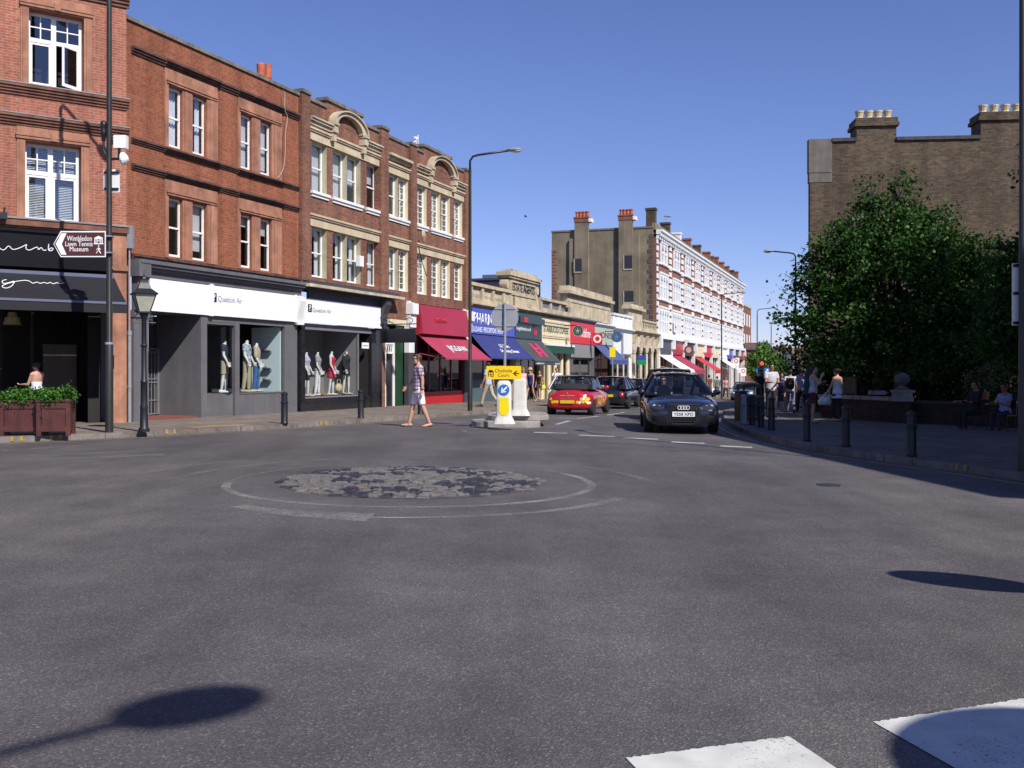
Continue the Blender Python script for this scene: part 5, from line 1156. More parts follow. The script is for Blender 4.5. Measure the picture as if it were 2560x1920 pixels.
mb = MB(); mb.box(-.02, L, -.2, .02, zcor0 + .001, zcor0 + .25); mb.box(-.02, L, -.4, .02, zcor0 + .4, zcor0 + .62); mb.box(-.02, L, -.55, .02, zcor0 + .621, zcor0 + .8)
for k in range(int(L / .9)): mb.box(k * .9 + .1, k * .9 + .5, -.42, -.0, zcor0 + .251, zcor0 + .399)
mb.box(0, L, -.12, .0, z3b - .2, z3b - .02); mb.box(0, L, -.12, .0, z2b - .2, z2b - .02); mb.box(0, L, -.14, .0, zsh + .0, zsh + .18); mb.build('cornice', WHITEP, R)
mb = MB(); mb.box(0, L, .1, .4, zcor0 + .801, ztp + .5); mb.build('parapet', RENDER, R)
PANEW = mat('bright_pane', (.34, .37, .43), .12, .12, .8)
for k in range(NB):
    x0, x1 = k * bw + 1.4, (k + 1) * bw - 1.4
    for (c, d, n, full) in ((z3b, z3t, 2, 0), (z2b, z2t, 3, 1), (z1b, z1t, 4, 2)):
        xa, xb = (x0 + .35, x1 - .35) if full == 0 else ((x0, x1) if full == 1 else (x0 - .45, x1 + .45))
        m = MB(); p = MB(); w = (xb - xa) / n; top = d - .15
        # pierced panel: jambs, head and sill round each light
        m.box(xa - .12, xb + .12, -.16, -.001, d - .02, d + .14); m.box(xa - .1, xb + .1, -.18, -.001, c - .16, c)
        for i in range(n + 1): xx = xa + w * i; m.box(xx - .13, xx + .13, -.12, -.001, c + .001, d - .021)
        for i in range(n):
            a, b = xa + w * i + .13, xa + w * (i + 1) - .13; m.box(a, b, -.10, -.002, d - .55, d - .021); r = (b - a) / 2
            m.box(a, b, -.07, -.002, (c + d) / 2 - .06, (c + d) / 2 + .06)
            p.quad((a, -.02, c + .001), (b, -.02, c + .001), (b, -.02, d - .551), (a, -.02, d - .551))
            seg_ = 8
            pts = [((a + b) / 2 + r * .8 * cos(pi * j / seg_), -.104, d - .551 + r * .8 * sin(pi * j / seg_)) for j in range(seg_ + 1)]
            p.add(pts, [tuple(range(len(pts)))])
        o = m.build('window', WHITEP, R); p.build('pane', PANEW, o)
STK = [(1.0, 2.2, BR_D, .5), (7.6, 1.6, BR_D, 0), (13.5, 1.3, WHITEP, 0), (19.5, 1.5, BR_E, 0), (26, 1.6, BR_D, 0), (33, 1.6, BR_E, 0), (36, 1.3, BR_E, 0), (40, 1.8, BR_E, 0), (45, 1.6, BR_E, 0), (50, 1.5, BR_E, 0), (55, 1.4, BR_D, 0), (60, 1.8, BR_E, 0)]
for s_, h, m_, y in STK:
    z = ztp + .5; q = MB(); h *= .66; q.box(s_ - .32, s_ + .32, .25, 1.1, ztp - .6, z + h - .2); q.box(s_ - .38, s_ + .38, .18, 1.17, z + h - .2, z + h); q.build('chimney', m_, R)
mb = MB(); mb.quad((30, .45, ztp), (L, .45, ztp), (L, 5, ztp + 1.6), (30, 5, ztp + 1.6)); mb.build('roof', mat('red_tile_roof', (.20, .07, .05), .8, .25, 3), R)
Q = F.world(9.5, 1.0); T = thing('roof_aerial', 'thin tall television aerial standing on the terrace roof', 'aerial', (Q.x, Q.y, ztp), F.rz); m = MB(); m.tube([(0, 0, 0), (0, 0, zat(540, Q.y) - ztp)], .035); hh = zat(541, Q.y) - ztp; m.tube([(-.6, 0, hh), (1.6, 0, hh + .15)], .03)
for k in range(5): m.tube([(.3 + k * .28, -.3, hh + .06 + k * .02), (.3 + k * .28, .3, hh + .06 + k * .02)], .02)
m.build('aerial', GALV, T)
# terrace shopfronts
SH = [(GREYD, 'white', (.75, .74, .72)), (RED_FAS, 'claret', (.34, .03, .06)), (GREYD, None, None), (CREAMP, 'red', (.42, .03, .035)), (RED_L, None, None), (CREAMP, None, None), (WHITEP, 'white', (.6, .6, .58)), (BLUE_FAS, None, None), (GREYD, None, None), (RED_FAS, None, None)]
mb = MB(); mb.box(0, L, -.45, .05, zsh - .35, zsh - .001)
for k in range(NB + 1): x = min(max(k * bw, .25), L - .25); mb.box(x - .22, x + .22, -.25, .3, -4, zsh - .351); mb.box(x - .3, x + .3, -.5, .0, zsh - 1.2, zsh - .36)
mb.build('shop_pilasters', WHITEP, R)
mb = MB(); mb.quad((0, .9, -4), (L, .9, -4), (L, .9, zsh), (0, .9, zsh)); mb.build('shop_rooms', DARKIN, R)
for k, (fm, an, ac) in enumerate(SH):
    a, b = k * bw + .35, (k + 1) * bw - .35; z = zsh - 1.7; g_ = gz(F.world(a).x, F.world(a).y) + PAV
    fo = MB().box(a, b, -.2, .02, z, zsh - .36).build('fascia', fm, R)
    if an: awning(R, a, b, z - .05, z - 1.5 + slope * 0, 2.3, [mat('awning_%s_cloth' % an, ac, .8, .08, 1.5)] * 2, .3, y0=-.05)
    m = MB()
    for j in range(4): x = a + (b - a - .1) * j / 3; m.box(x, x + .1, .1, .18, -4, z)
    m.box(a, b, .08, .3, -4, g_ + .55); m.build('shop_frame', (CREAMP, RED_FAS, BLACKP, CREAMP, DGREEN, WHITEP, WHITEP, GREYP, BLACKP, GREYP)[k], R)
# red cross flag sign and round sign
Q = F.world(F.s_of(1687, -.2), -.25); T = thing('wall_sign', 'small white square sign with red cross on the terrace first floor', 'sign', (Q.x, Q.y, zat(818, Q.y)), F.rz); MB().box(-.7, .7, -.03, .03, -.5, .5).build('plate', WHITEP, T); m = MB(); m.box(-.35, .35, -.04, -.031, -.1, .1); m.box(-.1, .1, -.0405, -.0312, -.35, .35); m.build('cross', RED_L, T)
disc = FPA; F = FTE
Q = F.world(F.s_of(1722, -1.0), -1.0); T = thing('projecting_sign', 'round dark red hanging sign on the terrace beside a claret awning', 'sign', (Q.x, Q.y, zat(875, Q.y)), F.rz); MB().lathe([(.45, -.05), (.45, .05)], (0, 0, 0), 20, axis='X').build('disc', mat('sign_dark_red', (.16, .04, .05), .5, .1, 3), T); MB().lathe([(.28, -.06), (.28, .06)], (0, 0, 0), 20, axis='X').build('centre', mat('sign_cream', (.5, .42, .36), .5, .1, 3), T); MB().tube([(0, 0, .7), (0, 0, .9), (0, 1.0, .9)], .03).build('bracket', IRON, T)
# lower building beyond the terrace
Q = F.world(L + .3, .4); T = thing('brick_building', 'narrow dark red brick building just beyond the far end of the terrace', 'building', (Q.x, Q.y, 0), F.rz); zt = zat(760, Q.y)
MB().box(0, 14, 0, 8, -5, zt).build('wall', BR_C, T); MB().box(-.1, 14.1, -.1, 8.1, zt + .001, zt + .3).build('cornice', STONEW, T); MB().box(2, 3, 1, 2.5, zt + .301, zt + 2.2).build('chimney', BR_C, T)
m = MB()
for k in range(4):
    for j in range(3): x = 1 + k * 3.3; z = zt - 3 - j * 3.2; m.box(x, x + 1.3, -.05, -.002, z, z + 1.9)
m.build('window', WHITEP, T)
# ================================================================ right: stock brick building
FR = Fac(((2025 - CX) / FPX * 42, 42), (0.996, -0.091)); F = FR; L = 18
R = F.root('brick_building', 'blackened stock brick building with bare side wall and two chimney stacks behind the tree'); zt = F.z(2100, 354)
mb = MB(); mb.box(0.9, L, 0, .35, -2, zt); mb.prism([(.02, .351, -2), (L - .01, .351, -2), (L + 10, 22, -2), (9.2, 22, -2)], (0, 0, zt + 1.6)); mb.box(0.0, .9, .0, .35, -2, F.z(2040, 456)); 
s1a, s1b = F.s_of(2142), F.s_of(2241); s2a, s2b = F.s_of(2452), F.s_of(2570)
mb.build('wall', BR_D, R)
mb = MB(); mb.box(-.05, .9, -.04, .36, F.z(2040, 432) + .001, zt + .12); mb.box(-.03, .9, -.02, .36, F.z(2040, 456) + .001, F.z(2040, 432)); mb.build('corner_block', mat('grey_cement_block', (.155, .135, .115), .9, .2, 2, bump=.1, streak=.2), R)
mb = MB(); mb.box(.9, s1a, -.08, .4, zt + .001, zt + .14); mb.box(s1b, s2a, -.08, .4, zt + .001, zt + .14); mb.box(s2b, L, -.08, .4, zt + .001, zt + .14); mb.build('coping', mat('sooty_coping', (.06, .055, .06), .9, .3, 3), R)
for a, b, py in ((s1a, s1b, 294), (s2a, s2b, 286)):
    z = F.z(2200, py); m = MB(); m.box(a, b, -.0, 1.1, zt + .001, z - .35); m.box(a - .1, b + .1, -.1, 1.2, z - .349, z - .2); m.box(a - .05, b + .05, -.06, 1.15, z - .199, z); c = m.build('chimney', BR_D, R)
    for k in range(4): x = a + (b - a) * (k + .6) / 4.2; MB().lathe([(.16, z), (.17, z + .1), (.14, z + .15), (.17, z + .3), (.19, z + .34), (.19, z + .40), (.14, z + .40)], (x, .5, 0), 12).build('chimney_pot', BUFFPOT, c)
mb = MB(); mb.box(0, .2, -.02, .1, 1, 1.2) if False else None
# far end of the street
def at2(px, Y, z): return Vector(((px - CX) / FPX * Y, Y, z))
g = -1.6; Q = at2(1958, 135, g); T = thing('timbered_house', 'half-timbered white house with steep gable at the far end of the street', 'house', tuple(Q), radians(-8))
zt = zat(866, 135) - g; ze = zat(908, 135) - g; m = MB(); m.box(-2.4, 2.4, 0, 9, -2, ze); m.prism([(-2.4, 0, ze), (2.4, 0, ze), (0, 0, zt)], (0, 9, 0)); m.build('wall', mat('white_render_far', (.55, .55, .55), .8, .08, 1), T)
m = MB(); m.prism([(-3, -.4, ze - .5), (0, -.4, zt + .2), (0, -.4, zt - .05), (-2.7, -.4, ze - .55)], (0, 9.8, 0)); m.prism([(3, -.4, ze - .5), (2.7, -.4, ze - .55), (0, -.4, zt - .05), (0, -.4, zt + .2)], (0, 9.8, 0)); m.build('roof', mat('brown_tiles', (.16, .09, .065), .85, .25, 3), T)
m = MB()
for x in (-2.3, -1.15, 0, 1.15, 2.3): m.box(x - .12, x + .12, -.05, -.001, -2, ze + (zt - ze) * (1 - abs(x) / 2.4) * .9)
for z in (ze - .1, ze - 2.6): m.box(-2.4, 2.4, -.055, -.002, z - .12, z + .12)
m.prism([(.2, -.06, ze - 2.4), (.45, -.06, ze - 2.4), (1.1, -.06, ze - .2), (.85, -.06, ze - .2)], (0, .058, 0)); m.build('timber_frame', BLACKP, T)
m = MB(); 
for x in (-.85, .3): m.box(x, x + .6, -.03, -.003, ze - 1.6, ze - .5)
m.build('window', DARKIN, T)
T = thing('tiled_house', 'low wide brown roofed house to the right of the far timbered gable', 'house', tuple(at2(1992, 138, g)), 0); m = MB(); m.box(-1.5, 14, 0, 8, -2, ze - .6); m.build('wall', BR_E, T); m = MB(); m.prism([(-2, -.5, ze - .7), (-2, 8.5, ze - .7), (-2, 4, zt)], (17, 0, 0)); m.build('roof', MATS['brown_tiles'], T)
T = thing('brick_house', 'red brick house with a big chimney above the far green tree', 'house', tuple(at2(1881, 150, g)), 0); m = MB(); m.box(-2.5, 3, 0, 8, -2, zat(875, 150) - g); m.build('wall', BR_C, T); zz0 = zat(875, 150) - g; m = MB(); m.prism([(-2.8, -.3, zz0), (-2.8, 8.3, zz0), (-2.8, 4, zz0 + 1.2)], (6.1, 0, 0)); m.build('roof', SLATE, T); m = MB(); m.box(-.9, .9, 1, 2.5, zz0 - .5, zat(860, 150) - g); m.build('chimney', BR_C, T)
# ================================================================ people and shop dummies
SKIN = mat('skin', (.50, .27, .18), .55, .06, 6); SKIN2 = mat('skin_tanned', (.36, .19, .12), .55, .06, 6)
DUMMY = mat('dummy_white', (.66, .64, .60), .4, .03, 3)
HAIRB = mat('hair_brown', (.07, .030, .014), .6, .3, 20); HAIRD = mat('hair_dark', (.014, .009, .008), .55, .3, 20); HAIRF = mat('hair_fair', (.30, .19, .08), .6, .3, 20)
EYED = mat('eye_dark', (.02, .015, .012), .3, .1, 5); LIP = mat('lips', (.36, .12, .10), .5, .05, 5)
def plaid():
    m = bpy.data.materials.new('plaid_shirt'); m.use_nodes = True; MATS['plaid_shirt'] = m; t = m.node_tree; b = t.nodes['Principled BSDF']; b.inputs['Roughness'].default_value = .85
    co = t.nodes.new('ShaderNodeTexCoord'); sp = t.nodes.new('ShaderNodeSeparateXYZ'); t.links.new(co.outputs['Object'], sp.inputs[0])
    def band(sock, per, stops):
        a = t.nodes.new('ShaderNodeMath'); a.operation = 'DIVIDE'; a.inputs[1].default_value = per; t.links.new(sock, a.inputs[0])
        f = t.nodes.new('ShaderNodeMath'); f.operation = 'FRACT'; t.links.new(a.outputs[0], f.inputs[0]); r = ramp(t, stops); r.color_ramp.interpolation = 'CONSTANT'; t.links.new(f.outputs[0], r.inputs[0]); return r.outputs[0]
    W_, P_, R_ = (.72, .68, .72), (.20, .13, .26), (.42, .10, .14)
    h = band(sp.outputs[2], .085, [(0, W_), (.38, P_), (.62, W_), (.74, R_), (.86, W_)])
    ad = t.nodes.new('ShaderNodeMath'); t.links.new(sp.outputs[0], ad.inputs[0]); t.links.new(sp.outputs[1], ad.inputs[1])
    v = band(ad.outputs[0], .085, [(0, W_), (.4, P_), (.64, W_), (.78, R_), (.86, W_)])
    x = t.nodes.new('ShaderNodeMix'); x.data_type = 'RGBA'; x.blend_type = 'MULTIPLY'; x.inputs[0].default_value = .9; t.links.new(h, x.inputs[6]); t.links.new(v, x.inputs[7]); t.links.new(x.outputs[2], b.inputs['Base Color']); return m
PLAID = plaid()
def cloth(name, c, **k): return mat(name, c, .85, k.get('v', .1), k.get('s', 6), bump=.15, bscale=14)
TORSO_M = [(.84, .135, .09, 0), (.90, .165, .112, -.005), (.98, .160, .108, 0), (1.08, .150, .100, .005), (1.20, .165, .110, .008), (1.32, .185, .118, .0), (1.40, .180, .100, -.01), (1.455, .115, .075, -.015), (1.49, .062, .06, -.01)]
TORSO_F = [(.84, .13, .09, 0), (.90, .168, .118, -.008), (.97, .160, .110, -.003), (1.07, .122, .088, .006), (1.18, .135, .098, .012), (1.28, .152, .122, .02), (1.37, .158, .092, -.005), (1.43, .105, .07, -.012), (1.47, .052, .052, -.01)]
def rings(T, inf=0.0, z0=0, z1=9, n=16, flare=0.0):
    R = []
    for z, w, d, y in T:
        if z < z0 or z > z1: continue
        k = inf + flare * max(0, 1.0 - z); R.append([((w + k) * cos(2 * pi * i / n), y + (d + k) * sin(2 * pi * i / n), z) for i in range(n)])
    return R
def joints(p, sex):
    J = {}; sw = .175 if sex == 'm' else .152; hw = .088
    for sd, nm in ((-1, 'l'), (1, 'r')):
        hip = Vector((sd * hw, 0, .90)); a, k = radians(p.get('hip_' + nm, 0)), radians(p.get('knee_' + nm, 4)); ab = p.get('spread', .02)
        kn = hip + Vector((sd * ab, sin(a) * .43, -cos(a) * .43)); b = a - k; an = kn + Vector((sd * ab * .3, sin(b) * .42, -cos(b) * .42))
        tp = radians(p.get('toe_' + nm, 0)); toe = an + Vector((sd * .03, cos(tp) * .17, -.045 + sin(tp) * .17)); heel = an + Vector((0, -.045, -.04))
        sh = Vector((sd * sw, -.008, 1.395 if sex == 'm' else 1.37)); f, e, o = radians(p.get('arm_' + nm, 0)), radians(p.get('elbow_' + nm, 12)), radians(p.get('out_' + nm, 9)); inn = radians(p.get('in_' + nm, 0))
        el = sh + Vector((sd * sin(o) * .28, sin(f) * cos(o) * .28, -cos(f) * cos(o) * .28)); g = f + e
        wr = el + Vector((sd * (sin(o) * .4 - sin(inn)) * .25, sin(g) * cos(inn) * .25, -cos(g) * cos(inn) * .25)); hd = (wr - el).normalized()
        J[nm] = dict(hip=hip, kn=kn, an=an, toe=toe, heel=heel, sh=sh, el=el, wr=wr, hd=hd)
    return J
def hand(mb, wr, d, sd, grip=25, k=1.0):
    """palm with four bent fingers and a thumb at its side; d points along the forearm"""
    z = -d; x = Vector((0, 1, 0)) - z * z.y; x = x.normalized() if x.length > .2 else Vector((1, 0, 0)); y = z.cross(x)      # x across the palm, y out of its back
    n_ = y * (-sd)
    c = wr + d * .05; q = Matrix((x, y, z)).transposed().to_quaternion(); mb.ell(c, .036 * k, .014 * k, .048 * k, 10, 6, rot=q)
    for i, ln in enumerate((.072, .080, .075, .058)):
        b = wr + d * .088 + x * (.027 - i * .018) * k; g = radians(grip + i * 4); d1 = (d * cos(g * .5) - n_ * -sin(g * .5)); p1 = b + d1 * ln * .5; d2 = (d * cos(g * 1.6) + n_ * sin(g * 1.6)); p2 = p1 + d2 * ln * .5
        mb.limb(b - d * .02, p1, .0092 * k, .0085 * k, 8); mb.limb(p1, p2, .0085 * k, .0072 * k, 8)
    b = wr + d * .025 + x * .03 * k; t1 = b + (d * .6 + x * .65 + n_ * .25).normalized() * .038; t2 = t1 + (d * .85 + x * .2 + n_ * .35).normalized() * .03
    mb.limb(b - x * .01, t1, .013 * k, .0105 * k, 8); mb.limb(t1, t2, .0105 * k, .0085 * k, 8)
def make_person(name, label, cat, loc, rz, H=1.75, sex='m', pose={}, skin=None, hair=None, hairlen='short', top=None, sleeve=.5, tophem=.86, neck=1.47, bottom=None, legs=.55, dress=None, shoes=None, glasses=False, vox=.008, headless=False, group=None, hat=None, flare=0.0, lean=0, headturn=0, face=True, watch=False):
    s = H / 1.75; R = thing(name, label, cat, loc, rz, group); R.scale = (s, s, s)
    skin = skin or SKIN; T = TORSO_M if sex == 'm' else TORSO_F; J = joints(pose, sex); fk = 1.0 if vox < .01 else 1.35
    low = min(J[n]['an'].z for n in 'lr') if not pose.get('seat') else 0.0
    dz = Vector((0, 0, .085 - low)) if not pose.get('seat') else Vector((0, 0, pose['seat'] - .86))
    rx = Matrix.Rotation(radians(-lean), 4, 'X'); 
    def fin(mb, nm, m, vx, sm=2, par=R):
        V = []
        for v in mb.v:
            v = Vector(v)
            if v.z > .9 and lean: v = Vector((0, 0, .9)) + rx @ (v - Vector((0, 0, .9))) if True else v
            V.append(v + dz)
        mb.v = [tuple(v) for v in V]; o = mb.build(nm, m, par); 
        if vx: remesh(o, vx, sm)
        return o
    b = MB(); b.ring_loft(rings(T)); w = 1.0 if sex == 'm' else .86
    for sd, nm in ((-1, 'l'), (1, 'r')):
        j = J[nm]
        b.limb(j['hip'], j['kn'], .082 * (w + .06), .054 * w); b.limb(j['kn'], j['kn'].lerp(j['an'], .32), .052 * w, .057 * w); b.limb(j['kn'].lerp(j['an'], .32), j['an'], .057 * w, .036 * w)
        b.limb(j['an'], j['an'] + Vector((0, 0, -.045)), .036, .034); b.limb(j['heel'], j['toe'] - (j['toe'] - j['heel']) * .3, .034, .036); b.ell(j['toe'] - (j['toe'] - j['heel']) * .12, .043, .06, .022)
        b.limb(T and Vector((sd * .10, -.01, 1.40)), j['sh'], .062 * w, .060 * w); b.limb(j['sh'], j['el'], .056 * w, .041 * w); b.limb(j['el'], j['el'].lerp(j['wr'], .3), .041 * w, .042 * w); b.limb(j['el'].lerp(j['wr'], .3), j['wr'], .042 * w, .026 * w)
        hand(b, j['wr'], j['hd'], sd, pose.get('grip_' + nm, 25), fk)
    hc = Vector((0, .03, 1.615 if sex == 'm' else 1.59)); ht = Matrix.Rotation(radians(headturn), 3, 'Z'); yo = Vector((0, .02, 0))
    b.limb((0, -.012, 1.44), (0, .012, 1.53), .058 * w, .052 * w)
    if not headless:
        def hp(x, y, z): return hc + ht @ Vector((x, y, z))
        hq = ht
        b.ell(hp(0, -.012, .025), .074, .092, .095, 14, 10, rot=hq); b.ell(hp(0, .022, -.045), .058, .066, .072, 12, 8, rot=hq); b.ell(hp(0, .058, -.088), .03, .03, .026, rot=hq)
        b.limb(hp(0, .085, .015), hp(0, .108, -.028), .010, .016, 8); b.ell(hp(0, .078, .03), .05, .016, .014, rot=hq)
        for sd in (-1, 1): b.ell(hp(sd * .074, -.008, -.01), .012, .02, .034, 8, 6, rot=hq); b.ell(hp(sd * .036, .062, -.03), .022, .02, .02, rot=hq)
    o = fin(b, 'body', skin, vox)
    if not headless and face:
        m = MB()
        for sd in (-1, 1): m.ell(hp(sd * .031, .083, .008), .014, .008, .008, 8, 5); m.box(0, 0, 0, 0, 0, 0) if False else None; m.ell(hp(sd * .031, .087, .030), .02, .006, .004, 8, 4)
        fin(m, 'eyes', EYED, 0)
        m = MB(); m.ell(hp(0, .083, -.058), .024, .010, .007, 10, 5); fin(m, 'mouth', LIP, 0)
        hm = hair or HAIRB; m = MB(); m.ell(hp(0, -.028, .042), .083, .094, .092, 16, 10, rot=ht)
        m.ell(hp(0, .045, .098), .058, .042, .028, 12, 6, rot=ht)
        for sd in (-1, 1): m.ell(hp(sd * .07, -.02, .025), .018, .052, .06, 10, 6, rot=ht)
        if hairlen == 'short': m.ell(hp(0, -.075, -.02), .058, .03, .06, rot=ht)
        if hairlen == 'long':
            for sd in (-1, 0, 1): m.limb(hp(sd * .055, -.06, .02), hp(sd * .06, -.085, -.22), .045, .03)
        if hairlen == 'bun': m.ell(hp(0, -.125, .06), .045, .045, .045); m.ell(hp(0, -.08, -.01), .06, .03, .05)
        if hairlen == 'tail': m.limb(hp(0, -.11, .05), hp(0, -.15, -.14), .03, .018)
        h_ = fin(m, 'hair', hm, .008, 1)
    if not headless and glasses:
        m = MB()
        for sd in (-1, 1): m.ell(hp(sd * .033, .094, .008), .030, .010, .020, 10, 6); m.tube([hp(sd * .06, .085, .014), hp(sd * .078, .0, .014)], .005, 6)
        m.tube([hp(-.01, .1, .014), hp(.01, .1, .014)], .005, 6); fin(m, 'sunglasses', BLACKP, 0)
    if hat:
        m = MB(); m.lathe([(.145, .0), (.15, .008), (.145, .014), (.094, .03), (.09, .085), (.075, .11), (.02, .118)], tuple(hc + Vector((0, -.01, .055))), 20); fin(m, 'hat', hat, 0).data.polygons.foreach_set('use_smooth', [False] * 0 or [True] * len(m.f))
    if top:
        m = MB(); Tt = [t for t in T if t[0] <= neck]
        if tophem < T[0][0]: Tt = [(tophem, T[1][1] + .005, T[1][2] + .005, 0)] + Tt
        else: Tt = [t for t in Tt if t[0] >= tophem]
        m.ring_loft(rings(Tt, .016, flare=flare))
        for nm in 'lr':
            j = J[nm]
            if sleeve > 0: e_ = j['sh'].lerp(j['el'], min(1, sleeve * 1.0)); m.limb(Vector((j['sh'].x * .5, -.01, 1.39 if sex == 'm' else 1.36)), j['sh'], .078 * w, .076 * w); m.cone(j['sh'], e_, .074 * w, .066 * w + .004)
            if sleeve > 1: m.limb(j['el'], j['el'].lerp(j['wr'], min(.95, sleeve - 1)), .056 * w, .042 * w)
        fin(m, 'top', top, max(vox, .009), 2)
    if bottom:
        m = MB(); Tb = [t for t in T if t[0] <= 1.0]; m.ring_loft(rings(Tb, .013))
        if not dress:
            for nm in 'lr':
                j = J[nm]; f = legs / .5
                if legs <= .5: m.cone(j['hip'] + Vector((0, 0, .04)), j['hip'].lerp(j['kn'], f), .100 * (w + .04), .082 * w)
                else: m.limb(j['hip'], j['kn'], .098 * (w + .04), .072 * w); m.cone(j['kn'], j['kn'].lerp(j['an'], min(1, (legs - .5) / .5)), .072 * w, .058 * w); m.ell(j['kn'], .07 * w, .07 * w, .07 * w)
        else:
            kz = min(J['l']['kn'].z, J['r']['kn'].z); yy = (J['l']['kn'].y + J['r']['kn'].y) * .3; n = 18
            m.ring_loft([[((.15 + .05 * t) * cos(2 * pi * i / n), yy * t + (.12 + .06 * t) * sin(2 * pi * i / n), .95 - (.95 - dress) * t) for i in range(n)] for t in (0, .3, .6, 1)])
        fin(m, 'skirt' if dress else ('trousers' if legs > .6 else 'shorts'), bottom, max(vox, .009), 2)
    if shoes:
        for sd, nm in ((-1, 'l'), (1, 'r')):
            j = J[nm]; m = MB(); m.limb(j['heel'] + Vector((0, 0, .004)), j['toe'] - (j['toe'] - j['heel']) * .3, .043, .045); m.ell(j['toe'] - (j['toe'] - j['heel']) * .1, .05, .072, .033); m.limb(j['heel'] + Vector((0, 0, .02)), j['an'], .044, .042); fin(m, 'shoe', shoes, .009, 1)
    else:
        for nm in 'lr':
            if pose.get('barefoot'): continue
            j = J[nm]; m = MB(); d = j['toe'] - j['heel']; m.limb(j['heel'] + Vector((0, -.01, -.03)), j['toe'] + Vector((0, .02, -.018)), .018, .018); m.tube([j['toe'] + Vector((-.045, -.04, -.01)), j['toe'] + Vector((0, -.03, .027)), j['toe'] + Vector((.045, -.04, -.01))], .008, 6)
            fin(m, 'sandal', BLACKP, 0)
    if watch:
        j = J['l']; m = MB(); m.cone(j['wr'] - j['hd'] * .035, j['wr'] - j['hd'] * .01, .032, .03, 12); fin(m, 'watch', BLACKP, 0)
    R['J'] = 0; del R['J']
    return R, J, dz, s
WALK = dict(hip_l=22, knee_l=6, hip_r=-14, knee_r=22, toe_r=-25, arm_l=-18, arm_r=16, elbow_l=14, elbow_r=18)
# the man crossing the road
p = gp(1046, 1067); 
make_person('person', 'man in plaid shirt and white shorts with sunglasses crossing the road in flip-flops', 'person', p, radians(104), 1.86, 'm', dict(hip_r=15, knee_r=2, hip_l=-12, knee_l=10, toe_l=-12, arm_l=-12, elbow_l=14, out_l=8, arm_r=20, elbow_r=20, grip_l=45), SKIN, HAIRB, 'short', PLAID, .62, .80, 1.47, cloth('white_shorts', (.78, .78, .80)), .44, glasses=True, vox=.007, watch=True, flare=.13, headturn=6)
# pavement on the left
KH = cloth('khaki_trousers', (.42, .35, .25)); p = gp(1221, 1017, PAV)
make_person('person', 'man in blue striped shirt and khaki trousers walking behind the yellow sign', 'person', p, radians(60), 1.80, 'm', dict(hip_l=20, knee_l=5, hip_r=-16, knee_r=25, toe_r=-25, arm_r=-15, arm_l=10), SKIN2, HAIRD, 'short', cloth('blue_striped', (.36, .45, .68)), .6, .84, 1.47, KH, .97, shoes=cloth('brown_shoe', (.07, .05, .045)), vox=.010)
p = gp(1326, 1006, PAV); make_person('person', 'woman in navy playsuit and straw hat walking on the left pavement', 'person', p, radians(150), 1.72, 'f', dict(hip_r=18, knee_r=4, hip_l=-14, knee_l=25, toe_l=-20, arm_l=10, arm_r=-8, elbow_r=30), SKIN, HAIRF, 'long', cloth('navy_top', (.012, .022, .15)), .0, .86, 1.37, cloth('navy_shorts', (.012, .022, .14)), .22, vox=.010, hat=cloth('straw', (.55, .42, .18)))
p = gp(1349, 1001, PAV); make_person('person', 'woman in black top and pale denim shorts with a yellow bag', 'person', p, radians(165), 1.68, 'f', dict(hip_l=16, knee_l=4, hip_r=-12, knee_r=20, arm_l=5, elbow_l=40), SKIN, HAIRB, 'long', cloth('black_top', (.018, .016, .018)), .3, .88, 1.40, cloth('denim_pale', (.33, .36, .42)), .28, vox=.010)
q = Vector(p) + Vector((.18, -.16, .72)); R2 = thing('bag', 'bright yellow shoulder bag hanging at the side of the woman in black', 'bag', q, .3); m = MB(); m.ell((0, 0, 0), .16, .07, .14, 12, 8); m.build('bag_body', mat('bag_yellow', (.75, .68, .01), .5, .05, 3), R2, smooth=True); m = MB(); m.tube([(-.12, 0, .08), (-.1, 0, .4), (-.04, .02, .62), (.06, 0, .4), (.12, 0, .08)], .012); m.build('strap', MATS['bag_yellow'], R2)
p = at(1307, 47.5); make_person('person', 'person in pink and white top half hidden behind the rear traffic bollard', 'person', p, radians(200), 1.70, 'f', dict(hip_l=10, hip_r=-8, arm_r=25, elbow_r=60), SKIN, HAIRF, 'long', cloth('white_pink_top', (.62, .42, .42)), .2, .8, 1.4, cloth('magenta_skirt', (.35, .05, .2)), .3, dress=.5, vox=.011)
p = at(1392, 50.5); make_person('person', 'man in white shirt eating while standing beyond the red car', 'person', p, radians(175), 1.74, 'm', dict(arm_r=35, elbow_r=115, in_r=25, arm_l=30, elbow_l=100, in_l=20), SKIN, HAIRD, 'short', cloth('white_shirt', (.68, .68, .72)), .6, .82, 1.47, cloth('blue_jeans', (.05, .07, .14)), .97, vox=.010)
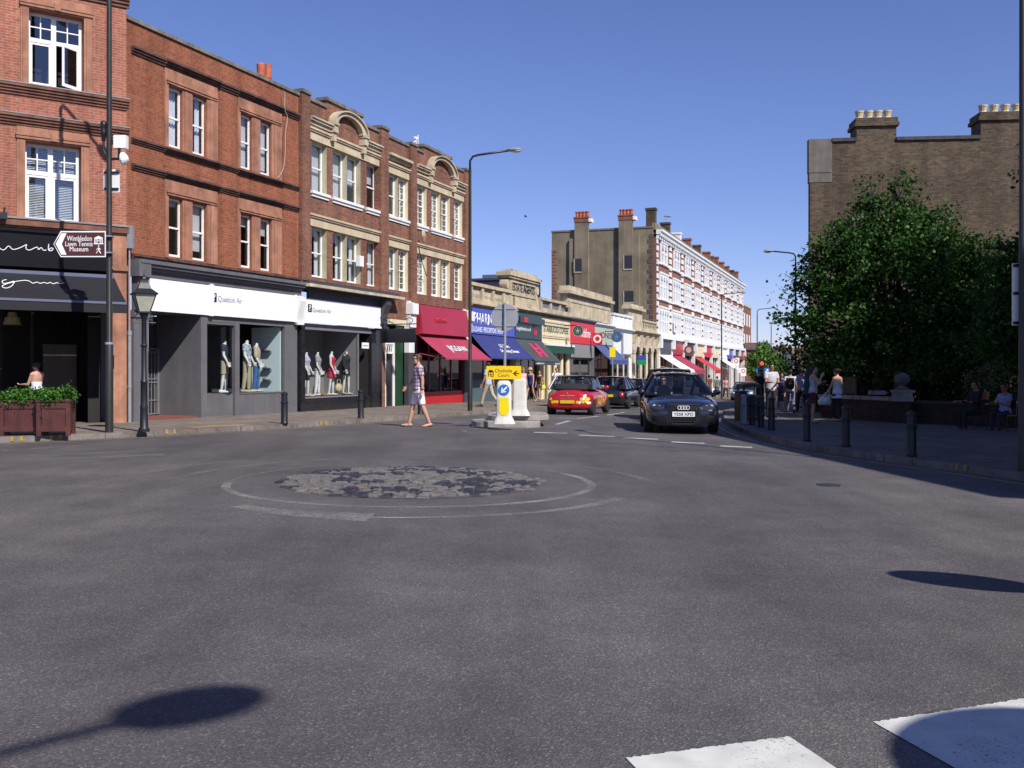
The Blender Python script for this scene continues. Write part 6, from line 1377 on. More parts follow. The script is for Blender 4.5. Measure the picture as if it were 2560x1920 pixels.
# right pavement
p = gp(2033, 1057, PAV); make_person('person', 'dark haired woman in white patterned vest and dark red shorts at the pavement corner', 'person', p, radians(250), 1.70, 'f', dict(arm_r=40, elbow_r=120, in_r=20, arm_l=22, elbow_l=95, in_l=35, spread=.03), SKIN, HAIRD, 'long', mat('patterned_vest', (.50, .47, .48), .85, .5, 22), .0, .84, 1.38, cloth('dark_red_shorts', (.10, .015, .018)), .40, vox=.008, headturn=-20)
p = gp(2093, 1054, PAV); make_person('person', 'woman seen from behind in long pale vest and black leggings', 'person', p, radians(28), 1.66, 'f', dict(arm_l=14, elbow_l=25, hip_l=6, hip_r=-5, out_l=14), SKIN, HAIRD, 'bun', cloth('pale_vest', (.60, .60, .68)), .0, .74, 1.36, cloth('black_leggings', (.012, .012, .014)), .93, vox=.008, flare=.03)
q = Vector(p) + Vector((-.40, -.05, .66)); R2 = thing('bag', 'slouchy white handbag carried by the woman in the pale vest', 'bag', q, .3); m = MB(); m.prism([(-.20, -.06, -.13), (.16, -.06, -.15), (.2, -.05, 0), (.12, -.04, .12), (-.12, -.03, .10), (-.22, -.05, -.02)], (0, .11, 0)); m.build('bag_body', cloth('white_bag', (.66, .70, .66)), R2, smooth=True); MB().tube([(-.1, 0, .1), (.05, 0, .24), (.18, 0, .34), (.14, 0, .1)], .012).build('strap', MATS['white_bag'], R2)
p = at(1928, 33.5); make_person('person', 'man in white T-shirt and dark trousers standing by the litter bin', 'person', p, radians(190), 1.80, 'm', dict(arm_l=18, elbow_l=75, in_l=30, arm_r=18, elbow_r=70, in_r=30), SKIN2, HAIRD, 'short', cloth('white_tee', (.50, .48, .50)), .6, .84, 1.47, cloth('dark_trousers', (.02, .02, .025)), .97, shoes=BLACKP, vox=.009)
SHG = None
p = at(1976, 40); make_person('person', 'man in pale shirt with black backpack walking away in the shade', 'person', p, radians(-15), 1.76, 'm', WALK, SKIN2, HAIRD, 'short', cloth('pale_shirt', (.55, .55, .66)), .6, .84, 1.47, cloth('grey_trousers', (.16, .16, .24)), .97, shoes=BLACKP, vox=.011)
q = Vector(p) + Vector((-.07, -.20, 1.18)); m = MB(); m.box(-.15, .15, -.08, .08, -.22, .22); m.box(-.11, .11, -.14, -.081, -.18, .02); o = m.build('backpack', cloth('black_nylon', (.015, .015, .018)), None, loc=q, bevel=.05); tag(o, 'black backpack on the man in the pale shirt', 'backpack')
p = at(2003, 41); make_person('person', 'man in lilac shirt and dark jeans walking away beside the backpacker', 'person', p, radians(-10), 1.85, 'm', WALK, SKIN2, HAIRD, 'short', cloth('lilac_shirt', (.40, .36, .60)), .6, .84, 1.47, cloth('dark_jeans', (.03, .035, .06)), .97, shoes=BLACKP, vox=.011)
p = at(1954, 42); make_person('person', 'person in dark blue clothes walking in the shade left of the backpacker', 'person', p, radians(170), 1.68, 'f', WALK, SKIN2, HAIRD, 'long', cloth('dark_blue_top', (.05, .05, .12)), .6, .84, 1.44, cloth('black_skirt', (.02, .02, .03)), .3, dress=.45, vox=.011)
p = at(1900, 45); make_person('person', 'dark haired person in black near the kerb under the traffic light', 'person', p, radians(185), 1.74, 'm', dict(arm_l=10, arm_r=20, elbow_r=70), SKIN2, HAIRD, 'short', cloth('black_tee', (.015, .015, .018)), .6, .84, 1.47, cloth('black_trousers', (.015, .015, .02)), .97, shoes=BLACKP, vox=.011)
p = at(1814, 74); make_person('person', 'distant walker in white vest and red cardigan by the far awnings', 'person', p, radians(180), 1.70, 'f', WALK, SKIN, HAIRB, 'long', cloth('red_white_top', (.55, .30, .30), v=.5, s=8), .6, .84, 1.42, cloth('black_trouser2', (.02, .02, .02)), .95, vox=.013)
p = at(1793, 78); make_person('person', 'distant walker in grey green shirt left of the far lamp post', 'person', p, radians(0), 1.74, 'm', WALK, SKIN2, HAIRD, 'short', cloth('grey_green_shirt', (.16, .20, .16)), .6, .84, 1.47, cloth('grey_trouser2', (.1, .1, .1)), .95, vox=.013)
p = at(1773, 70); make_person('person', 'distant dark dressed walker seen over the roof of the dark estate car', 'person', p, radians(20), 1.76, 'm', WALK, SKIN2, HAIRD, 'short', cloth('brown_shirt', (.12, .06, .05)), .6, .84, 1.47, cloth('grey_trouser3', (.1, .1, .1)), .95, vox=.013)
SEATP = dict(hip_l=82, knee_l=85, hip_r=82, knee_r=85, arm_l=25, elbow_l=70, arm_r=25, elbow_r=70, seat=.46)
def chair(label, x, y, z, rz, m_):
    R = thing('cafe_chair', label, 'chair', (x, y, z), rz); MB().box(-.21, .21, -.21, .21, .40, .43).build('seat', m_, R); m = MB(); m.box(-.2, .2, -.22, -.19, .62, .82); m.box(-.2, -.17, -.22, -.19, .43, .62); m.box(.17, .2, -.22, -.19, .43, .62); m.build('backrest', m_, R)
    for a in (-.19, .19):
        for b in (-.19, .19): MB().cone((a, b, 0), (a * .95, b * .95, .40), .014, .016, 8).build('leg', m_, R)
    return R
p = at(92, 24.2); make_person('person', 'dark haired woman with bare shoulders standing under the awning behind the planters', 'person', p, radians(60), 1.60, 'f', dict(arm_l=20, elbow_l=70, arm_r=25, elbow_r=80), SKIN, HAIRD, 'bun', cloth('white_strap_top', (.7, .7, .75)), .0, .86, 1.24, cloth('dark_skirt2', (.03, .03, .05)), .4, vox=.009)
p2_ = at(40, 23.9); R2 = thing('cafe_table', 'small dark cafe table left of the woman behind the planters', 'table', p2_, 0); MB().lathe([(.35, .72), (.36, .735), (.35, .75)], (0, 0, 0), 20).build('tabletop', GREYD, R2); MB().cone((0, 0, .03), (0, 0, .72), .03, .03, 10).build('pedestal', IRON, R2); MB().lathe([(.22, 0), (.2, .03), (.03, .05)], (0, 0, 0), 16).build('base', IRON, R2)
p = at(2440, 27.5); make_person('person', 'person in black sitting in deep shade under the tree facing left', 'person', p, radians(100), 1.74, 'm', SEATP, SKIN2, HAIRD, 'short', cloth('black_jumper', (.012, .012, .014)), 1.6, .84, 1.47, MATS['black_trousers'], .97, shoes=BLACKP, vox=.010); chair('dark chair under the person in black', p.x, p.y, p.z, radians(100), BLACKP)
p = at(2512, 27); make_person('person', 'person in pale blue top sitting in shade near the right edge', 'person', p, radians(120), 1.70, 'f', SEATP, SKIN2, HAIRB, 'short', cloth('pale_blue_top', (.28, .32, .60)), .6, .84, 1.42, MATS['dark_jeans'], .97, shoes=BLACKP, vox=.010); chair('dark chair under the person in pale blue', p.x, p.y, p.z, radians(120), BLACKP)
# dummies
def dummy(F, s_, y, z, label, H, sex, pose, top, bottom, rzadd=0, **k):
    Q = F.world(s_, y); R, J, dz, s = make_person('mannequin', label, 'mannequin', (Q.x, Q.y, z), F.rz + pi + rzadd, H, sex, pose, DUMMY, None, 'short', top, k.pop('sleeve', .55), k.pop('hem', .82), k.pop('neck', 1.47), bottom, k.pop('legs', .97), vox=.010, headless=True, face=False, **k)
    P = F.world(s_, y); MB().box(-.18, .18, -.18, .18, .0, .012).build('base_plate', GREYD, R); return R
STAND = dict(arm_l=6, arm_r=4, elbow_l=20, elbow_r=25, hip_l=3, hip_r=-3, barefoot=1); F = FB2; zf_ = B2['zfl']
dummy(F, B2['xw0'] - .05, .50, zf_, 'headless dummy in navy shirt and khaki shorts behind the angled glass beside the door', 1.78, 'm', STAND, cloth('navy_shirt', (.02, .025, .06)), MATS['khaki_trousers'], .5, legs=.42, shoes=WHITEP)
dummy(F, F.s_of(617, .42), .42, zf_, 'headless dummy in patterned blue and white shirt with pale combat trousers', 1.82, 'm', STAND, mat('floral_shirt', (.42, .47, .55), .85, .75, 13), cloth('stone_trousers', (.40, .36, .24)), .3, shoes=cloth('pale_shoe', (.5, .45, .35)))
dummy(F, F.s_of(641, .5), .5, zf_, 'headless dummy in beige jumper and blue jeans', 1.74, 'm', STAND, cloth('beige_jumper', (.46, .38, .27)), cloth('bright_jeans', (.05, .13, .32)), .5, sleeve=1.2, shoes=cloth('pale_shoe2', (.5, .45, .35)))
F = FB3; zf_ = B3['zsl']
def wx(px): return F.s_of(px, .45)
dummy(F, wx(766), .45, zf_ + .01, 'headless dummy in lilac top and black shorts at the left of the right-hand window', 1.7, 'f', STAND, cloth('lilac_top', (.45, .42, .55)), cloth('black_shorts', (.02, .02, .03)), .2, legs=.4)
dummy(F, wx(797), .5, zf_ + .01, 'headless dummy in grey top and white trousers', 1.72, 'f', STAND, cloth('grey_top', (.33, .30, .33)), cloth('white_trousers', (.70, .70, .72)), .4)
dummy(F, wx(826), .4, zf_ + .01, 'headless dummy in short red dress', 1.76, 'f', STAND, cloth('red_dress', (.50, .02, .06)), MATS['red_dress'], .3, sleeve=0, neck=1.4, dress=.62)
dummy(F, wx(866), .45, zf_ + .01, 'headless dummy in black jacket over bare white legs', 1.78, 'f', STAND, cloth('black_jacket', (.018, .018, .022)), None, -.1, sleeve=1.8, hem=.70)
Q = F.world(wx(841), .35); R2 = thing('handbag', 'cream handbag standing beside the dummy in the red dress', 'bag', (Q.x, Q.y, zf_ + .28), F.rz); m = MB(); m.ell((0, 0, 0), .22, .1, .17, 12, 8); m.build('bag_body', cloth('cream_bag', (.55, .48, .28)), R2, smooth=True); MB().tube([(-.14, 0, .1), (-.1, 0, .3), (.1, 0, .3), (.14, 0, .1)], .012).build('handle', MATS['cream_bag'], R2); MB().box(-.12, .12, -.08, .08, -.28, -.13).build('block', DIMIN, R2)
shoec = [('brown suede shoe on the white display panel, topmost of three', (.10, .075, .06), 878), ('navy shoe on the white display panel, middle of three', (.05, .07, .12), 922), ('grey shoe on the white display panel, lowest of three', (.16, .17, .18), 950)]
F = FB2
for lb, c, py in shoec:
    x = B2['xw1'] - .07; y = .62; Q = F.world(x, y); z = zat(py, Q.y); R2 = thing('shoe', lb, 'shoe', (Q.x, Q.y, z), F.rz); m = MB(); m.ell((-.06, -.06, .0), .05, .14, .04, 12, 6); m.ell((-.06, .06, .03), .05, .08, .06, 12, 6); m.build('upper', cloth('shoe_%d' % py, c), R2, smooth=True); MB().box(-.105, -.01, -.2, .14, -.05, -.028).build('sole', GREYD, R2)
for k, (px, lb, c) in enumerate(((776, 'pale shoes on the window floor left of the white trousers', (.5, .42, .3)), (812, 'brown shoes on the window floor between white trousers and red dress', (.3, .15, .07)), (856, 'dark shoes on the window floor below the black jacket', (.08, .05, .04)), (882, 'red shoes on the window floor at its right end', (.4, .05, .04)))):
    F = FB3; Q = F.world(F.s_of(px, .3), .3); R2 = thing('pair_of_shoes', lb, 'shoes', (Q.x, Q.y, B3['zsl'] + .04), F.rz)
    for sd in (-.07, .07): m = MB(); m.ell((sd, -.02, 0), .045, .12, .04, 10, 6); m.ell((sd, .06, .03), .04, .05, .06, 10, 6); m.build('shoe', cloth('shoe_p%d' % k, c), R2, smooth=True)
# ================================================================ cars
from mathutils.bvhtree import BVHTree
def paint(name, c, coat=1.0, rough=.35, metal=0.0): return mat(name, c, rough, .03, 2, coat=coat, metal=metal)
LAMPG = mat('lamp_lens', (.55, .58, .60), .08, .1, 9, coat=1.0); TAIL = mat('tail_lens', (.35, .01, .01), .12, .1, 6, coat=1.0); PLASTIC = mat('black_trim', (.007, .007, .008), .5, .1, 6, spec=.3); SEATM = mat('seat_fabric', (.03, .03, .034), .8, .15, 6)
PLW = mat('plate_white', (.72, .72, .70), .4, .03, 4); PLY = mat('plate_yellow', (.72, .50, .02), .4, .03, 4)
def body_mesh(R, st, m, wheels, wr, hw, name='body'):
    mb = MB(); RR = []
    for (y, w, zb, zs, zt) in st:
        h = [(0, zb), (.75 * w, zb), (.95 * w, zb + .05), (w, zb + .55 * (zs - zb)), (.985 * w, zs - .03), (.93 * w, zs + .25 * (zt - zs)), (.66 * w, zs + .8 * (zt - zs)), (.3 * w, zt), (0, zt)]
        RR.append([(x, y, z) for x, z in h] + [(-x, y, z) for x, z in reversed(h[1:-1])])
    mb.ring_loft(RR); o = mb.build(name, [m, PLASTIC], R)
    s = o.modifiers.new('s', 'SUBSURF'); s.levels = 2; s.render_levels = 2; bake(o)
    cut = MB()
    for (yy) in wheels:
        for sd in (-1, 1): cut.lathe([(wr + .055, sd * (hw - .26) if sd > 0 else -(hw + .3)), (wr + .055, sd * (hw + .3) if sd > 0 else -(hw - .26))], (0, yy, wr), 28, axis='X')
    c = cut.build('cutter', [PLASTIC], None); 
    bm = bmesh.new(); bm.from_mesh(c.data); bmesh.ops.recalc_face_normals(bm, faces=bm.faces[:]); bm.to_mesh(c.data); bm.free()
    bm = bmesh.new(); bm.from_mesh(o.data); bmesh.ops.recalc_face_normals(bm, faces=bm.faces[:]); bm.to_mesh(o.data); bm.free()
    b = o.modifiers.new('b', 'BOOLEAN'); b.operation = 'DIFFERENCE'; b.object = c; b.solver = 'EXACT'; bake(o); me = c.data; bpy.data.objects.remove(c); bpy.data.meshes.remove(me)
    set_auto(o.data, radians(38)); return o
def wheel(R, x, y, r, w, side, nsp=7, rimm=None):
    t = MB(); t.lathe([(r * .66, -w / 2), (r * .93, -w / 2), (r, -w * .32), (r, w * .32), (r * .93, w / 2), (r * .66, w / 2)], (0, 0, 0), 26, axis='X'); T = t.build('wheel', RUBBER, R, loc=(x, y, r), auto=radians(40))
    m = MB(); xo = side * w * .42; m.lathe([(r * .62, xo * .2), (r * .68, xo), (r * .62, xo * 1.02), (r * .60, xo * .5)], (0, 0, 0), 26, axis='X')
    for k in range(nsp):
        a = 2 * pi * k / nsp; d = Vector((0, cos(a), sin(a))); n = Vector((0, -sin(a), cos(a))); q = r * .055
        p0, p1 = d * r * .08, d * r * .64; m.prism([p0 + n * q * 1.4 + Vector((xo * .55, 0, 0)), p1 + n * q + Vector((xo * .8, 0, 0)), p1 - n * q + Vector((xo * .8, 0, 0)), p0 - n * q * 1.4 + Vector((xo * .55, 0, 0))], (xo * .18, 0, 0))
    m.lathe([(r * .12, xo * .5), (r * .12, xo * .85)], (0, 0, 0), 12, axis='X'); m.build('rim', rimm or ALLOY, T)
    MB().lathe([(r * .66, -.01), (r * .66, .01)], (0, 0, 0), 20, axis='X').build('brake_disc', PLASTIC, T)
    return T
def decal(o, pts, ax, m, name, off=.008, par=None, lift=None):
    """convex outline pts (u,v) projected on body o along -y ('f'), +y ('r'), +x ('L' from the left) or -x ('R')"""
    bm = bmesh.new(); bm.from_mesh(o.data); t = BVHTree.FromBMesh(bm)
    mb = MB(); cu = sum(p[0] for p in pts) / len(pts); cv = sum(p[1] for p in pts) / len(pts)
    allp = []
    P = []
    for i, p in enumerate(pts):
        q = pts[(i + 1) % len(pts)]; P += [(p[0] + (q[0] - p[0]) * k / 3, p[1] + (q[1] - p[1]) * k / 3) for k in range(3)]
    grid = [[(cu + (p[0] - cu) * f, cv + (p[1] - cv) * f) for p in P] for f in (1, .66, .33)] + [[(cu, cv)]]
    V = []
    for ring in grid:
        for u, v in ring:
            og, d = {'f': (Vector((u, 9, v)), Vector((0, -1, 0))), 'r': (Vector((u, -9, v)), Vector((0, 1, 0))), 'R': (Vector((9, u, v)), Vector((-1, 0, 0))), 'L': (Vector((-9, u, v)), Vector((1, 0, 0))), 't': (Vector((u, v, 9)), Vector((0, 0, -1)))}[ax]
            h = t.ray_cast(og, d); 
            if h[0] is None: bm.free(); return None
            V.append(h[0] - d * off)
    n = len(P); fs = []
    for r_ in range(2):
        for i in range(n): fs.append((r_ * n + i, r_ * n + (i + 1) % n, (r_ + 1) * n + (i + 1) % n, (r_ + 1) * n + i))
    for i in range(n): fs.append((2 * n + i, 2 * n + (i + 1) % n, 3 * n))
    mb.add(V, fs); bm.free(); k = mb.build(name, m, par or o.parent, smooth=True); return k
def cabin(R, yb0, yb1, yt0, yt1, wb, wr, zb, zr, bodym, pill=.035, bulge=.14, glass=True, bp=(.1,), tail=True):
    """yb0/yt0 rear base and roof, yb1/yt1 front base and roof"""
    def base(x, fr): return (x, (yb1 + bulge * (1 - (x / wb) ** 2)) if fr else (yb0 - .06 * (1 - (x / wb) ** 2)), zb)
    def top(x, fr): return (x, (yt1 + bulge * .6 * (1 - (x / wr) ** 2)) if fr else (yt0 - .04 * (1 - (x / wr) ** 2)), zr - .035 * (x / wr) ** 2)
    N = 8; g = MB()
    for fr in (0, 1):
        for i in range(N):
            a, b = -1 + 2 * i / N, -1 + 2 * (i + 1) / N; q = [Vector(base(a * wb, fr)), Vector(base(b * wb, fr)), Vector(top(b * wr, fr)), Vector(top(a * wr, fr))]
            if not fr: q.reverse()
            g.quad(*q)
    for sd in (-1, 1):
        q = [Vector((sd * wb, yb0, zb)), Vector((sd * wb, yb1, zb)), Vector((sd * wr, yt1, zr - .035)), Vector((sd * wr, yt0, zr - .035))]; g.quad(*(q if sd < 0 else q[::-1]))
    g.build('windows', CARG, R)
    r = MB(); M = 6
    for j in range(M):
        for i in range(N):
            def rp(i, j):
                x = (-1 + 2 * i / N); a = Vector(top(x * wr, 0)).lerp(Vector(top(x * wr, 1)), j / M); a.z += .045 * sin(pi * j / M) ** .7; return a
            r.quad(rp(i, j), rp(i + 1, j), rp(i + 1, j + 1), rp(i, j + 1)); r.quad(rp(i, j) - Vector((0, 0, .05)), rp(i, j + 1) - Vector((0, 0, .05)), rp(i + 1, j + 1) - Vector((0, 0, .05)), rp(i + 1, j) - Vector((0, 0, .05)))
    for sd in (-1, 1):
        r.tube([Vector((sd * wb, yb1, zb - .02)), Vector((sd * wr, yt1, zr - .035))], [pill * 1.25, pill], 8); r.tube([Vector((sd * wb, yb0, zb - .02)), Vector((sd * wr, yt0, zr - .035))], [pill * 1.6, pill * 1.5], 8); r.tube([Vector((sd * wr, yt0, zr - .035)), Vector((sd * wr, (yt0 + yt1) / 2, zr - .0)), Vector((sd * wr, yt1, zr - .035))], pill, 8)
    for fr in (0, 1): r.tube([top(x * wr / 4, fr) for x in range(-4, 5)], pill * .8, 6)
    o = r.build('roof', bodym, R, auto=radians(50)); k = MB()
    for sd in (-1, 1):
        for f in bp: k.tube([Vector((sd * wb, yb0, zb)).lerp(Vector((sd * wb, yb1, zb)), f), Vector((sd * wr, yt0, zr - .05)).lerp(Vector((sd * wr, yt1, zr - .05)), f)], pill * .9, 6)
    k.build('door_pillars', PLASTIC, R)
    s = MB(); s.box(-wb + .03, wb - .03, yb0 + .05, yb1 + .02, zb - .01, zb + .012); s.build('interior', PLASTIC, R)
    for sd in (-1, 1):
        q = MB(); y = yb1 - .95; q.box(sd * .37 - .22, sd * .37 + .22, y - .12, y, zb - .2, zb + .18); q.box(sd * .37 - .12, sd * .37 + .12, y - .1, y - .02, zb + .19, zb + .36); q.build('front_seat', SEATM, R, bevel=.03)
    if tail: q = MB(); q.box(-.58, .58, yb0 + .55, yb0 + .68, zb - .1, zb + .16); q.build('rear_seat', SEATM, R, bevel=.03)
    return o
def mirrors(R, y, z, w, m):
    for sd in (-1, 1): q = MB(); q.ell((sd * (w + .10), y, z), .10, .06, .075, 10, 6); q.tube([(sd * (w - .06), y, z - .05), (sd * (w + .05), y, z - .03)], .025, 6); q.build('mirror', m, R, smooth=True)
def plate(R, s, y, z, face, m, w=.52, h=.112):
    """number plate: face=1 looks forward, -1 looks back"""
    o = MB().box(-w / 2, w / 2, y - .008, y + .008, z - h / 2, z + h / 2).build('number_plate', m, R)
    if not s: return o
    t = text(s, BLACK_L, o, (-w / 2 + .035, w / 2 - .035, z - .037, z + .037), 0, ext=.003)
    for v in t.data.vertices:
        yy = v.co.y
        if face > 0: v.co.x = -v.co.x; v.co.y = y + .0085 - yy
        else: v.co.y = y - .0085 + yy
    if face > 0: t.data.flip_normals() if False else None
    return o
def estate_st(L, W, zb=.20, belt=.93, hood=.80, nose=.62, tail=.92):
    w = W / 2; f = L / 2
    return [(-f, w * .70, .34, .60, tail - .12), (-f + .04, w * .86, .28, .66, tail - .03), (-f + .25, w * .97, zb + .02, .74, tail), (-f + .9, w, zb, .80, belt), (-.4, w, zb, .80, belt), (f - 1.55, w, zb, .80, belt), (f - 1.2, w * .995, zb, .78, belt - .02), (f - .7, w * .98, zb, .74, hood + .06), (f - .28, w * .94, zb, .68, hood), (f - .07, w * .84, zb + .01, .60, hood - .09), (f, w * .68, .24, .54, nose)]
def at_g(px, Y): X = (px - CX) / FPX * Y; return Vector((X, Y, gz(X, Y)))
# --- dark estate facing the camera
NAVY = paint('navy_metallic', (.003, .0045, .014), 1.0, .3)
p = at_g(1692, 26.6); R = thing('estate_car', 'dark blue estate car coming towards the junction with a white front number plate', 'car', p, radians(174.5))
bo = body_mesh(R, estate_st(4.75, 1.86, .19, .95, .82, .66), NAVY, (1.40, -1.42), .335, .93)
cabin(R, -2.15, .95, -1.75, .0, .85, .54, .93, 1.47, NAVY, bp=(.36, .68))
for yy in (1.40, -1.42):
    for sd in (-1, 1): wheel(R, sd * .80, yy, .335, .23, sd, 7)
mirrors(R, .80, 1.0, .86, NAVY); y = 2.375
decal(bo, [(-.37, .73), (.37, .73), (.34, .50), (.25, .27), (-.25, .27), (-.34, .50)], 'f', PLASTIC, 'grille', .012)
m = MB()
for k in range(7): z = .32 + k * .06; m.box(-.33 + (7 - k) * .008, .33 - (7 - k) * .008, y + .012, y + .022, z, z + .012)
for k in range(11): x = -.31 + k * .062; m.box(x, x + .008, y + .012, y + .02, .30, .70)
m.build('grille_bars', mat('grille_grey', (.06, .06, .065), .35, .1, 5, metal=.6), R)
m = MB(); fr = [(-.38, .735), (.38, .735), (.35, .50), (.26, .26), (-.26, .26), (-.35, .50)]; m.tube([(x, y + .012, z) for x, z in fr + fr[:1]], .011, 8); m.build('grille_frame', MATS['grille_grey'], R)
m = MB()
for k in range(4): x = (k - 1.5) * .066; m.tube([(x + .044 * cos(t), y + .03, .655 + .044 * sin(t)) for t in [2 * pi * i / 16 for i in range(17)]], .009, 6)
m.build('badge', mat('badge_silver', (.62, .63, .65), .45, .03, 5), R); plate(R, 'YE58 XPO', y + .03, .50, 1, PLW, .54, .12)
for sd in (-1, 1):
    hl = decal(bo, [(sd * .44, .70), (sd * .60, .745), (sd * .78, .755), (sd * .82, .70), (sd * .70, .61), (sd * .50, .595)], 'f', mat('dark_lamp', (.03, .032, .036), .06, .1, 8, coat=1), 'headlight', .010)
    for (u, v, r_) in ((.56, .665, .045), (.69, .685, .042)): m = MB(); m.lathe([(r_, -.02), (r_, .012), (r_ * .5, .02)], (0, 0, 0), 14, axis='Y'); yy = 2.375 - (u / .93) ** 2 * .40; m.build('lens', LAMPG, hl, loc=(sd * u, yy + .02, v))
    decal(bo, [(sd * .42, .44), (sd * .74, .46), (sd * .76, .30), (sd * .40, .27)], 'f', PLASTIC, 'air_intake', .010)
    m = MB(); m.tube([(sd * .50, .10, 1.475), (sd * .51, -.8, 1.50), (sd * .50, -1.7, 1.47)], .016, 6); m.build('roof_rail', CHROME, R)
    m = MB(); m.lathe([(.035, 0), (.035, .02)], (0, 0, 0), 12, axis='Y'); m.build('fog_lamp', LAMPG, R, loc=(sd * .66, 2.20, .37))
m = MB(); m.lathe([(.19, -.012), (.19, .012)], (0, 0, 0), 20, axis='Y'); m.build('steering_wheel', PLASTIC, R, loc=(.37, .50, 1.0))
q = MB(); q.box(-.14, .14, .36, .40, 1.30, 1.36); q.build('rear_view_mirror', PLASTIC, R)
pd = p + Matrix.Rotation(radians(174.5), 3, 'Z') @ Vector((.37, .05, .40)); make_person('person', 'driver with sunglasses and short hair at the wheel of the dark blue estate car', 'person', pd, radians(178), 1.74, 'm', dict(SEATP, arm_l=45, elbow_l=35, arm_r=45, elbow_r=35, seat=.14), SKIN, HAIRB, 'short', cloth('driver_shirt', (.03, .03, .05)), .6, .84, 1.47, MATS['dark_jeans'], .97, glasses=True, vox=.009, shoes=BLACKP)
# --- red open two-seater with honeycomb stickers
REDC = paint('red_paint', (.46, .008, .018), 1.0, .3)
w = .84; f = 1.83
st = [(-f, w * .70, .30, .55, .78), (-f + .05, w * .87, .25, .60, .88), (-f + .28, w * .97, .19, .72, .93), (-f + .8, w, .18, .76, .93), (0, w, .18, .76, .92), (f - 1.1, w, .18, .76, .93), (f - .75, w * .99, .18, .74, .90), (f - .4, w * .95, .19, .70, .85), (f - .1, w * .84, .24, .60, .74), (f, w * .68, .30, .52, .62)]
p = at_g(1449, 37.2); R = thing('convertible_car', 'small red open-top car with yellow and white round stickers leaving the junction', 'car', p, radians(-17.5))
bo = body_mesh(R, st, REDC, (1.17, -1.22), .30, .84)
for yy in (1.17, -1.22):
    for sd in (-1, 1): wheel(R, sd * .735, yy, .30, .20, sd, 6)
m = MB(); m.box(-.66, .66, -1.02, .62, .915, .945); m.build('interior', PLASTIC, R)
for sd in (-1, 1):
    q = MB(); q.box(sd * .34 - .23, sd * .34 + .23, -.42, -.30, .8, 1.12); q.box(sd * .34 - .12, sd * .34 + .12, -.41, -.33, 1.13, 1.30); q.build('front_seat', SEATM, R, bevel=.03)
q = MB(); q.box(-.5, .5, -.98, -.86, .85, 1.05); q.build('rear_seat', SEATM, R, bevel=.03)
m = MB(); A = [(-.64, .62, .92), (-.52, .18, 1.37), (.52, .18, 1.37), (.64, .62, .92)]; m.tube([A[0], A[1]], .032, 8); m.tube([A[2], A[3]], .032, 8); m.tube([A[1], (0, .22, 1.39), A[2]], .032, 8); m.build('windscreen_frame', PLASTIC, R)
m = MB(); m.quad(A[0], A[3], A[2], A[1]); m.build('windscreen', CARG, R)
m = MB()
for k in range(3): m.ell((0, -1.18 - .10 * k, 1.02 - .035 * k), .66 - .01 * k, .16, .10, 18, 8)
m.ell((0, -1.1, 1.08), .58, .15, .07, 18, 8); m.build('folded_roof', mat('hood_cloth', (.016, .016, .02), .85, .2, 8, bump=.2), R, smooth=True)
q = MB(); q.box(-.2, .2, .25, .29, 1.25, 1.30); q.build('rear_view_mirror', PLASTIC, R); mirrors(R, .55, .98, .80, REDC)
for sd in (-1, 1):
    for k in (0, 1): q = MB(); q.quad((sd * .72, -.95 + .8 * k, .93), (sd * .72, -.18 + .75 * k, .93), (sd * .64, -.22 + .5 * k, 1.30), (sd * .64, -.75 + .6 * k, 1.26)); q.build('side_window', CARG, R)
    decal(bo, [(sd * .60, .80), (sd * .74, .80), (sd * .76, .60), (sd * .62, .60)], 'r', TAIL, 'tail_light', .01)
plate(R, '', -1.86, .50, -1, PLY)
m = MB(); m.lathe([(.035, -.008), (.035, .008)], (0, 0, 0), 16, axis='Y'); m.build('badge', CHROME, R, loc=(0, -1.845, .80))
YST = mat('sticker_yellow', (.80, .55, .01), .45, .05, 5); WST = mat('sticker_white', (.80, .80, .78), .45, .05, 5)
def circ(u, v, r, n=10): return [(u + r * cos(2 * pi * i / n), v + r * sin(2 * pi * i / n)) for i in range(n)]
rn = random.Random(3)
for (u, v, c) in [(-.62, .60, 0), (-.55, .49, 0), (-.46, .50, 0), (-.38, .50, 0), (.36, .49, 0), (.44, .48, 1), (.50, .60, 0), (.56, .50, 0), (.58, .61, 1), (.62, .71, 1), (.66, .52, 0), (.66, .63, 0), (.72, .60, 0), (.74, .47, 1), (.52, .55, 0)]: decal(bo, circ(u, v, .055), 'r', WST if c else YST, 'round_sticker', .009)
decal(bo, [(-.42, .88), (-.34, .93), (-.30, .93), (-.33, .76), (-.38, .74), (-.43, .80)], 'r', YST, 'door_emblem', .009)
decal(bo, [(-.28, .735), (.26, .735), (.26, .72), (-.28, .72)], 'r', YST, 'lettering_line', .009)
for (u, v, c) in [(-.60, .42, 0), (-.60, .54, 0), (-.50, .48, 0), (-.36, .42, 1), (-.34, .56, 0), (-.18, .48, 0), (-.18, .40, 1), (0, .42, 0), (.0, .56, 1), (.16, .48, 0), (.32, .42, 0), (.32, .55, 1), (.48, .48, 0), (.62, .54, 0), (.72, .60, 0)]: decal(bo, [(u - .05, v - .055), (u + .03, v - .055), (u + .05, v + .055), (u - .03, v + .055)], 'R', WST if c else YST, 'sticker', .009)
decal(bo, [(-.62, .67), (.25, .67), (.25, .645), (-.62, .645)], 'R', YST, 'lettering_line', .009); decal(bo, [(.30, .88), (.40, .86), (.50, .62), (.44, .62)], 'R', YST, 'stripe', .009)
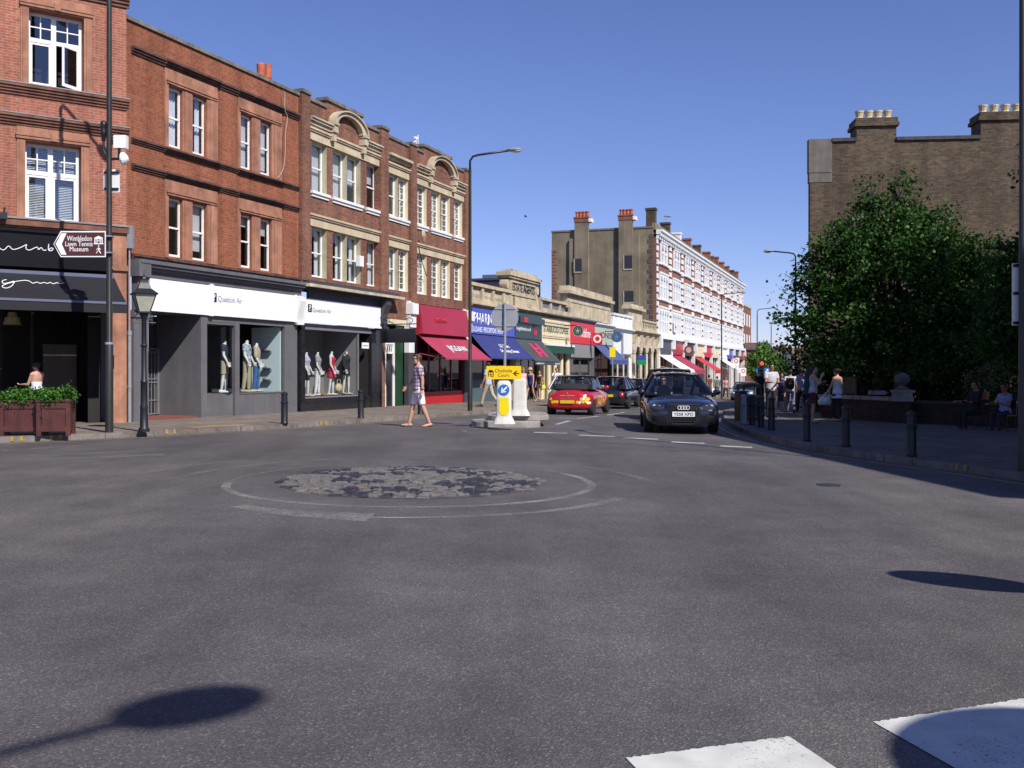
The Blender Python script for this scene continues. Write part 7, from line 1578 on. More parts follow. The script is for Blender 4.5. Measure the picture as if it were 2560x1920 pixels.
# --- the other cars
def plain_car(px, Y, rz, label, m, kind='hatchback', L=4.2, W=1.74, H=1.45, front=True, pl=None):
    p = at_g(px, Y); R = thing(kind, label, 'car', p, rz); bo = body_mesh(R, estate_st(L, W, .2, .92, .82, .62), m, (L / 2 - .9, -L / 2 + .85), .31, W / 2)
    cabin(R, -L / 2 + .22, L / 2 - 1.35, -L / 2 + .65, L / 2 - 2.15, W / 2 - .09, W / 2 - .28, .91, H, m, bp=(.35, .7))
    for yy in (L / 2 - .9, -L / 2 + .85):
        for sd in (-1, 1): wheel(R, sd * (W / 2 - .11), yy, .31, .21, sd, 6)
    mirrors(R, L / 2 - 1.5, .97, W / 2 - .04, m)
    for sd in (-1, 1): decal(bo, [(sd * .48, .70), (sd * .74, .73), (sd * .72, .60), (sd * .50, .58)], 'f', LAMPG, 'headlight', .01); decal(bo, [(sd * .58, .80), (sd * .74, .80), (sd * .74, .58), (sd * .58, .58)], 'r', TAIL, 'tail_light', .01)
    decal(bo, [(-.36, .58), (.36, .58), (.32, .40), (-.32, .40)], 'f', PLASTIC, 'grille', .01)
    if pl: plate(R, pl, L / 2 + .012, .50, 1, PLW)
    plate(R, '', -L / 2 - .012, .62, -1, PLY); return R
srz = atan2(SD.y, SD.x) - pi / 2
plain_car(1446, 44.2, srz, 'silver hatchback parked at the left kerb half hidden by the red car', paint('silver_paint', (.22, .225, .23), 1, .35, .3))
plain_car(1541, 46.8, srz + .05, 'black hatchback parked just beyond the red open car', paint('black_paint_car', (.008, .008, .012), 1, .25))
plain_car(1590, 52.0, srz, 'very dark blue saloon parked second beyond the red open car', paint('dark_blue_paint', (.008, .010, .022), 1, .25), 'saloon_car', 4.3, 1.75, 1.40)
plain_car(1628, 58.5, srz, 'navy car parked third beyond the red open car', paint('navy_paint_b', (.012, .016, .045), 1, .3), H=1.42)
plain_car(1676, 34.0, radians(180) - .10, 'tall dark maroon people carrier following behind the estate car', paint('maroon_paint', (.020, .006, .010), 1, .25), 'people_carrier', 4.6, 1.80, 1.68)
plain_car(1858, 76, radians(180) + srz + .1, 'silver blue car waiting far up the street on the right', paint('silver_blue_paint', (.14, .19, .33), 1, .3, .4), 'saloon_car', 4.3, 1.76, 1.42)
# ================================================================ street furniture
def lamp_column(label, base, height, arm, ad, r0=.09, r1=.055, head=.55, hw=.13, low=1.3, group='slim grey street lamps along the road'):
    """column with swan-neck arm of length arm along direction ad (x,y)"""
    R = thing('street_lamp', label, 'street lamp', base, 0, group); m = MB(); m.lathe([(r0 * 1.05, -.1), (r0, .02), (r0, low), (r1, low + .06), (r1 * .9, height * .55), (r1 * .8, height - .5)], (0, 0, 0), 12); m.build('column', POLEGN, R, auto=radians(40))
    d = Vector((ad[0], ad[1], 0)).normalized(); m = MB(); m.tube([Vector((0, 0, height - .5)), Vector((0, 0, height - .2)), d * .10 + Vector((0, 0, height - .05)), d * .3 + Vector((0, 0, height)), d * arm + Vector((0, 0, height + .08 * arm))], r1 * .62, 8); m.build('arm', POLEGN, R, smooth=True)
    m = MB(); q = Matrix((d, d.orthogonal() if False else Vector((-d.y, d.x, 0)), Vector((0, 0, 1)))).transposed(); c = d * (arm + head * .4) + Vector((0, 0, height + .08 * arm + .02)); m.ell(c, head * .5, hw, hw * .58, 14, 8, rot=q); h = m.build('lamp_head', SIGNBK, R, smooth=True)
    m = MB(); m.ell(c + d * .06 - Vector((0, 0, .045)), head * .34, .10, .06, 12, 8, rot=q); m.build('lens', LAMPG, h, smooth=True); return R
b = gp(1175, 1027, PAV); hh = zat(388, b.y) - b.z; lamp_column('tall grey street lamp on the left pavement with an arm over the road', b, hh, 1.35, (1, -.18), .085, .062)
for px, Y, py, L_, d, lb in ((1804, 82, 735, 1.5, (1, .0), 'slim street lamp standing in front of the white terrace'), (1989, 52, 632, 1.15, (-1, .1), 'street lamp rising out of the tree with its arm pointing left'), (1893, 96, 773, 1.5, (1, 0), 'distant street lamp against the sky left of the timbered house'), (1928, 121, 804, 1.5, (1, 0), 'farthest street lamp just right of the far green tree')):
    b = at(px, Y); lamp_column(lb, b, zat(py, Y) - b.z, L_, d, .08, .06)
b = gp(273, 1081, PAV); POLE = lamp_column("thick dark lamp column before the cafe running out of the picture's top", b, 12.0, 1.6, (1, -.3), .088, .064, low=1.95)
m = MB(); m.tube([(0, 0, 1.35), (.1, 0, 1.42), (.1, 0, 1.7), (0, 0, 1.78)], .012); m.build('hook', IRON, POLE); MB().cone((0, 0, 1.95), (0, 0, 2.0), .093, .093, 14).build('collar', GALV, POLE)
# lamp and round sign whose shadows fall in front of the camera
lamp_column('street lamp behind the viewer whose head shades the road', Vector((2.5, -3.4, gz(2.5, -3.4) + PAV)), 8.2, 1.6, (.62, .5), .09, .06, head=.78, hw=.24)
# finger sign on the column
bz = b.z; Yp = b.y - .12
def pxs(px, py): return ((px - CX) / FPX * Yp, zat(py, Yp))
R = thing('direction_sign', 'brown finger sign to a museum clamped to the dark lamp column', 'sign', (b.x, b.y, 0), 0)
def lx(px): return (px - CX) / FPX * Yp - b.x
zt, zb = zat(578, Yp), zat(643, Yp); zm = (zt + zb) / 2; xl, xr, xk = lx(135), lx(265), lx(153)
out = [(xl, zm), (xk, zt), (xr, zt), (xr, zb), (xk, zb)]
def poly(pts, y, d, m_, name, par): mb = MB(); mb.prism([(x, y, z) for x, z in pts], (0, d, 0)); return mb.build(name, m_, par)
pl = poly(out, -.145, .02, WHITE_L, 'plate', R)
def shrink(pts, k, c): return [(c[0] + (x - c[0]) * k[0], c[1] + (z - c[1]) * k[1]) for x, z in pts]
poly(shrink(out, (.97, .90), ((xl + xr) / 2 + .01, zm)), -.150, .004, BROWN_S, 'face', pl)
ax = lx(141); poly([(ax, zm), (lx(155), zt - .05), (lx(168), zt - .05), (lx(156), zm)], -.155, .004, WHITE_L, 'chevron', pl); poly([(ax, zm), (lx(156), zm), (lx(168), zb + .05), (lx(155), zb + .05)], -.155, .004, WHITE_L, 'chevron', pl)
for s_, x0, x1, y0, y1 in (('Wimbledon', 169, 231, 590, 603), ('Lawn Tennis', 165, 233, 604, 616), ('Museum', 176, 222, 617, 629)): text(s_, WHITE_L, pl, (lx(x0), lx(x1), zat(y1, Yp), zat(y0, Yp)), -.151, ext=.004)
ic = MB(); a, c_ = lx(236), lx(260); z0, z1 = zat(611, Yp), zat(590, Yp); w_ = c_ - a
for q in ((a, c_, z0, z0 + .022), (a + .02, c_ - .02, z1 - .075, z1 - .05)): ic.box(q[0], q[1], -.156, -.151, q[2], q[3])
ic.prism([(a, -.156, z1 - .05), (c_, -.156, z1 - .05), ((a + c_) / 2, -.156, z1)], (0, .005, 0))
for f in (.06, .2, .72, .86): ic.box(a + w_ * f, a + w_ * (f + .07), -.156, -.151, z0 + .023, z1 - .076)
ic.build('museum_symbol', WHITE_L, pl); text('M', WHITE_L, pl, (a + w_ * .34, a + w_ * .66, z0 + .03, z1 - .08), -.151, ext=.004)
ic = MB(); pcx = lx(248); zz0 = zat(634, Yp); zz1 = zat(614, Yp); k = zz1 - zz0
for pts, r_ in (([(0, .72), (.02, .40)], .10), ([(.02, .42), (-.16, .2), (-.30, .02)], .055), ([(.02, .42), (.14, .22), (.26, .0)], .055), ([(0, .7), (-.2, .55), (-.28, .42)], .04), ([(0, .7), (.16, .55), (.28, .5)], .04)): ic.tube([(pcx + x * k, -.153, zz0 + z * k) for x, z in pts], r_ * k, 6)
ic.ell((pcx, -.153, zz0 + .92 * k), .09 * k, .004, .09 * k, 10, 6); ic.build('walker_symbol', WHITE_L, pl)
m = MB(); m.box(-.09, .09, -.125, .08, zt - .12, zt - .09); m.box(-.09, .09, -.125, .08, zb + .09, zb + .12); m.build('clamp', GALV, R)
# boxes on the column
def small(name, lb, cat, px, py, fn): R = thing(name, lb, cat, (b.x, b.y, zat(py, b.y)), 0); fn(R); return R
X_ = lambda px: (px - CX) / FPX * b.y - b.x
H_ = lambda d: d / FPX * b.y
def f1(R): MB().box(X_(286), X_(317), -.06, .10, -H_(16), H_(16)).build('casing', WHITEP, R); MB().box(.03, X_(290), -.03, .03, -.05, .05).build('bracket', IRON, R)
small('equipment_box', 'white equipment box on the right of the dark lamp column', 'box', 300, 355, f1)
def f2(R): MB().lathe([(.14, -.02), (.15, .02), (.10, .08), (.04, .12)], (X_(307), 0, 0), 16, axis='X').build('dish', WHITEP, R); MB().tube([(0, 0, 0), (X_(307), 0, 0)], .03).build('bracket', IRON, R); MB().box(X_(296), X_(300), -.04, .04, 0, H_(26)).build('post', IRON, R)
small('antenna_dish', 'small pale dish below the white equipment box', 'antenna', 307, 397, f2)
def f3(R):
    x = X_(259); m = MB(); m.tube([(0, 0, -.12), (x * .8, 0, -.02), (x, 0, .06), (x, 0, .24)], .028); m.build('bracket', IRON, R); m = MB(); m.lathe([(.03, .24), (.05, .27), (.04, .34), (.06, .36), (.07, .46), (.05, .52), (.065, .55), (.075, .62), (.05, .68), (.01, .70)], (x, 0, 0), 14); m.build('camera_dome', BLACKP, R, smooth=True)
small('security_camera', 'black dome camera on a bent bracket left of the dark lamp column', 'camera', 259, 380, f3)
def f4(R):
    MB().box(X_(255), X_(295), .09, .11, -H_(29), H_(29)).build('plate', WHITEP, R); m = MB(); m.box(X_(257), X_(293), .06, .088, H_(18), H_(23)); m.box(X_(257), X_(293), .06, .088, -H_(23), -H_(18)); m.build('clamp', IRON, R)
small('sign_plate', 'back of a white rectangular sign plate strapped to the dark lamp column', 'sign', 275, 450, f4)
# Victorian lamp
b2 = gp(360, 1079, PAV); R = thing('victorian_lamp', 'short black Victorian lamp post with a four sided lantern on the left pavement', 'street lamp', b2, radians(28)); ht = zat(690, b2.y) - b2.z
k = ht / 3.5
m = MB(); m.lathe([(.12, 0), (.12, .06), (.09, .1), (.08, .5), (.088, .55), (.074, .6), (.072, 1.1 * k), (.085, 1.12 * k), (.06, 1.16 * k), (.055, 1.9 * k), (.085, 1.93 * k), (.055, 1.97 * k), (.05, 2.55 * k), (.08, 2.6 * k), (.10, 2.66 * k)], (0, 0, 0), 14); m.build('post', IRON, R, auto=radians(35))
m = MB(); m.tube([(-.25, 0, 2.45 * k), (.25, 0, 2.45 * k)], .013)
for sd in (-1, 1): m.tube([(sd * .06, 0, 2.5 * k), (sd * .16, 0, 2.52 * k), (sd * .2, 0, 2.60 * k), (sd * .14, 0, 2.64 * k)], .01)
m.build('ladder_bar', IRON, R)
zl0, zl1, zl2 = 2.70 * k, 3.08 * k, 3.34 * k; wb_, wt_ = .115, .225
m = MB(); 
for sx, sy in ((-1, -1), (1, -1), (1, 1), (-1, 1)): m.tube([(sx * wb_, sy * wb_, zl0), (sx * wt_, sy * wt_, zl1)], .014, 6)
m.box(-wb_ - .02, wb_ + .02, -wb_ - .02, wb_ + .02, zl0 - .03, zl0); m.ring_loft([[(sx * w, sy * w, z) for sx, sy in ((-1, -1), (1, -1), (1, 1), (-1, 1))] for w, z in ((wt_ + .04, zl1), (wt_ + .045, zl1 + .02), (wt_ * .62, zl1 + .13), (.09, zl2), (.085, zl2 + .05), (.03, zl2 + .1), (.01, zl2 + .16))]); m.lathe([(.01, zl2 + .1), (.03, zl2 + .14), (.01, zl2 + .19), (.004, zl2 + .3)], (0, 0, 0), 8)
ln = m.build('lantern', IRON, R)
m = MB(); m.ring_loft([[(sx * w, sy * w, z) for sx, sy in ((-1, -1), (1, -1), (1, 1), (-1, 1))] for w, z in ((wb_, zl0 + .002), (wt_, zl1 - .002))], cap=False); m.build('lantern_glass', mat('frosted_glass', (.40, .39, .33), .3, .15, 3), ln)
# bollards
def bollard(px, py, lb, h=.80, m_=None, g='cast iron bollards along the pavement edge'):
    p = gp(px, py, PAV); R = thing('bollard', lb, 'bollard', p, 0, g); m = MB(); m.lathe([(.095, 0), (.10, .02), (.085, .05), (.085, h * .62), (.098, h * .64), (.098, h * .67), (.08, h * .69), (.075, h * .9), (.09, h * .91), (.09, h * .94), (.07, h * .97), (.03, h)], (0, 0, 0), 14); m.build('post', m_ or IRON, R, auto=radians(30)); return R
BLB = ['black bollard on the left pavement in front of the white-fronted shop window', 'black bollard on the left pavement in front of the dark granite shop window', 'black bollard on the left pavement just behind the man in white shorts']
for (px, py), lb in zip(((711, 1059), (902, 1046), (1051, 1036)), BLB): bollard(px, py, lb)
BLR = ['bollard with pale reflective top at the right pavement corner, leftmost of the cluster', 'dark bollard second from the left in the cluster by the litter bin', 'dark bollard third from the left in the cluster by the litter bin', 'dark bollard at the right end of the cluster by the litter bin', 'lone dark bollard in front of the two women at the right kerb', 'dark bollard in front of the low wall near the woman in the pale vest', 'rightmost dark bollard near the stone pillar']
for (px, py), lb in zip(((1859, 1059), (1880, 1062), (1903, 1068), (1929, 1075), (2017, 1103), (2115, 1116), (2279, 1141)), BLR): bollard(px, py, lb, .82, GALV if px == 1859 else None)
# traffic island
c = gp(1268, 1068); R = thing('traffic_island', 'two-step concrete traffic island with rounded kerbs', 'traffic island', (c.x, c.y + .45, c.z), 0)
CONC = mat('island_concrete', (.30, .275, .255), .85, .2, 3, bump=.2, streak=.1)
def slab(x0, x1, y0, y1, r, z0, z1, n=6):
    P = []
    for cx_, cy_, a0 in ((x1 - r, y1 - r, 0), (x0 + r, y1 - r, 90), (x0 + r, y0 + r, 180), (x1 - r, y0 + r, 270)): P += [(cx_ + r * cos(radians(a0 + 90 * k / n)), cy_ + r * sin(radians(a0 + 90 * k / n)), z0) for k in range(n + 1)]
    return MB().prism(P, (0, 0, z1 - z0))
def lxx(px, Y): return (px - CX) / FPX * Y - c.x
y0 = c.y
slab(lxx(1177, y0), lxx(1352, y0), -.55, 1.1, .5, -.1, .15).build('lower_kerb', CONC, R, bevel=.02); slab(lxx(1216, y0), lxx(1372, y0 + .9), -.05, 2.6, .45, .1501, .28).build('upper_kerb', CONC, R, bevel=.02)
def tbollard(px, Y, label, front, w=.40, h=1.08, z=.0):
    X = (px - CX) / FPX * Y; R = thing('traffic_bollard', label, 'bollard', (X, Y, z), 0 if front else pi, 'illuminated traffic island bollards')
    sh = mat('bollard_shell', (.60, .58, .53), .5, .1, 3, streak=.15); m = MB(); n = 14; RR = []
    for zz_, ww, dd in ((0, w / 2 + .07, .20), (.04, w / 2 + .06, .19), (.16, w / 2 + .0, .15), (.2, w / 2 - .02, .14), (h - .12, w / 2 - .03, .13), (h - .04, w / 2 - .05, .11), (h, w / 2 - .10, .07)): RR.append([(ww * (abs(cos(t)) ** .35) * (1 if cos(t) > 0 else -1), dd * (abs(sin(t)) ** .35) * (1 if sin(t) > 0 else -1), zz_) for t in [2 * pi * (i + .5) / 20 for i in range(20)]])
    m.ring_loft(RR); m.build('shell', sh, R, auto=radians(45)); yf = -.147
    m = MB(); r_ = .135; zc_ = h - .23; m.add([(r_ * cos(2 * pi * i / 24), yf, zc_ + r_ * sin(2 * pi * i / 24)) for i in range(24)], [tuple(range(24))])
    dsk = m.build('blue_disc', BLUE_S, R)
    m = MB(); d = Vector((-1, 0, -1)).normalized(); q = Vector((-1, 0, 1)).normalized(); cc = Vector((0, yf - .003, zc_)); L_ = .1
    m.add([cc - d * L_ + q * .018, cc - d * L_ - q * .018, cc + d * L_ * .5 - q * .018, cc + d * L_ * .5 + q * .018], [(0, 1, 2, 3)]); m.add([cc + d * L_, cc + d * L_ * .1 + q * .07, cc - d * L_ * .18 + q * .07, cc + d * L_ * .42, cc - d * L_ * .18 - q * .07, cc + d * L_ * .1 - q * .07], [(0, 1, 2, 3), (0, 3, 4, 5)]); m.build('arrow', WHITE_L, dsk)
    m = MB(); wy = .125; m.add([(-wy + .015, yf, h - .42), (wy - .015, yf, h - .42), (wy + .005, yf, .36)] + [((wy + .005) * cos(t), yf, .36 - .155 * sin(t)) for t in [pi * k / 12 for k in range(1, 12)]] + [(-wy - .005, yf, .36)], [tuple(range(15))]); m.build('yellow_panel', YELPLT, R); return R
zi = c.z + .28
tbollard(1260, 24.75, 'white keep-left bollard with blue arrow disc and yellow panel on the island', True, .42, 1.07, c.z + .15)
tbollard(1299, 26.3, 'grey weathered bollard seen from behind on the far end of the island', False, .42, 1.02, zi)
Xp, Yp2 = (1262 - CX) / FPX * 25.15, 25.15
R = thing('sign_post', 'grey post on the island carrying the back of a round grey sign', 'sign', (Xp, Yp2, zi), 0); zc = zat(793, Yp2) - zi
MB().cone((0, 0, 0), (0, 0, zc - .05), .036, .036, 12).cone((0, 0, zc - .05), (0, 0, zc + .36), .03, .03, 12).build('post', GALV, R); m = MB(); m.lathe([(.345, .045), (.345, .085)], (0, 0, zc), 32, axis='Y'); dk = m.build('disc', SIGNBK, R)
m = MB(); m.box(-.26, .26, .025, .044, zc + .2, zc + .23); m.box(-.26, .26, .025, .044, zc - .23, zc - .2); m.box(-.32, .32, .03, .044, zc - .006, zc + .006) if False else None; m.build('rail', GALV, dk)
R = thing('direction_sign', 'small yellow temporary sign with black house symbol and arrow on the island post', 'sign', (Xp, Yp2, 0), 0)
def lxs(px): return (px - CX) / FPX * (Yp2 - .06) - Xp
ZZ = lambda py: zat(py, Yp2 - .06)
pl = MB().box(lxs(1216), lxs(1303), -.06, -.045, ZZ(948), ZZ(915)).build('plate', YELLOW, R)
text('Chohole', BLACK_L, pl, (lxs(1237), lxs(1280), ZZ(931), ZZ(922)), -.0605, ext=.003); text('Court', BLACK_L, pl, (lxs(1245), lxs(1273), ZZ(942), ZZ(933.5)), -.0605, ext=.003)
m = MB(); x0, x1 = lxs(1282), lxs(1298); zc_ = ZZ(933.5); m.box(x0 + .06, x1, -.0635, -.0605, zc_ - .012, zc_ + .012); m.add([(x0, -.0637, zc_), (x0 + .08, -.0637, zc_ + .065), (x0 + .12, -.0637, zc_ + .065), (x0 + .05, -.0637, zc_), (x0 + .12, -.0637, zc_ - .065), (x0 + .08, -.0637, zc_ - .065)], [(0, 3, 2, 1), (0, 5, 4, 3)]); m.build('arrow', BLACK_L, pl)
m = MB(); x0, x1 = lxs(1220), lxs(1234); z0, z1 = ZZ(942), ZZ(925); yy = -.0635
m.prism([(x0 - .005, yy, z1 - .06), (x1 + .005, yy, z1 - .06), (x1 - .03, yy, z1), (x0 + .03, yy, z1)], (0, .003, 0))
for q in ((x0, x0 + .018, z0, z1 - .061), (x1 - .018, x1, z0, z1 - .061), (x0 + .018, x1 - .018, z0 + .045, z0 + .06), ((x0 + x1) / 2 - .008, (x0 + x1) / 2 + .008, z0, z1 - .061), ((x0 + x1) / 2 + .008, x1 - .018, z0, z0 + .015)): m.box(q[0], q[1], yy, -.0605, q[2], q[3])
m.build('house_symbol', BLACK_L, pl)
# right edge column with sign plate
b3 = gp(2556, 1177, PAV); R = lamp_column('dark lamp column at the right edge of the picture', b3, 9.0, 1.4, (-.2, 1), .062, .055, low=1.3)
R = thing('sign_plate', 'back of a tall pale sign plate on the column at the right edge', 'sign', (b3.x, b3.y, 0), 0)
xl_ = (2538 - CX) / FPX * b3.y - b3.x; MB().box(xl_, xl_ + .5, .09, .105, zat(813, b3.y), zat(657, b3.y)).build('plate', WHITEP, R); m = MB()
for py in (662, 732, 806): m.box(xl_ + .01, xl_ + .46, .065, .089, zat(py + 4, b3.y), zat(py - 3, b3.y))
m.build('clamp', IRON, R)
# round sign right of the viewer (its shadow lies on the road)
cs = gp(2385, 1446); k_ = 2.75; sx, sy = cs.x + k_ * .62 / math.tan(SUN_EL), cs.y - k_ * .785 / math.tan(SUN_EL); R = thing('sign_post', 'round traffic sign on a post to the right of the viewer', 'sign', (sx, sy, gz(sx, sy)), 0)
MB().cone((0, 0, 0), (0, 0, k_ + .3), .038, .038, 12).build('post', GALV, R); MB().lathe([(.45, -.06), (.45, -.04)], (0, 0, k_), 32, axis='Y').build('disc', SIGNBK, R)
# planters outside the cafe
LEAFM = None
def leaf_mat(name, c, tr=.25):
    m = bpy.data.materials.new(name); m.use_nodes = True; MATS[name] = m; t = m.node_tree; b_ = t.nodes['Principled BSDF']; b_.inputs['Roughness'].default_value = .5; b_.inputs['Specular IOR Level'].default_value = .22
    oi = t.nodes.new('ShaderNodeNewGeometry'); r = ramp(t, [(0, tuple(x * .55 for x in c)), (.6, c), (1, tuple(min(1, x * 1.6) for x in c))]); t.links.new(oi.outputs['Random Per Island'], r.inputs[0]); t.links.new(r.outputs[0], b_.inputs['Base Color'])
    tl = t.nodes.new('ShaderNodeBsdfTranslucent'); t.links.new(r.outputs[0], tl.inputs[0]); mx = t.nodes.new('ShaderNodeMixShader'); mx.inputs[0].default_value = tr; t.links.new(b_.outputs[0], mx.inputs[1]); t.links.new(tl.outputs[0], mx.inputs[2]); t.links.new(mx.outputs[0], t.nodes['Material Output'].inputs[0]); return m
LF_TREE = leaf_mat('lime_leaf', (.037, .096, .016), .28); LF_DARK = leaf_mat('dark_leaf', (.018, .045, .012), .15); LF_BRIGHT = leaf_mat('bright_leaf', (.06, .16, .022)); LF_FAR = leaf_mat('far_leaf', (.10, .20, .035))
import numpy as np
def leaves(name, C, size, m, parent=None, seed=1, up=.45):
    """one folded leaf of four triangles at every centre in C"""
    r = np.random.default_rng(seed); C = np.asarray(C, float); n = len(C)
    nz = r.normal(size=(n, 3)); nz[:, 2] += up * 2; nz /= np.linalg.norm(nz, axis=1)[:, None]
    a = r.normal(size=(n, 3)); a -= (a * nz).sum(1)[:, None] * nz; a /= np.linalg.norm(a, axis=1)[:, None]; b_ = np.cross(nz, a)
    s = size * r.uniform(.6, 1.25, size=(n, 1)); w = s * .44
    V = np.stack([C - a * s * .5, C + b_ * w + nz * s * .1 - a * s * .08, C + a * s * .55 - nz * s * .12, C - b_ * w + nz * s * .1 - a * s * .08], 1).reshape(-1, 3)
    me = bpy.data.meshes.new(name); me.vertices.add(4 * n); me.vertices.foreach_set('co', V.ravel().astype(np.float32)); i = np.arange(n) * 4
    F_ = np.stack([i, i + 1, i + 2, i, i + 2, i + 3], 1).reshape(-1); me.loops.add(6 * n); me.loops.foreach_set('vertex_index', F_.astype(np.int32)); me.polygons.add(2 * n); me.polygons.foreach_set('loop_start', (np.arange(2 * n) * 3).astype(np.int32)); me.update(calc_edges=True); me.materials.append(m)
    o = bpy.data.objects.new(name, me); COL.objects.link(o)
    if parent: o.parent = parent
    return o
def crown_points(blobs, n, clump, seed, sig=.22, shell=.55):
    r = np.random.default_rng(seed); tot = sum(b_[3] * b_[4] * b_[5] for b_ in blobs); P = []
    for (x, y, z, rx, ry, rz) in blobs:
        k = max(3, int(clump * rx * ry * rz / tot)); d = r.normal(size=(k, 3)); d /= np.linalg.norm(d, axis=1)[:, None]; rad = shell + (1 - shell) * r.random((k, 1)) ** .6
        rad *= r.uniform(.75, 1.18, (k, 1)); c_ = d * rad * np.array([rx, ry, rz]) + np.array([x, y, z]); m_ = max(1, int(n * rx * ry * rz / tot / k)); sg = sig * r.uniform(.6, 1.3, (k, 1, 1))
        P.append((c_[:, None, :] + r.normal(size=(k, m_, 3)) * sg * np.array([1, 1, .7])).reshape(-1, 3))
    return np.concatenate(P)
BARK = mat('bark', (.06, .045, .035), .9, .35, 8, bump=.5)
def planter(x, y, z, w, label, seed, rz):
    R = thing('planter', label, 'planter', (x, y, z), rz, 'wooden planters in front of the cafe'); h = .72; d = .55
    m = MB(); m.box(-w / 2 + .04, w / 2 - .04, -d / 2 + .04, d / 2 - .04, .08, h - .03); m.build('box', WOODMR, R); m = MB()
    for sx in (-1, 1):
        for sy in (-1, 1): m.box(sx * (w / 2 - .04) - .045, sx * (w / 2 - .04) + .045, sy * (d / 2 - .04) - .045, sy * (d / 2 - .04) + .045, 0, h)
    m.box(-w / 2 + .05, w / 2 - .05, -d / 2 + .0, -d / 2 + .039, h - .14, h - .01); m.box(-w / 2 + .05, w / 2 - .05, -d / 2 + .0, -d / 2 + .039, .09, .2); m.box(-w / 2 - .02, w / 2 + .02, -d / 2 - .02, -d / 2 + .07, h + .001, h + .04); m.box(-w / 2 - .02, w / 2 + .02, d / 2 - .07, d / 2 + .02, h + .001, h + .04); m.box(-w / 2 - .02, -w / 2 + .07, -d / 2 + .071, d / 2 - .071, h + .001, h + .04); m.box(w / 2 - .07, w / 2 + .02, -d / 2 + .071, d / 2 - .071, h + .001, h + .04)
    n = int(w / .075)
    for k_ in range(n): xx = -w / 2 + .1 + (w - .2) * k_ / n; m.box(xx, xx + .058, -d / 2 + .022, -d / 2 + .039, .2, h - .14)
    m.build('frame', WOODMR, R); MB().box(-w / 2 + .06, w / 2 - .06, -d / 2 + .06, d / 2 - .06, h - .029, h + .02).build('soil', SOIL, R)
    P = crown_points([(-w * .25, 0, h + .12, w * .3, .3, .14), (w * .25, 0, h + .12, w * .3, .3, .16), (0, -.2, h + .05, w * .48, .14, .11)], int(3400 * w), 60, seed, .07, .3)
    leaves('foliage', P, .055, LF_BRIGHT, R, seed)
d_ = FB1.d; 
for px, w_, lb in ((130, .66, 'right-hand maroon wooden planter with bushy green plants beside the cafe opening'), (50, .86, 'maroon wooden planter cut by the left edge of the picture with trailing green plants')):
    p = gp(px, 1089 + (px - 125) * -.0, PAV); planter(p.x, p.y + .2, p.z, w_, lb, px, atan2(d_.y, d_.x) * .35)
R = thing('pendant_lamp', 'cream pendant lamp hanging inside the cafe', 'lamp', at(31, 27.5, 0), 0); z = zat(812, 27.5) - R.location.z; m = MB(); m.lathe([(.24, z), (.2, z + .12), (.19, z + .2)], (0, 0, 0), 18); m.lathe([(.14, z + .2), (.10, z + .34)], (0, 0, 0), 18); m.build('shade', mat('lamp_shade_cream', (.55, .45, .25), .6, .08, 3), R); MB().tube([(0, 0, z + .3), (0, 0, z + 1.0)], .01).build('cord', BLACKP, R)
# litter bin
b = gp(1873, 1050, PAV); R = thing('litter_bin', 'square dark olive litter bin with a brass coloured band at the right corner', 'litter bin', b, radians(8)); OL = mat('olive_bin', (.045, .045, .02), .5, .15, 5); w_ = .30
m = MB(); m.box(-w_, w_, -.28, .28, .0, .78); m.build('body', OL, R, bevel=.02); m = MB(); 
for sx in (-1, 1):
    for sy in (-1, 1): m.box(sx * .27 - .025, sx * .27 + .025, sy * .25 - .025, sy * .25 + .025, .781, 1.02)
m.build('hood_post', OL, R); m = MB(); m.box(-.31, .31, -.29, .29, 1.021, 1.10); m.ell((0, 0, 1.10), .29, .27, .08, 14, 6); m.build('hood', OL, R); m = MB(); m.box(-.305, .305, -.29, -.281, .70, .76); m.box(-.305, .305, -.29, -.281, .10, .13); m.build('band', mat('brass_band', (.35, .20, .04), .4, .1, 5, metal=.5), R); m = MB(); m.box(-.12, .12, -.288, -.2801, .52, .58); m.build('emblem', MATS['brass_band'], R)
b = gp(1856, 1052, PAV); R = thing('litter_bin', 'lower plain olive box standing at the left of the litter bin', 'box', b, radians(8)); MB().box(-.13, .13, -.1, .35, 0, .86).build('body', OL, R, bevel=.03); MB().box(-.15, .15, -.12, .37, .861, .90).build('lid', OL, R)
# traffic light and far signs
b = at(1903, 88); R = thing('traffic_light', 'far traffic light showing red', 'traffic light', b, 0); zt = zat(903, 88) - b.z
MB().cone((0, 0, 0), (0, 0, zt), .06, .06, 10).build('post', IRON, R); MB().box(-.20, .20, -.22, -.06, zt - 1.0, zt + .05).build('head', BLACKP, R); MB().lathe([(.15, -.25), (.15, -.221)], (0, 0, zt - .2), 18, axis='Y').build('red_lamp', emit_mat('red_signal', (1, .02, .02), 3.0), R)
for q in (.5, .8): MB().lathe([(.11, -.25), (.11, -.221)], (0, 0, zt - q), 14, axis='Y').build('unlit_lamp', BLACKF, R)
for px, lb in ((1897, 'round blue sign with white arrow left of the far traffic light post'), (1916, 'round blue sign with white arrow right of the far traffic light post')):
    b = at(px, 88); R = thing('round_sign', lb, 'sign', b, 0); z = zat(927, 88) - b.z; MB().lathe([(.27, -.05), (.27, -.03)], (0, 0, z), 20, axis='Y').build('disc', BLUE_S, R); m = MB(); m.prism([(-.12, -.056, z - .1), (-.05, -.056, z - .15), (.1, -.056, z + .05), (.16, -.056, z), (.15, -.056, z + .17), (-.02, -.056, z + .14), (.04, -.056, z + .1)], (0, .005, 0)); m.build('arrow', WHITE_L, R); MB().cone((0, 0, 0), (0, 0, z), .03, .03, 8).build('post', GALV, R)
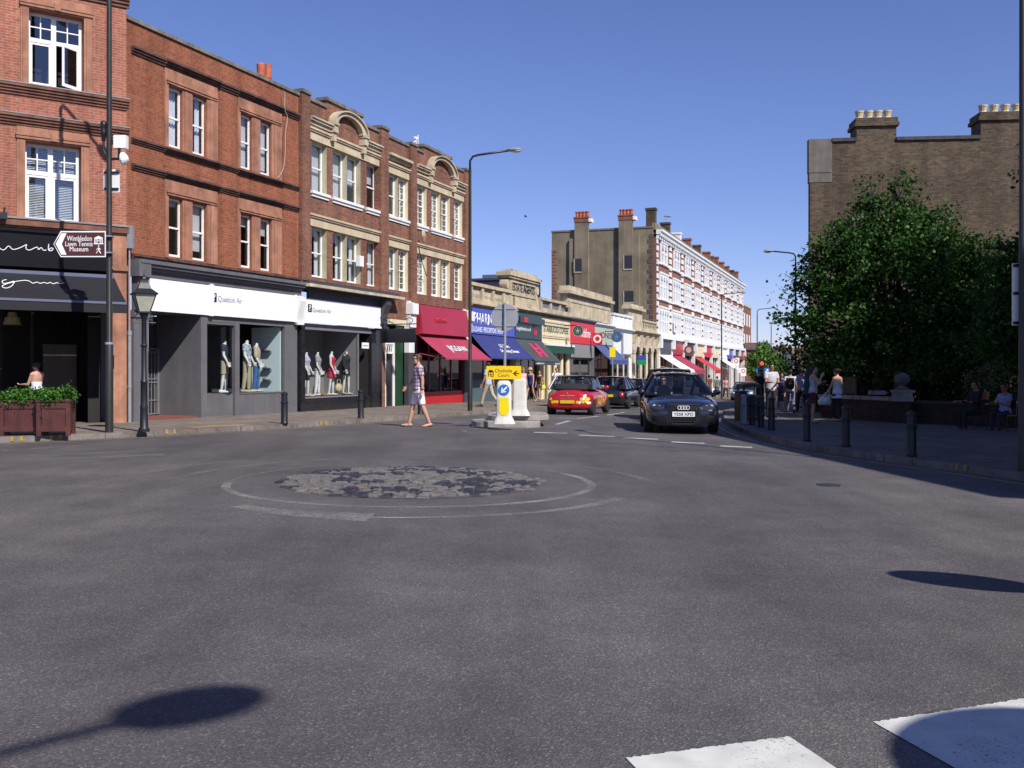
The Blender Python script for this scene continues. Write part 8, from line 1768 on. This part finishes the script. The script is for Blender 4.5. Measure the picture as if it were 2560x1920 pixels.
# parking signs on the parade pavement
Q = FPA.world(FPA.s_of(1531, -4.6), -4.6); b = Vector((Q.x, Q.y, gz(Q.x, Q.y) + PAV)); R = thing('parking_sign', 'thin post with small yellow parking plate in front of the white shop', 'sign', b, 0); zt = zat(868, b.y) - b.z; MB().cone((0, 0, 0), (0, 0, zt), .035, .035, 8).build('post', GALV, R); MB().box(-.16, .16, -.06, -.04, zt - .55, zt).build('plate', YELPLT, R)
for k, (px, py, Y, lb) in enumerate(((1840, 905, 100, 'white sign board with red ring near the far end of the terrace'), (1858, 930, 105, 'stack of small white and red signs at the far end of the terrace'))):
    b = at(px, Y); R = thing('sign_board', lb, 'sign', b, 0); z = zat(py, Y) - b.z; MB().box(-.3, .3, -.05, -.02, z - .42, z + .42).build('board', WHITEP, R); m = MB()
    for i in range(20):
        a0, a1 = 2 * pi * i / 20, 2 * pi * (i + 1) / 20; m.add([(.13 * cos(a0), -.056, z + .1 + .13 * sin(a0)), (.21 * cos(a0), -.056, z + .1 + .21 * sin(a0)), (.21 * cos(a1), -.056, z + .1 + .21 * sin(a1)), (.13 * cos(a1), -.056, z + .1 + .13 * sin(a1))], [(0, 1, 2, 3)])
    m.build('ring', RED_L, R); MB().cone((0, 0, 0), (0, 0, z + .6), .05, .05, 8).build('post', GALV, R)
# ================================================================ garden, wall and trees on the right
def stone(nm, c): return mat(nm, c, .85, .25, 3, bump=.25, streak=.3)
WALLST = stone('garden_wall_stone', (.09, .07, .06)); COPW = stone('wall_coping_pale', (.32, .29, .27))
a = at(2052, 35.0); b = at(2234, 31.6); d = (b - a).xy; L = d.length; R = thing('garden_wall', 'low dark garden wall with pale flat coping behind the two women', 'wall', (a.x, a.y, a.z), atan2(d.y, d.x)); za = zat(986, 35) - a.z
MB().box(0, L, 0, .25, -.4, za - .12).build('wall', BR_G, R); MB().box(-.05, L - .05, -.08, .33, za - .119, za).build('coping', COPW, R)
c = at(2255, 31.2); R = thing('gate_pillar', 'stone gate pillar with ball finial at the end of the low wall', 'pillar', c, radians(-20)); zt = zat(975, 31.2) - c.z; MB().box(-.26, .26, -.26, .26, -.2, zt - .35).build('shaft', BR_G, R); m = MB(); m.box(-.33, .33, -.33, .33, zt - .349, zt - .22); m.box(-.3, .3, -.3, .3, zt - .219, zt - .06); m.box(-.34, .34, -.34, .34, zt - .059, zt); m.build('cap', COPW, R); m = MB(); m.lathe([(.28, zt), (.12, zt + .1), (.09, zt + .14), (.14, zt + .17), (.22, zt + .27), (.24, zt + .36), (.2, zt + .46), (.1, zt + .53), (.02, zt + .55)], (0, 0, 0), 18); m.build('ball_finial', stone('finial_stone', (.15, .13, .125)), R, smooth=True)
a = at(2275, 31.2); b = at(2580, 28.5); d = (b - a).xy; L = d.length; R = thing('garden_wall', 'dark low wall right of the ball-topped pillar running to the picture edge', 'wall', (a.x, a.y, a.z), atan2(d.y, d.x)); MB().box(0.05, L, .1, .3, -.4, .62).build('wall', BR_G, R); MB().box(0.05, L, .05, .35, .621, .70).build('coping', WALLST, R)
R = thing('notice_board', 'wooden framed panel standing behind the low wall', 'board', at(2112, 36.5), .1); z0, z1 = zat(985, 36.5) - R.location.z, zat(941, 36.5) - R.location.z; MB().box(-.40, .40, 0, .03, z0 + .05, z1 - .04).build('panel', mat('board_cream', (.33, .24, .14), .7, .25, 4), R); m = MB()
for x in (-.44, -.02, .40): m.box(x, x + .04, -.02, .05, -.1, z1)
m.box(-.40, .40, -.02, .05, z1 - .04, z1 - .001); m.box(-.40, .40, -.02, .05, z0, z0 + .05); m.build('frame', mat('board_frame', (.20, .17, .15), .7, .2, 5), R)
p = at(2193, 32.5); zp = zat(987, 32.5); R = thing('potted_conifer', 'small conical conifer in a pale trough on the low wall', 'plant', (p.x, p.y, zp), 0); m = MB(); m.box(-.26, .26, -.12, .12, 0, .14); m.build('trough', stone('trough_stone', (.28, .25, .28)), R, bevel=.015)
P = crown_points([(0, 0, .26 + k * .12, .17 - k * .028, .17 - k * .028, .10) for k in range(5)], 1600, 60, 4, .03, .4); leaves('foliage', P, .035, leaf_mat('conifer_leaf', (.07, .09, .015)), R, 3); MB().cone((0, 0, .1), (0, 0, .7), .02, .008, 6).build('stem', BARK, R)
p = at(2455, 30.5); R = thing('potted_shrub', 'pale leaved shrub in a terracotta pot standing in the shaded garden', 'plant', p, 0); z = zat(990, 30.5) - p.z; MB().lathe([(.12, 0), (.18, z), (.20, z), (.20, z + .12), (.16, z + .12)], (0, 0, 0), 14).build('pot', TERRA, R); P = crown_points([(0, 0, z + .5, .45, .4, .35), (.25, 0, z + .85, .3, .3, .25), (-.3, 0, z + .45, .3, .3, .25)], 2600, 80, 8, .06, .3); leaves('foliage', P, .07, leaf_mat('grey_green_leaf', (.12, .16, .07)), R, 5); MB().cone((0, 0, z), (0, 0, z + .8), .03, .015, 6).build('stem', BARK, R)
p = at(2019, 36); R = thing('closed_parasol', 'closed teal parasol standing in the shade behind the walkers', 'parasol', p, 0); z0, z1 = .3, zat(925, 36) - p.z; MB().lathe([(.05, z0 + .4), (.17, z0 + .5), (.15, (z0 + z1) / 2), (.10, z1 - .1), (.02, z1 + .1)], (0, 0, 0), 9).build('canopy', mat('teal_cloth', (.012, .07, .11), .8, .15, 4), R); MB().cone((0, 0, 0), (0, 0, z0 + .5), .03, .03, 8).build('pole', IRON, R); MB().lathe([(.3, 0), (.28, .06)], (0, 0, 0), 16).build('base', CONC, R)
# trees
def tree(label, x, y, blobs, n, clump, size, m, seed, tr=.17, group=None, name='broadleaf_tree', sig=.22, cat='tree', shell=.55):
    z0 = gz(x, y) + .05; R = thing(name, label, cat, (x, y, z0), 0, group); rnd = random.Random(seed); mb = MB(); B = [(bx - x, by - y, bz - z0, rx, ry, rz) for bx, by, bz, rx, ry, rz in blobs]
    top = max(b[2] for b in B); cz = min(b[2] - b[5] for b in B); fork = max(.8, min(cz + .6, top * .45)); mb.tube([(0, 0, -.3), (.02, 0, .3), (.05, .03, fork * .6), (0, 0, fork)], [tr * 1.4, tr, tr * .85, tr * .75], 10)
    for bx, by, bz, rx, ry, rz in B:
        e = Vector((bx, by, bz)); s = Vector((0, 0, fork)); mid = s.lerp(e, .5) + Vector((rnd.uniform(-.2, .2), rnd.uniform(-.2, .2), .15)); mb.tube([s, mid, e], [tr * .6, tr * .35, tr * .16], 7)
        for _ in range(6):
            q = e + Vector((rnd.uniform(-1, 1) * rx, rnd.uniform(-1, 1) * ry, rnd.uniform(-.7, .9) * rz)) * .85; mm = mid.lerp(e, rnd.random()); mb.tube([mm, mm.lerp(q, .5) + Vector((0, 0, .1)), q], [tr * .18, tr * .12, tr * .05], 5)
    mb.build('trunk', BARK, R, smooth=True); leaves('crown', crown_points(B, n, clump, seed, sig, shell), size, m, R, seed); return R
def B_(px, py, r, Y=33.8, f=1.0, dy=0, rv=None): q = ((px - CX) / FPX * Y, Y + dy, zat(py, Y)); k = r / FPX * Y; return (q[0], q[1], q[2], k, k * f, (rv or r) / FPX * Y)
bl = [B_(2235, 700, 175), B_(2232, 560, 75, rv=115), B_(2110, 620, 85, dy=-.4, rv=75), B_(2060, 700, 80, rv=90), B_(2330, 640, 95, rv=110), B_(2420, 740, 110, dy=.4), B_(2090, 800, 110, rv=110), B_(2010, 790, 55, dy=-.3, rv=60), B_(2290, 840, 170, rv=110), B_(2170, 480, 30, rv=40), B_(1990, 880, 45, rv=30, dy=-.2), B_(2150, 560, 60, rv=60), B_(2250, 470, 40, rv=50), B_(2445, 640, 70, rv=85), B_(2480, 780, 110, rv=110), B_(1985, 700, 35, rv=30), B_(1975, 800, 35, rv=30)]
t = at(2245, 35.5); tree('large leafy tree standing in front of the stock brick building', t.x, t.y, bl, 48000, 900, .128, LF_TREE, 11, .2, sig=.22)
bl = [B_(2570, 650, 85, 25.5, rv=75), B_(2620, 760, 160, 25.5, rv=140), B_(2540, 830, 90, 25.5, rv=100), B_(2680, 640, 120, 25.5, rv=100), B_(2565, 440, 18, 25.5, rv=36)]
t = at(2640, 25.5); tree('second leafy tree cut by the right edge of the picture', t.x, t.y, bl, 26000, 420, .115, LF_TREE, 12, .2, sig=.2)
OFF = 'trees shading the right pavement outside the picture'
x, y, h = 18.4, 27.2, 11.4; r_ = 2.9; z = gz(x, y); tree('tall leafy tree added out of view to shade the large garden tree', x, y, [(x, y, z + h - 2.6, r_, r_, 2.6), (x - 1.1, y - .6, z + h - 3.6, 2.0, 2.2, 2.0), (x + 1.2, y + .8, z + h - 4.2, 2.2, 2.2, 2.2), (x - .6, y + 1.2, z + h - 5.0, 2.2, 2.0, 1.6), (x - 2, y + .2, z + h - 6.0, 2.2, 2.0, 1.6)], 18000, 340, .2, LF_TREE, 31, .22, None, sig=.35, shell=.2)  # unseen tree added so its shade darkens the big tree's lower crown
x, y = 5.42, .38; R = thing('shadow_column', 'round domed column added out of view to shade the corner of the crossing', 'shadow column', (x, y, gz(x, y) + PAV), 0)  # unseen column added to cast the curved shadow on the zebra crossing
MB().lathe([(1.08, 0), (1.08, .35), (1.0, .4)], (0, 0, 0), 40).build('base', IRON, R); MB().lathe([(.97, .401), (.97, 3.9)], (0, 0, 0), 40).build('drum', mat('column_green', (.03, .06, .05), .5, .15, 2), R); MB().lathe([(1.1, 3.901), (1.12, 4.05), (1.0, 4.15), (.85, 4.45), (.5, 4.75), (.15, 4.9), (.05, 5.1)], (0, 0, 0), 40).build('dome', IRON, R, smooth=True)
# unseen three storey building, added and sized to shade the right pavement
FX = Fac((12.1, 21.2), (13.9 - 12.3, 9.0 - 19.9)); Lx = 18.3; R = FX.root('brick_building', 'three storey brick building added out of view to shade the right pavement'); zt = 12.2
H = [(1.2 + 2.6 * i, 2.3 + 2.6 * i, c, c + 1.7) for i in range(7) for c in (.9, 4.4, 7.8)]
m = MB(); wall_grid(m, 0, Lx, -2, zt, H, rev=.2); m.quad((0, 0, -2), (0, 0, zt), (0, 11, zt), (0, 11, -2)); m.quad((Lx, 0, -2), (Lx, 11, -2), (Lx, 11, zt), (Lx, 0, zt)); m.quad((0, 11, -2), (0, 11, zt), (Lx, 11, zt), (Lx, 11, -2)); m.quad((0, 0, zt - .4), (Lx, 0, zt - .4), (Lx, 11, zt - .4), (0, 11, zt - .4)); m.build('wall', BR_C, R)
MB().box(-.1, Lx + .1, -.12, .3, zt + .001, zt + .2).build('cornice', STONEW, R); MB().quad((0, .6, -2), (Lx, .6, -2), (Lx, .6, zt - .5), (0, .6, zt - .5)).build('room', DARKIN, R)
for h in H: sash(R, h, .12, WHITEP, GLASSU, .06, (1, 1))
# dark planting added behind the wall to stop sunlit brick showing through
def shrub(label, px, Y, w, h, seed, m=LF_DARK, n=5000, dep=1.0, size=.13, g='dark shrubs added to darken the back of the garden'):
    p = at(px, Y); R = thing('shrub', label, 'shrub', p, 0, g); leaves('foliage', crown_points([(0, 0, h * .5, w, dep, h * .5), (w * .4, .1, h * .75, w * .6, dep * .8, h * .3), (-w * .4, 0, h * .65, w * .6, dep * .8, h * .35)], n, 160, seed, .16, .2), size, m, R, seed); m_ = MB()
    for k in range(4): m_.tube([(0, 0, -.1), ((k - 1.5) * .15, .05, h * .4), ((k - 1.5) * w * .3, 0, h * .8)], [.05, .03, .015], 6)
    m_.build('stems_core', BARK, R)
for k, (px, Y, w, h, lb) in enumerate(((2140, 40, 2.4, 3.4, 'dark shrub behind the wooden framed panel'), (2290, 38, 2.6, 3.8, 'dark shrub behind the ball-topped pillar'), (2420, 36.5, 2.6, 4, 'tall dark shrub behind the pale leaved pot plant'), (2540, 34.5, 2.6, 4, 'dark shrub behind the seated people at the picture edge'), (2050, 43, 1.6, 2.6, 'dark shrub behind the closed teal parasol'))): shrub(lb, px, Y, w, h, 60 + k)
a = at(2060, 41); b = at(2640, 36.5); d = (b - a).xy; L = d.length; R = thing('hedge', 'long dark hedge added below the brick wall to keep the garden back in shade', 'hedge', tuple(a), atan2(d.y, d.x)); MB().box(0, L, .1, .7, -.2, 3.0).build('stems_core', mat('hedge_shade_core', (.010, .014, .008), .95, .3, 4), R)  # hedge and its near-black core box added to stand in for deep shade
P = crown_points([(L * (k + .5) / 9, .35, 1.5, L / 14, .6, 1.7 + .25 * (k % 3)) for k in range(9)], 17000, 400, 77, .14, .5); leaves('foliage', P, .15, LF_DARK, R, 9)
# distant greenery
for px, Y, bl, lb in ((1905, 112, [(1905, 895, 26), (1888, 905, 22), (1922, 912, 24), (1908, 870, 14), (1900, 925, 30)], 'light green tree at the far end of the street behind the traffic light'), (1945, 118, [(1945, 905, 16), (1940, 925, 22), (1950, 920, 18)], 'small dark green tree in front of the far timbered house')):
    t = at(px, Y); tree(lb, t.x, t.y, [B_(a_, b_, r_, Y) for a_, b_, r_ in bl], 6000, 130, .28, LF_FAR if px < 1940 else LF_TREE, px, .15, sig=.3)

# a bird over the street
m = MB(); m.ell((0, 0, 0), .16, .05, .045, 10, 6); m.add([(-.06, 0, .02), (.08, 0, .02), (-.1, .38, .14), (-.18, .3, .12)], [(0, 1, 2, 3)]); m.add([(-.06, 0, .03), (.08, 0, .03), (-.1, -.38, .16), (-.18, -.3, .13)], [(3, 2, 1, 0)]); m.add([(-.14, .02, 0), (-.14, -.02, 0), (-.28, -.06, 0), (-.28, .06, 0)], [(0, 1, 2, 3)])
Y = 60; o = m.build('bird', BLACKP, None, loc=((1315 - CX) / FPX * Y, Y, zat(542, Y))); o.scale = (.6, .6, .6); tag(o, 'small dark bird flying in the clear sky over the street', 'bird')
p = gp(2071, 1213); o = MB().lathe([(.17, 0), (.17, .012), (.15, .014)], (0, 0, 0), 24).build('manhole_cover', mat('cast_cover', (.035, .033, .036), .6, .3, 20), None, loc=p); tag(o, 'small dark round manhole cover in the road right of the cobbles', 'manhole cover')
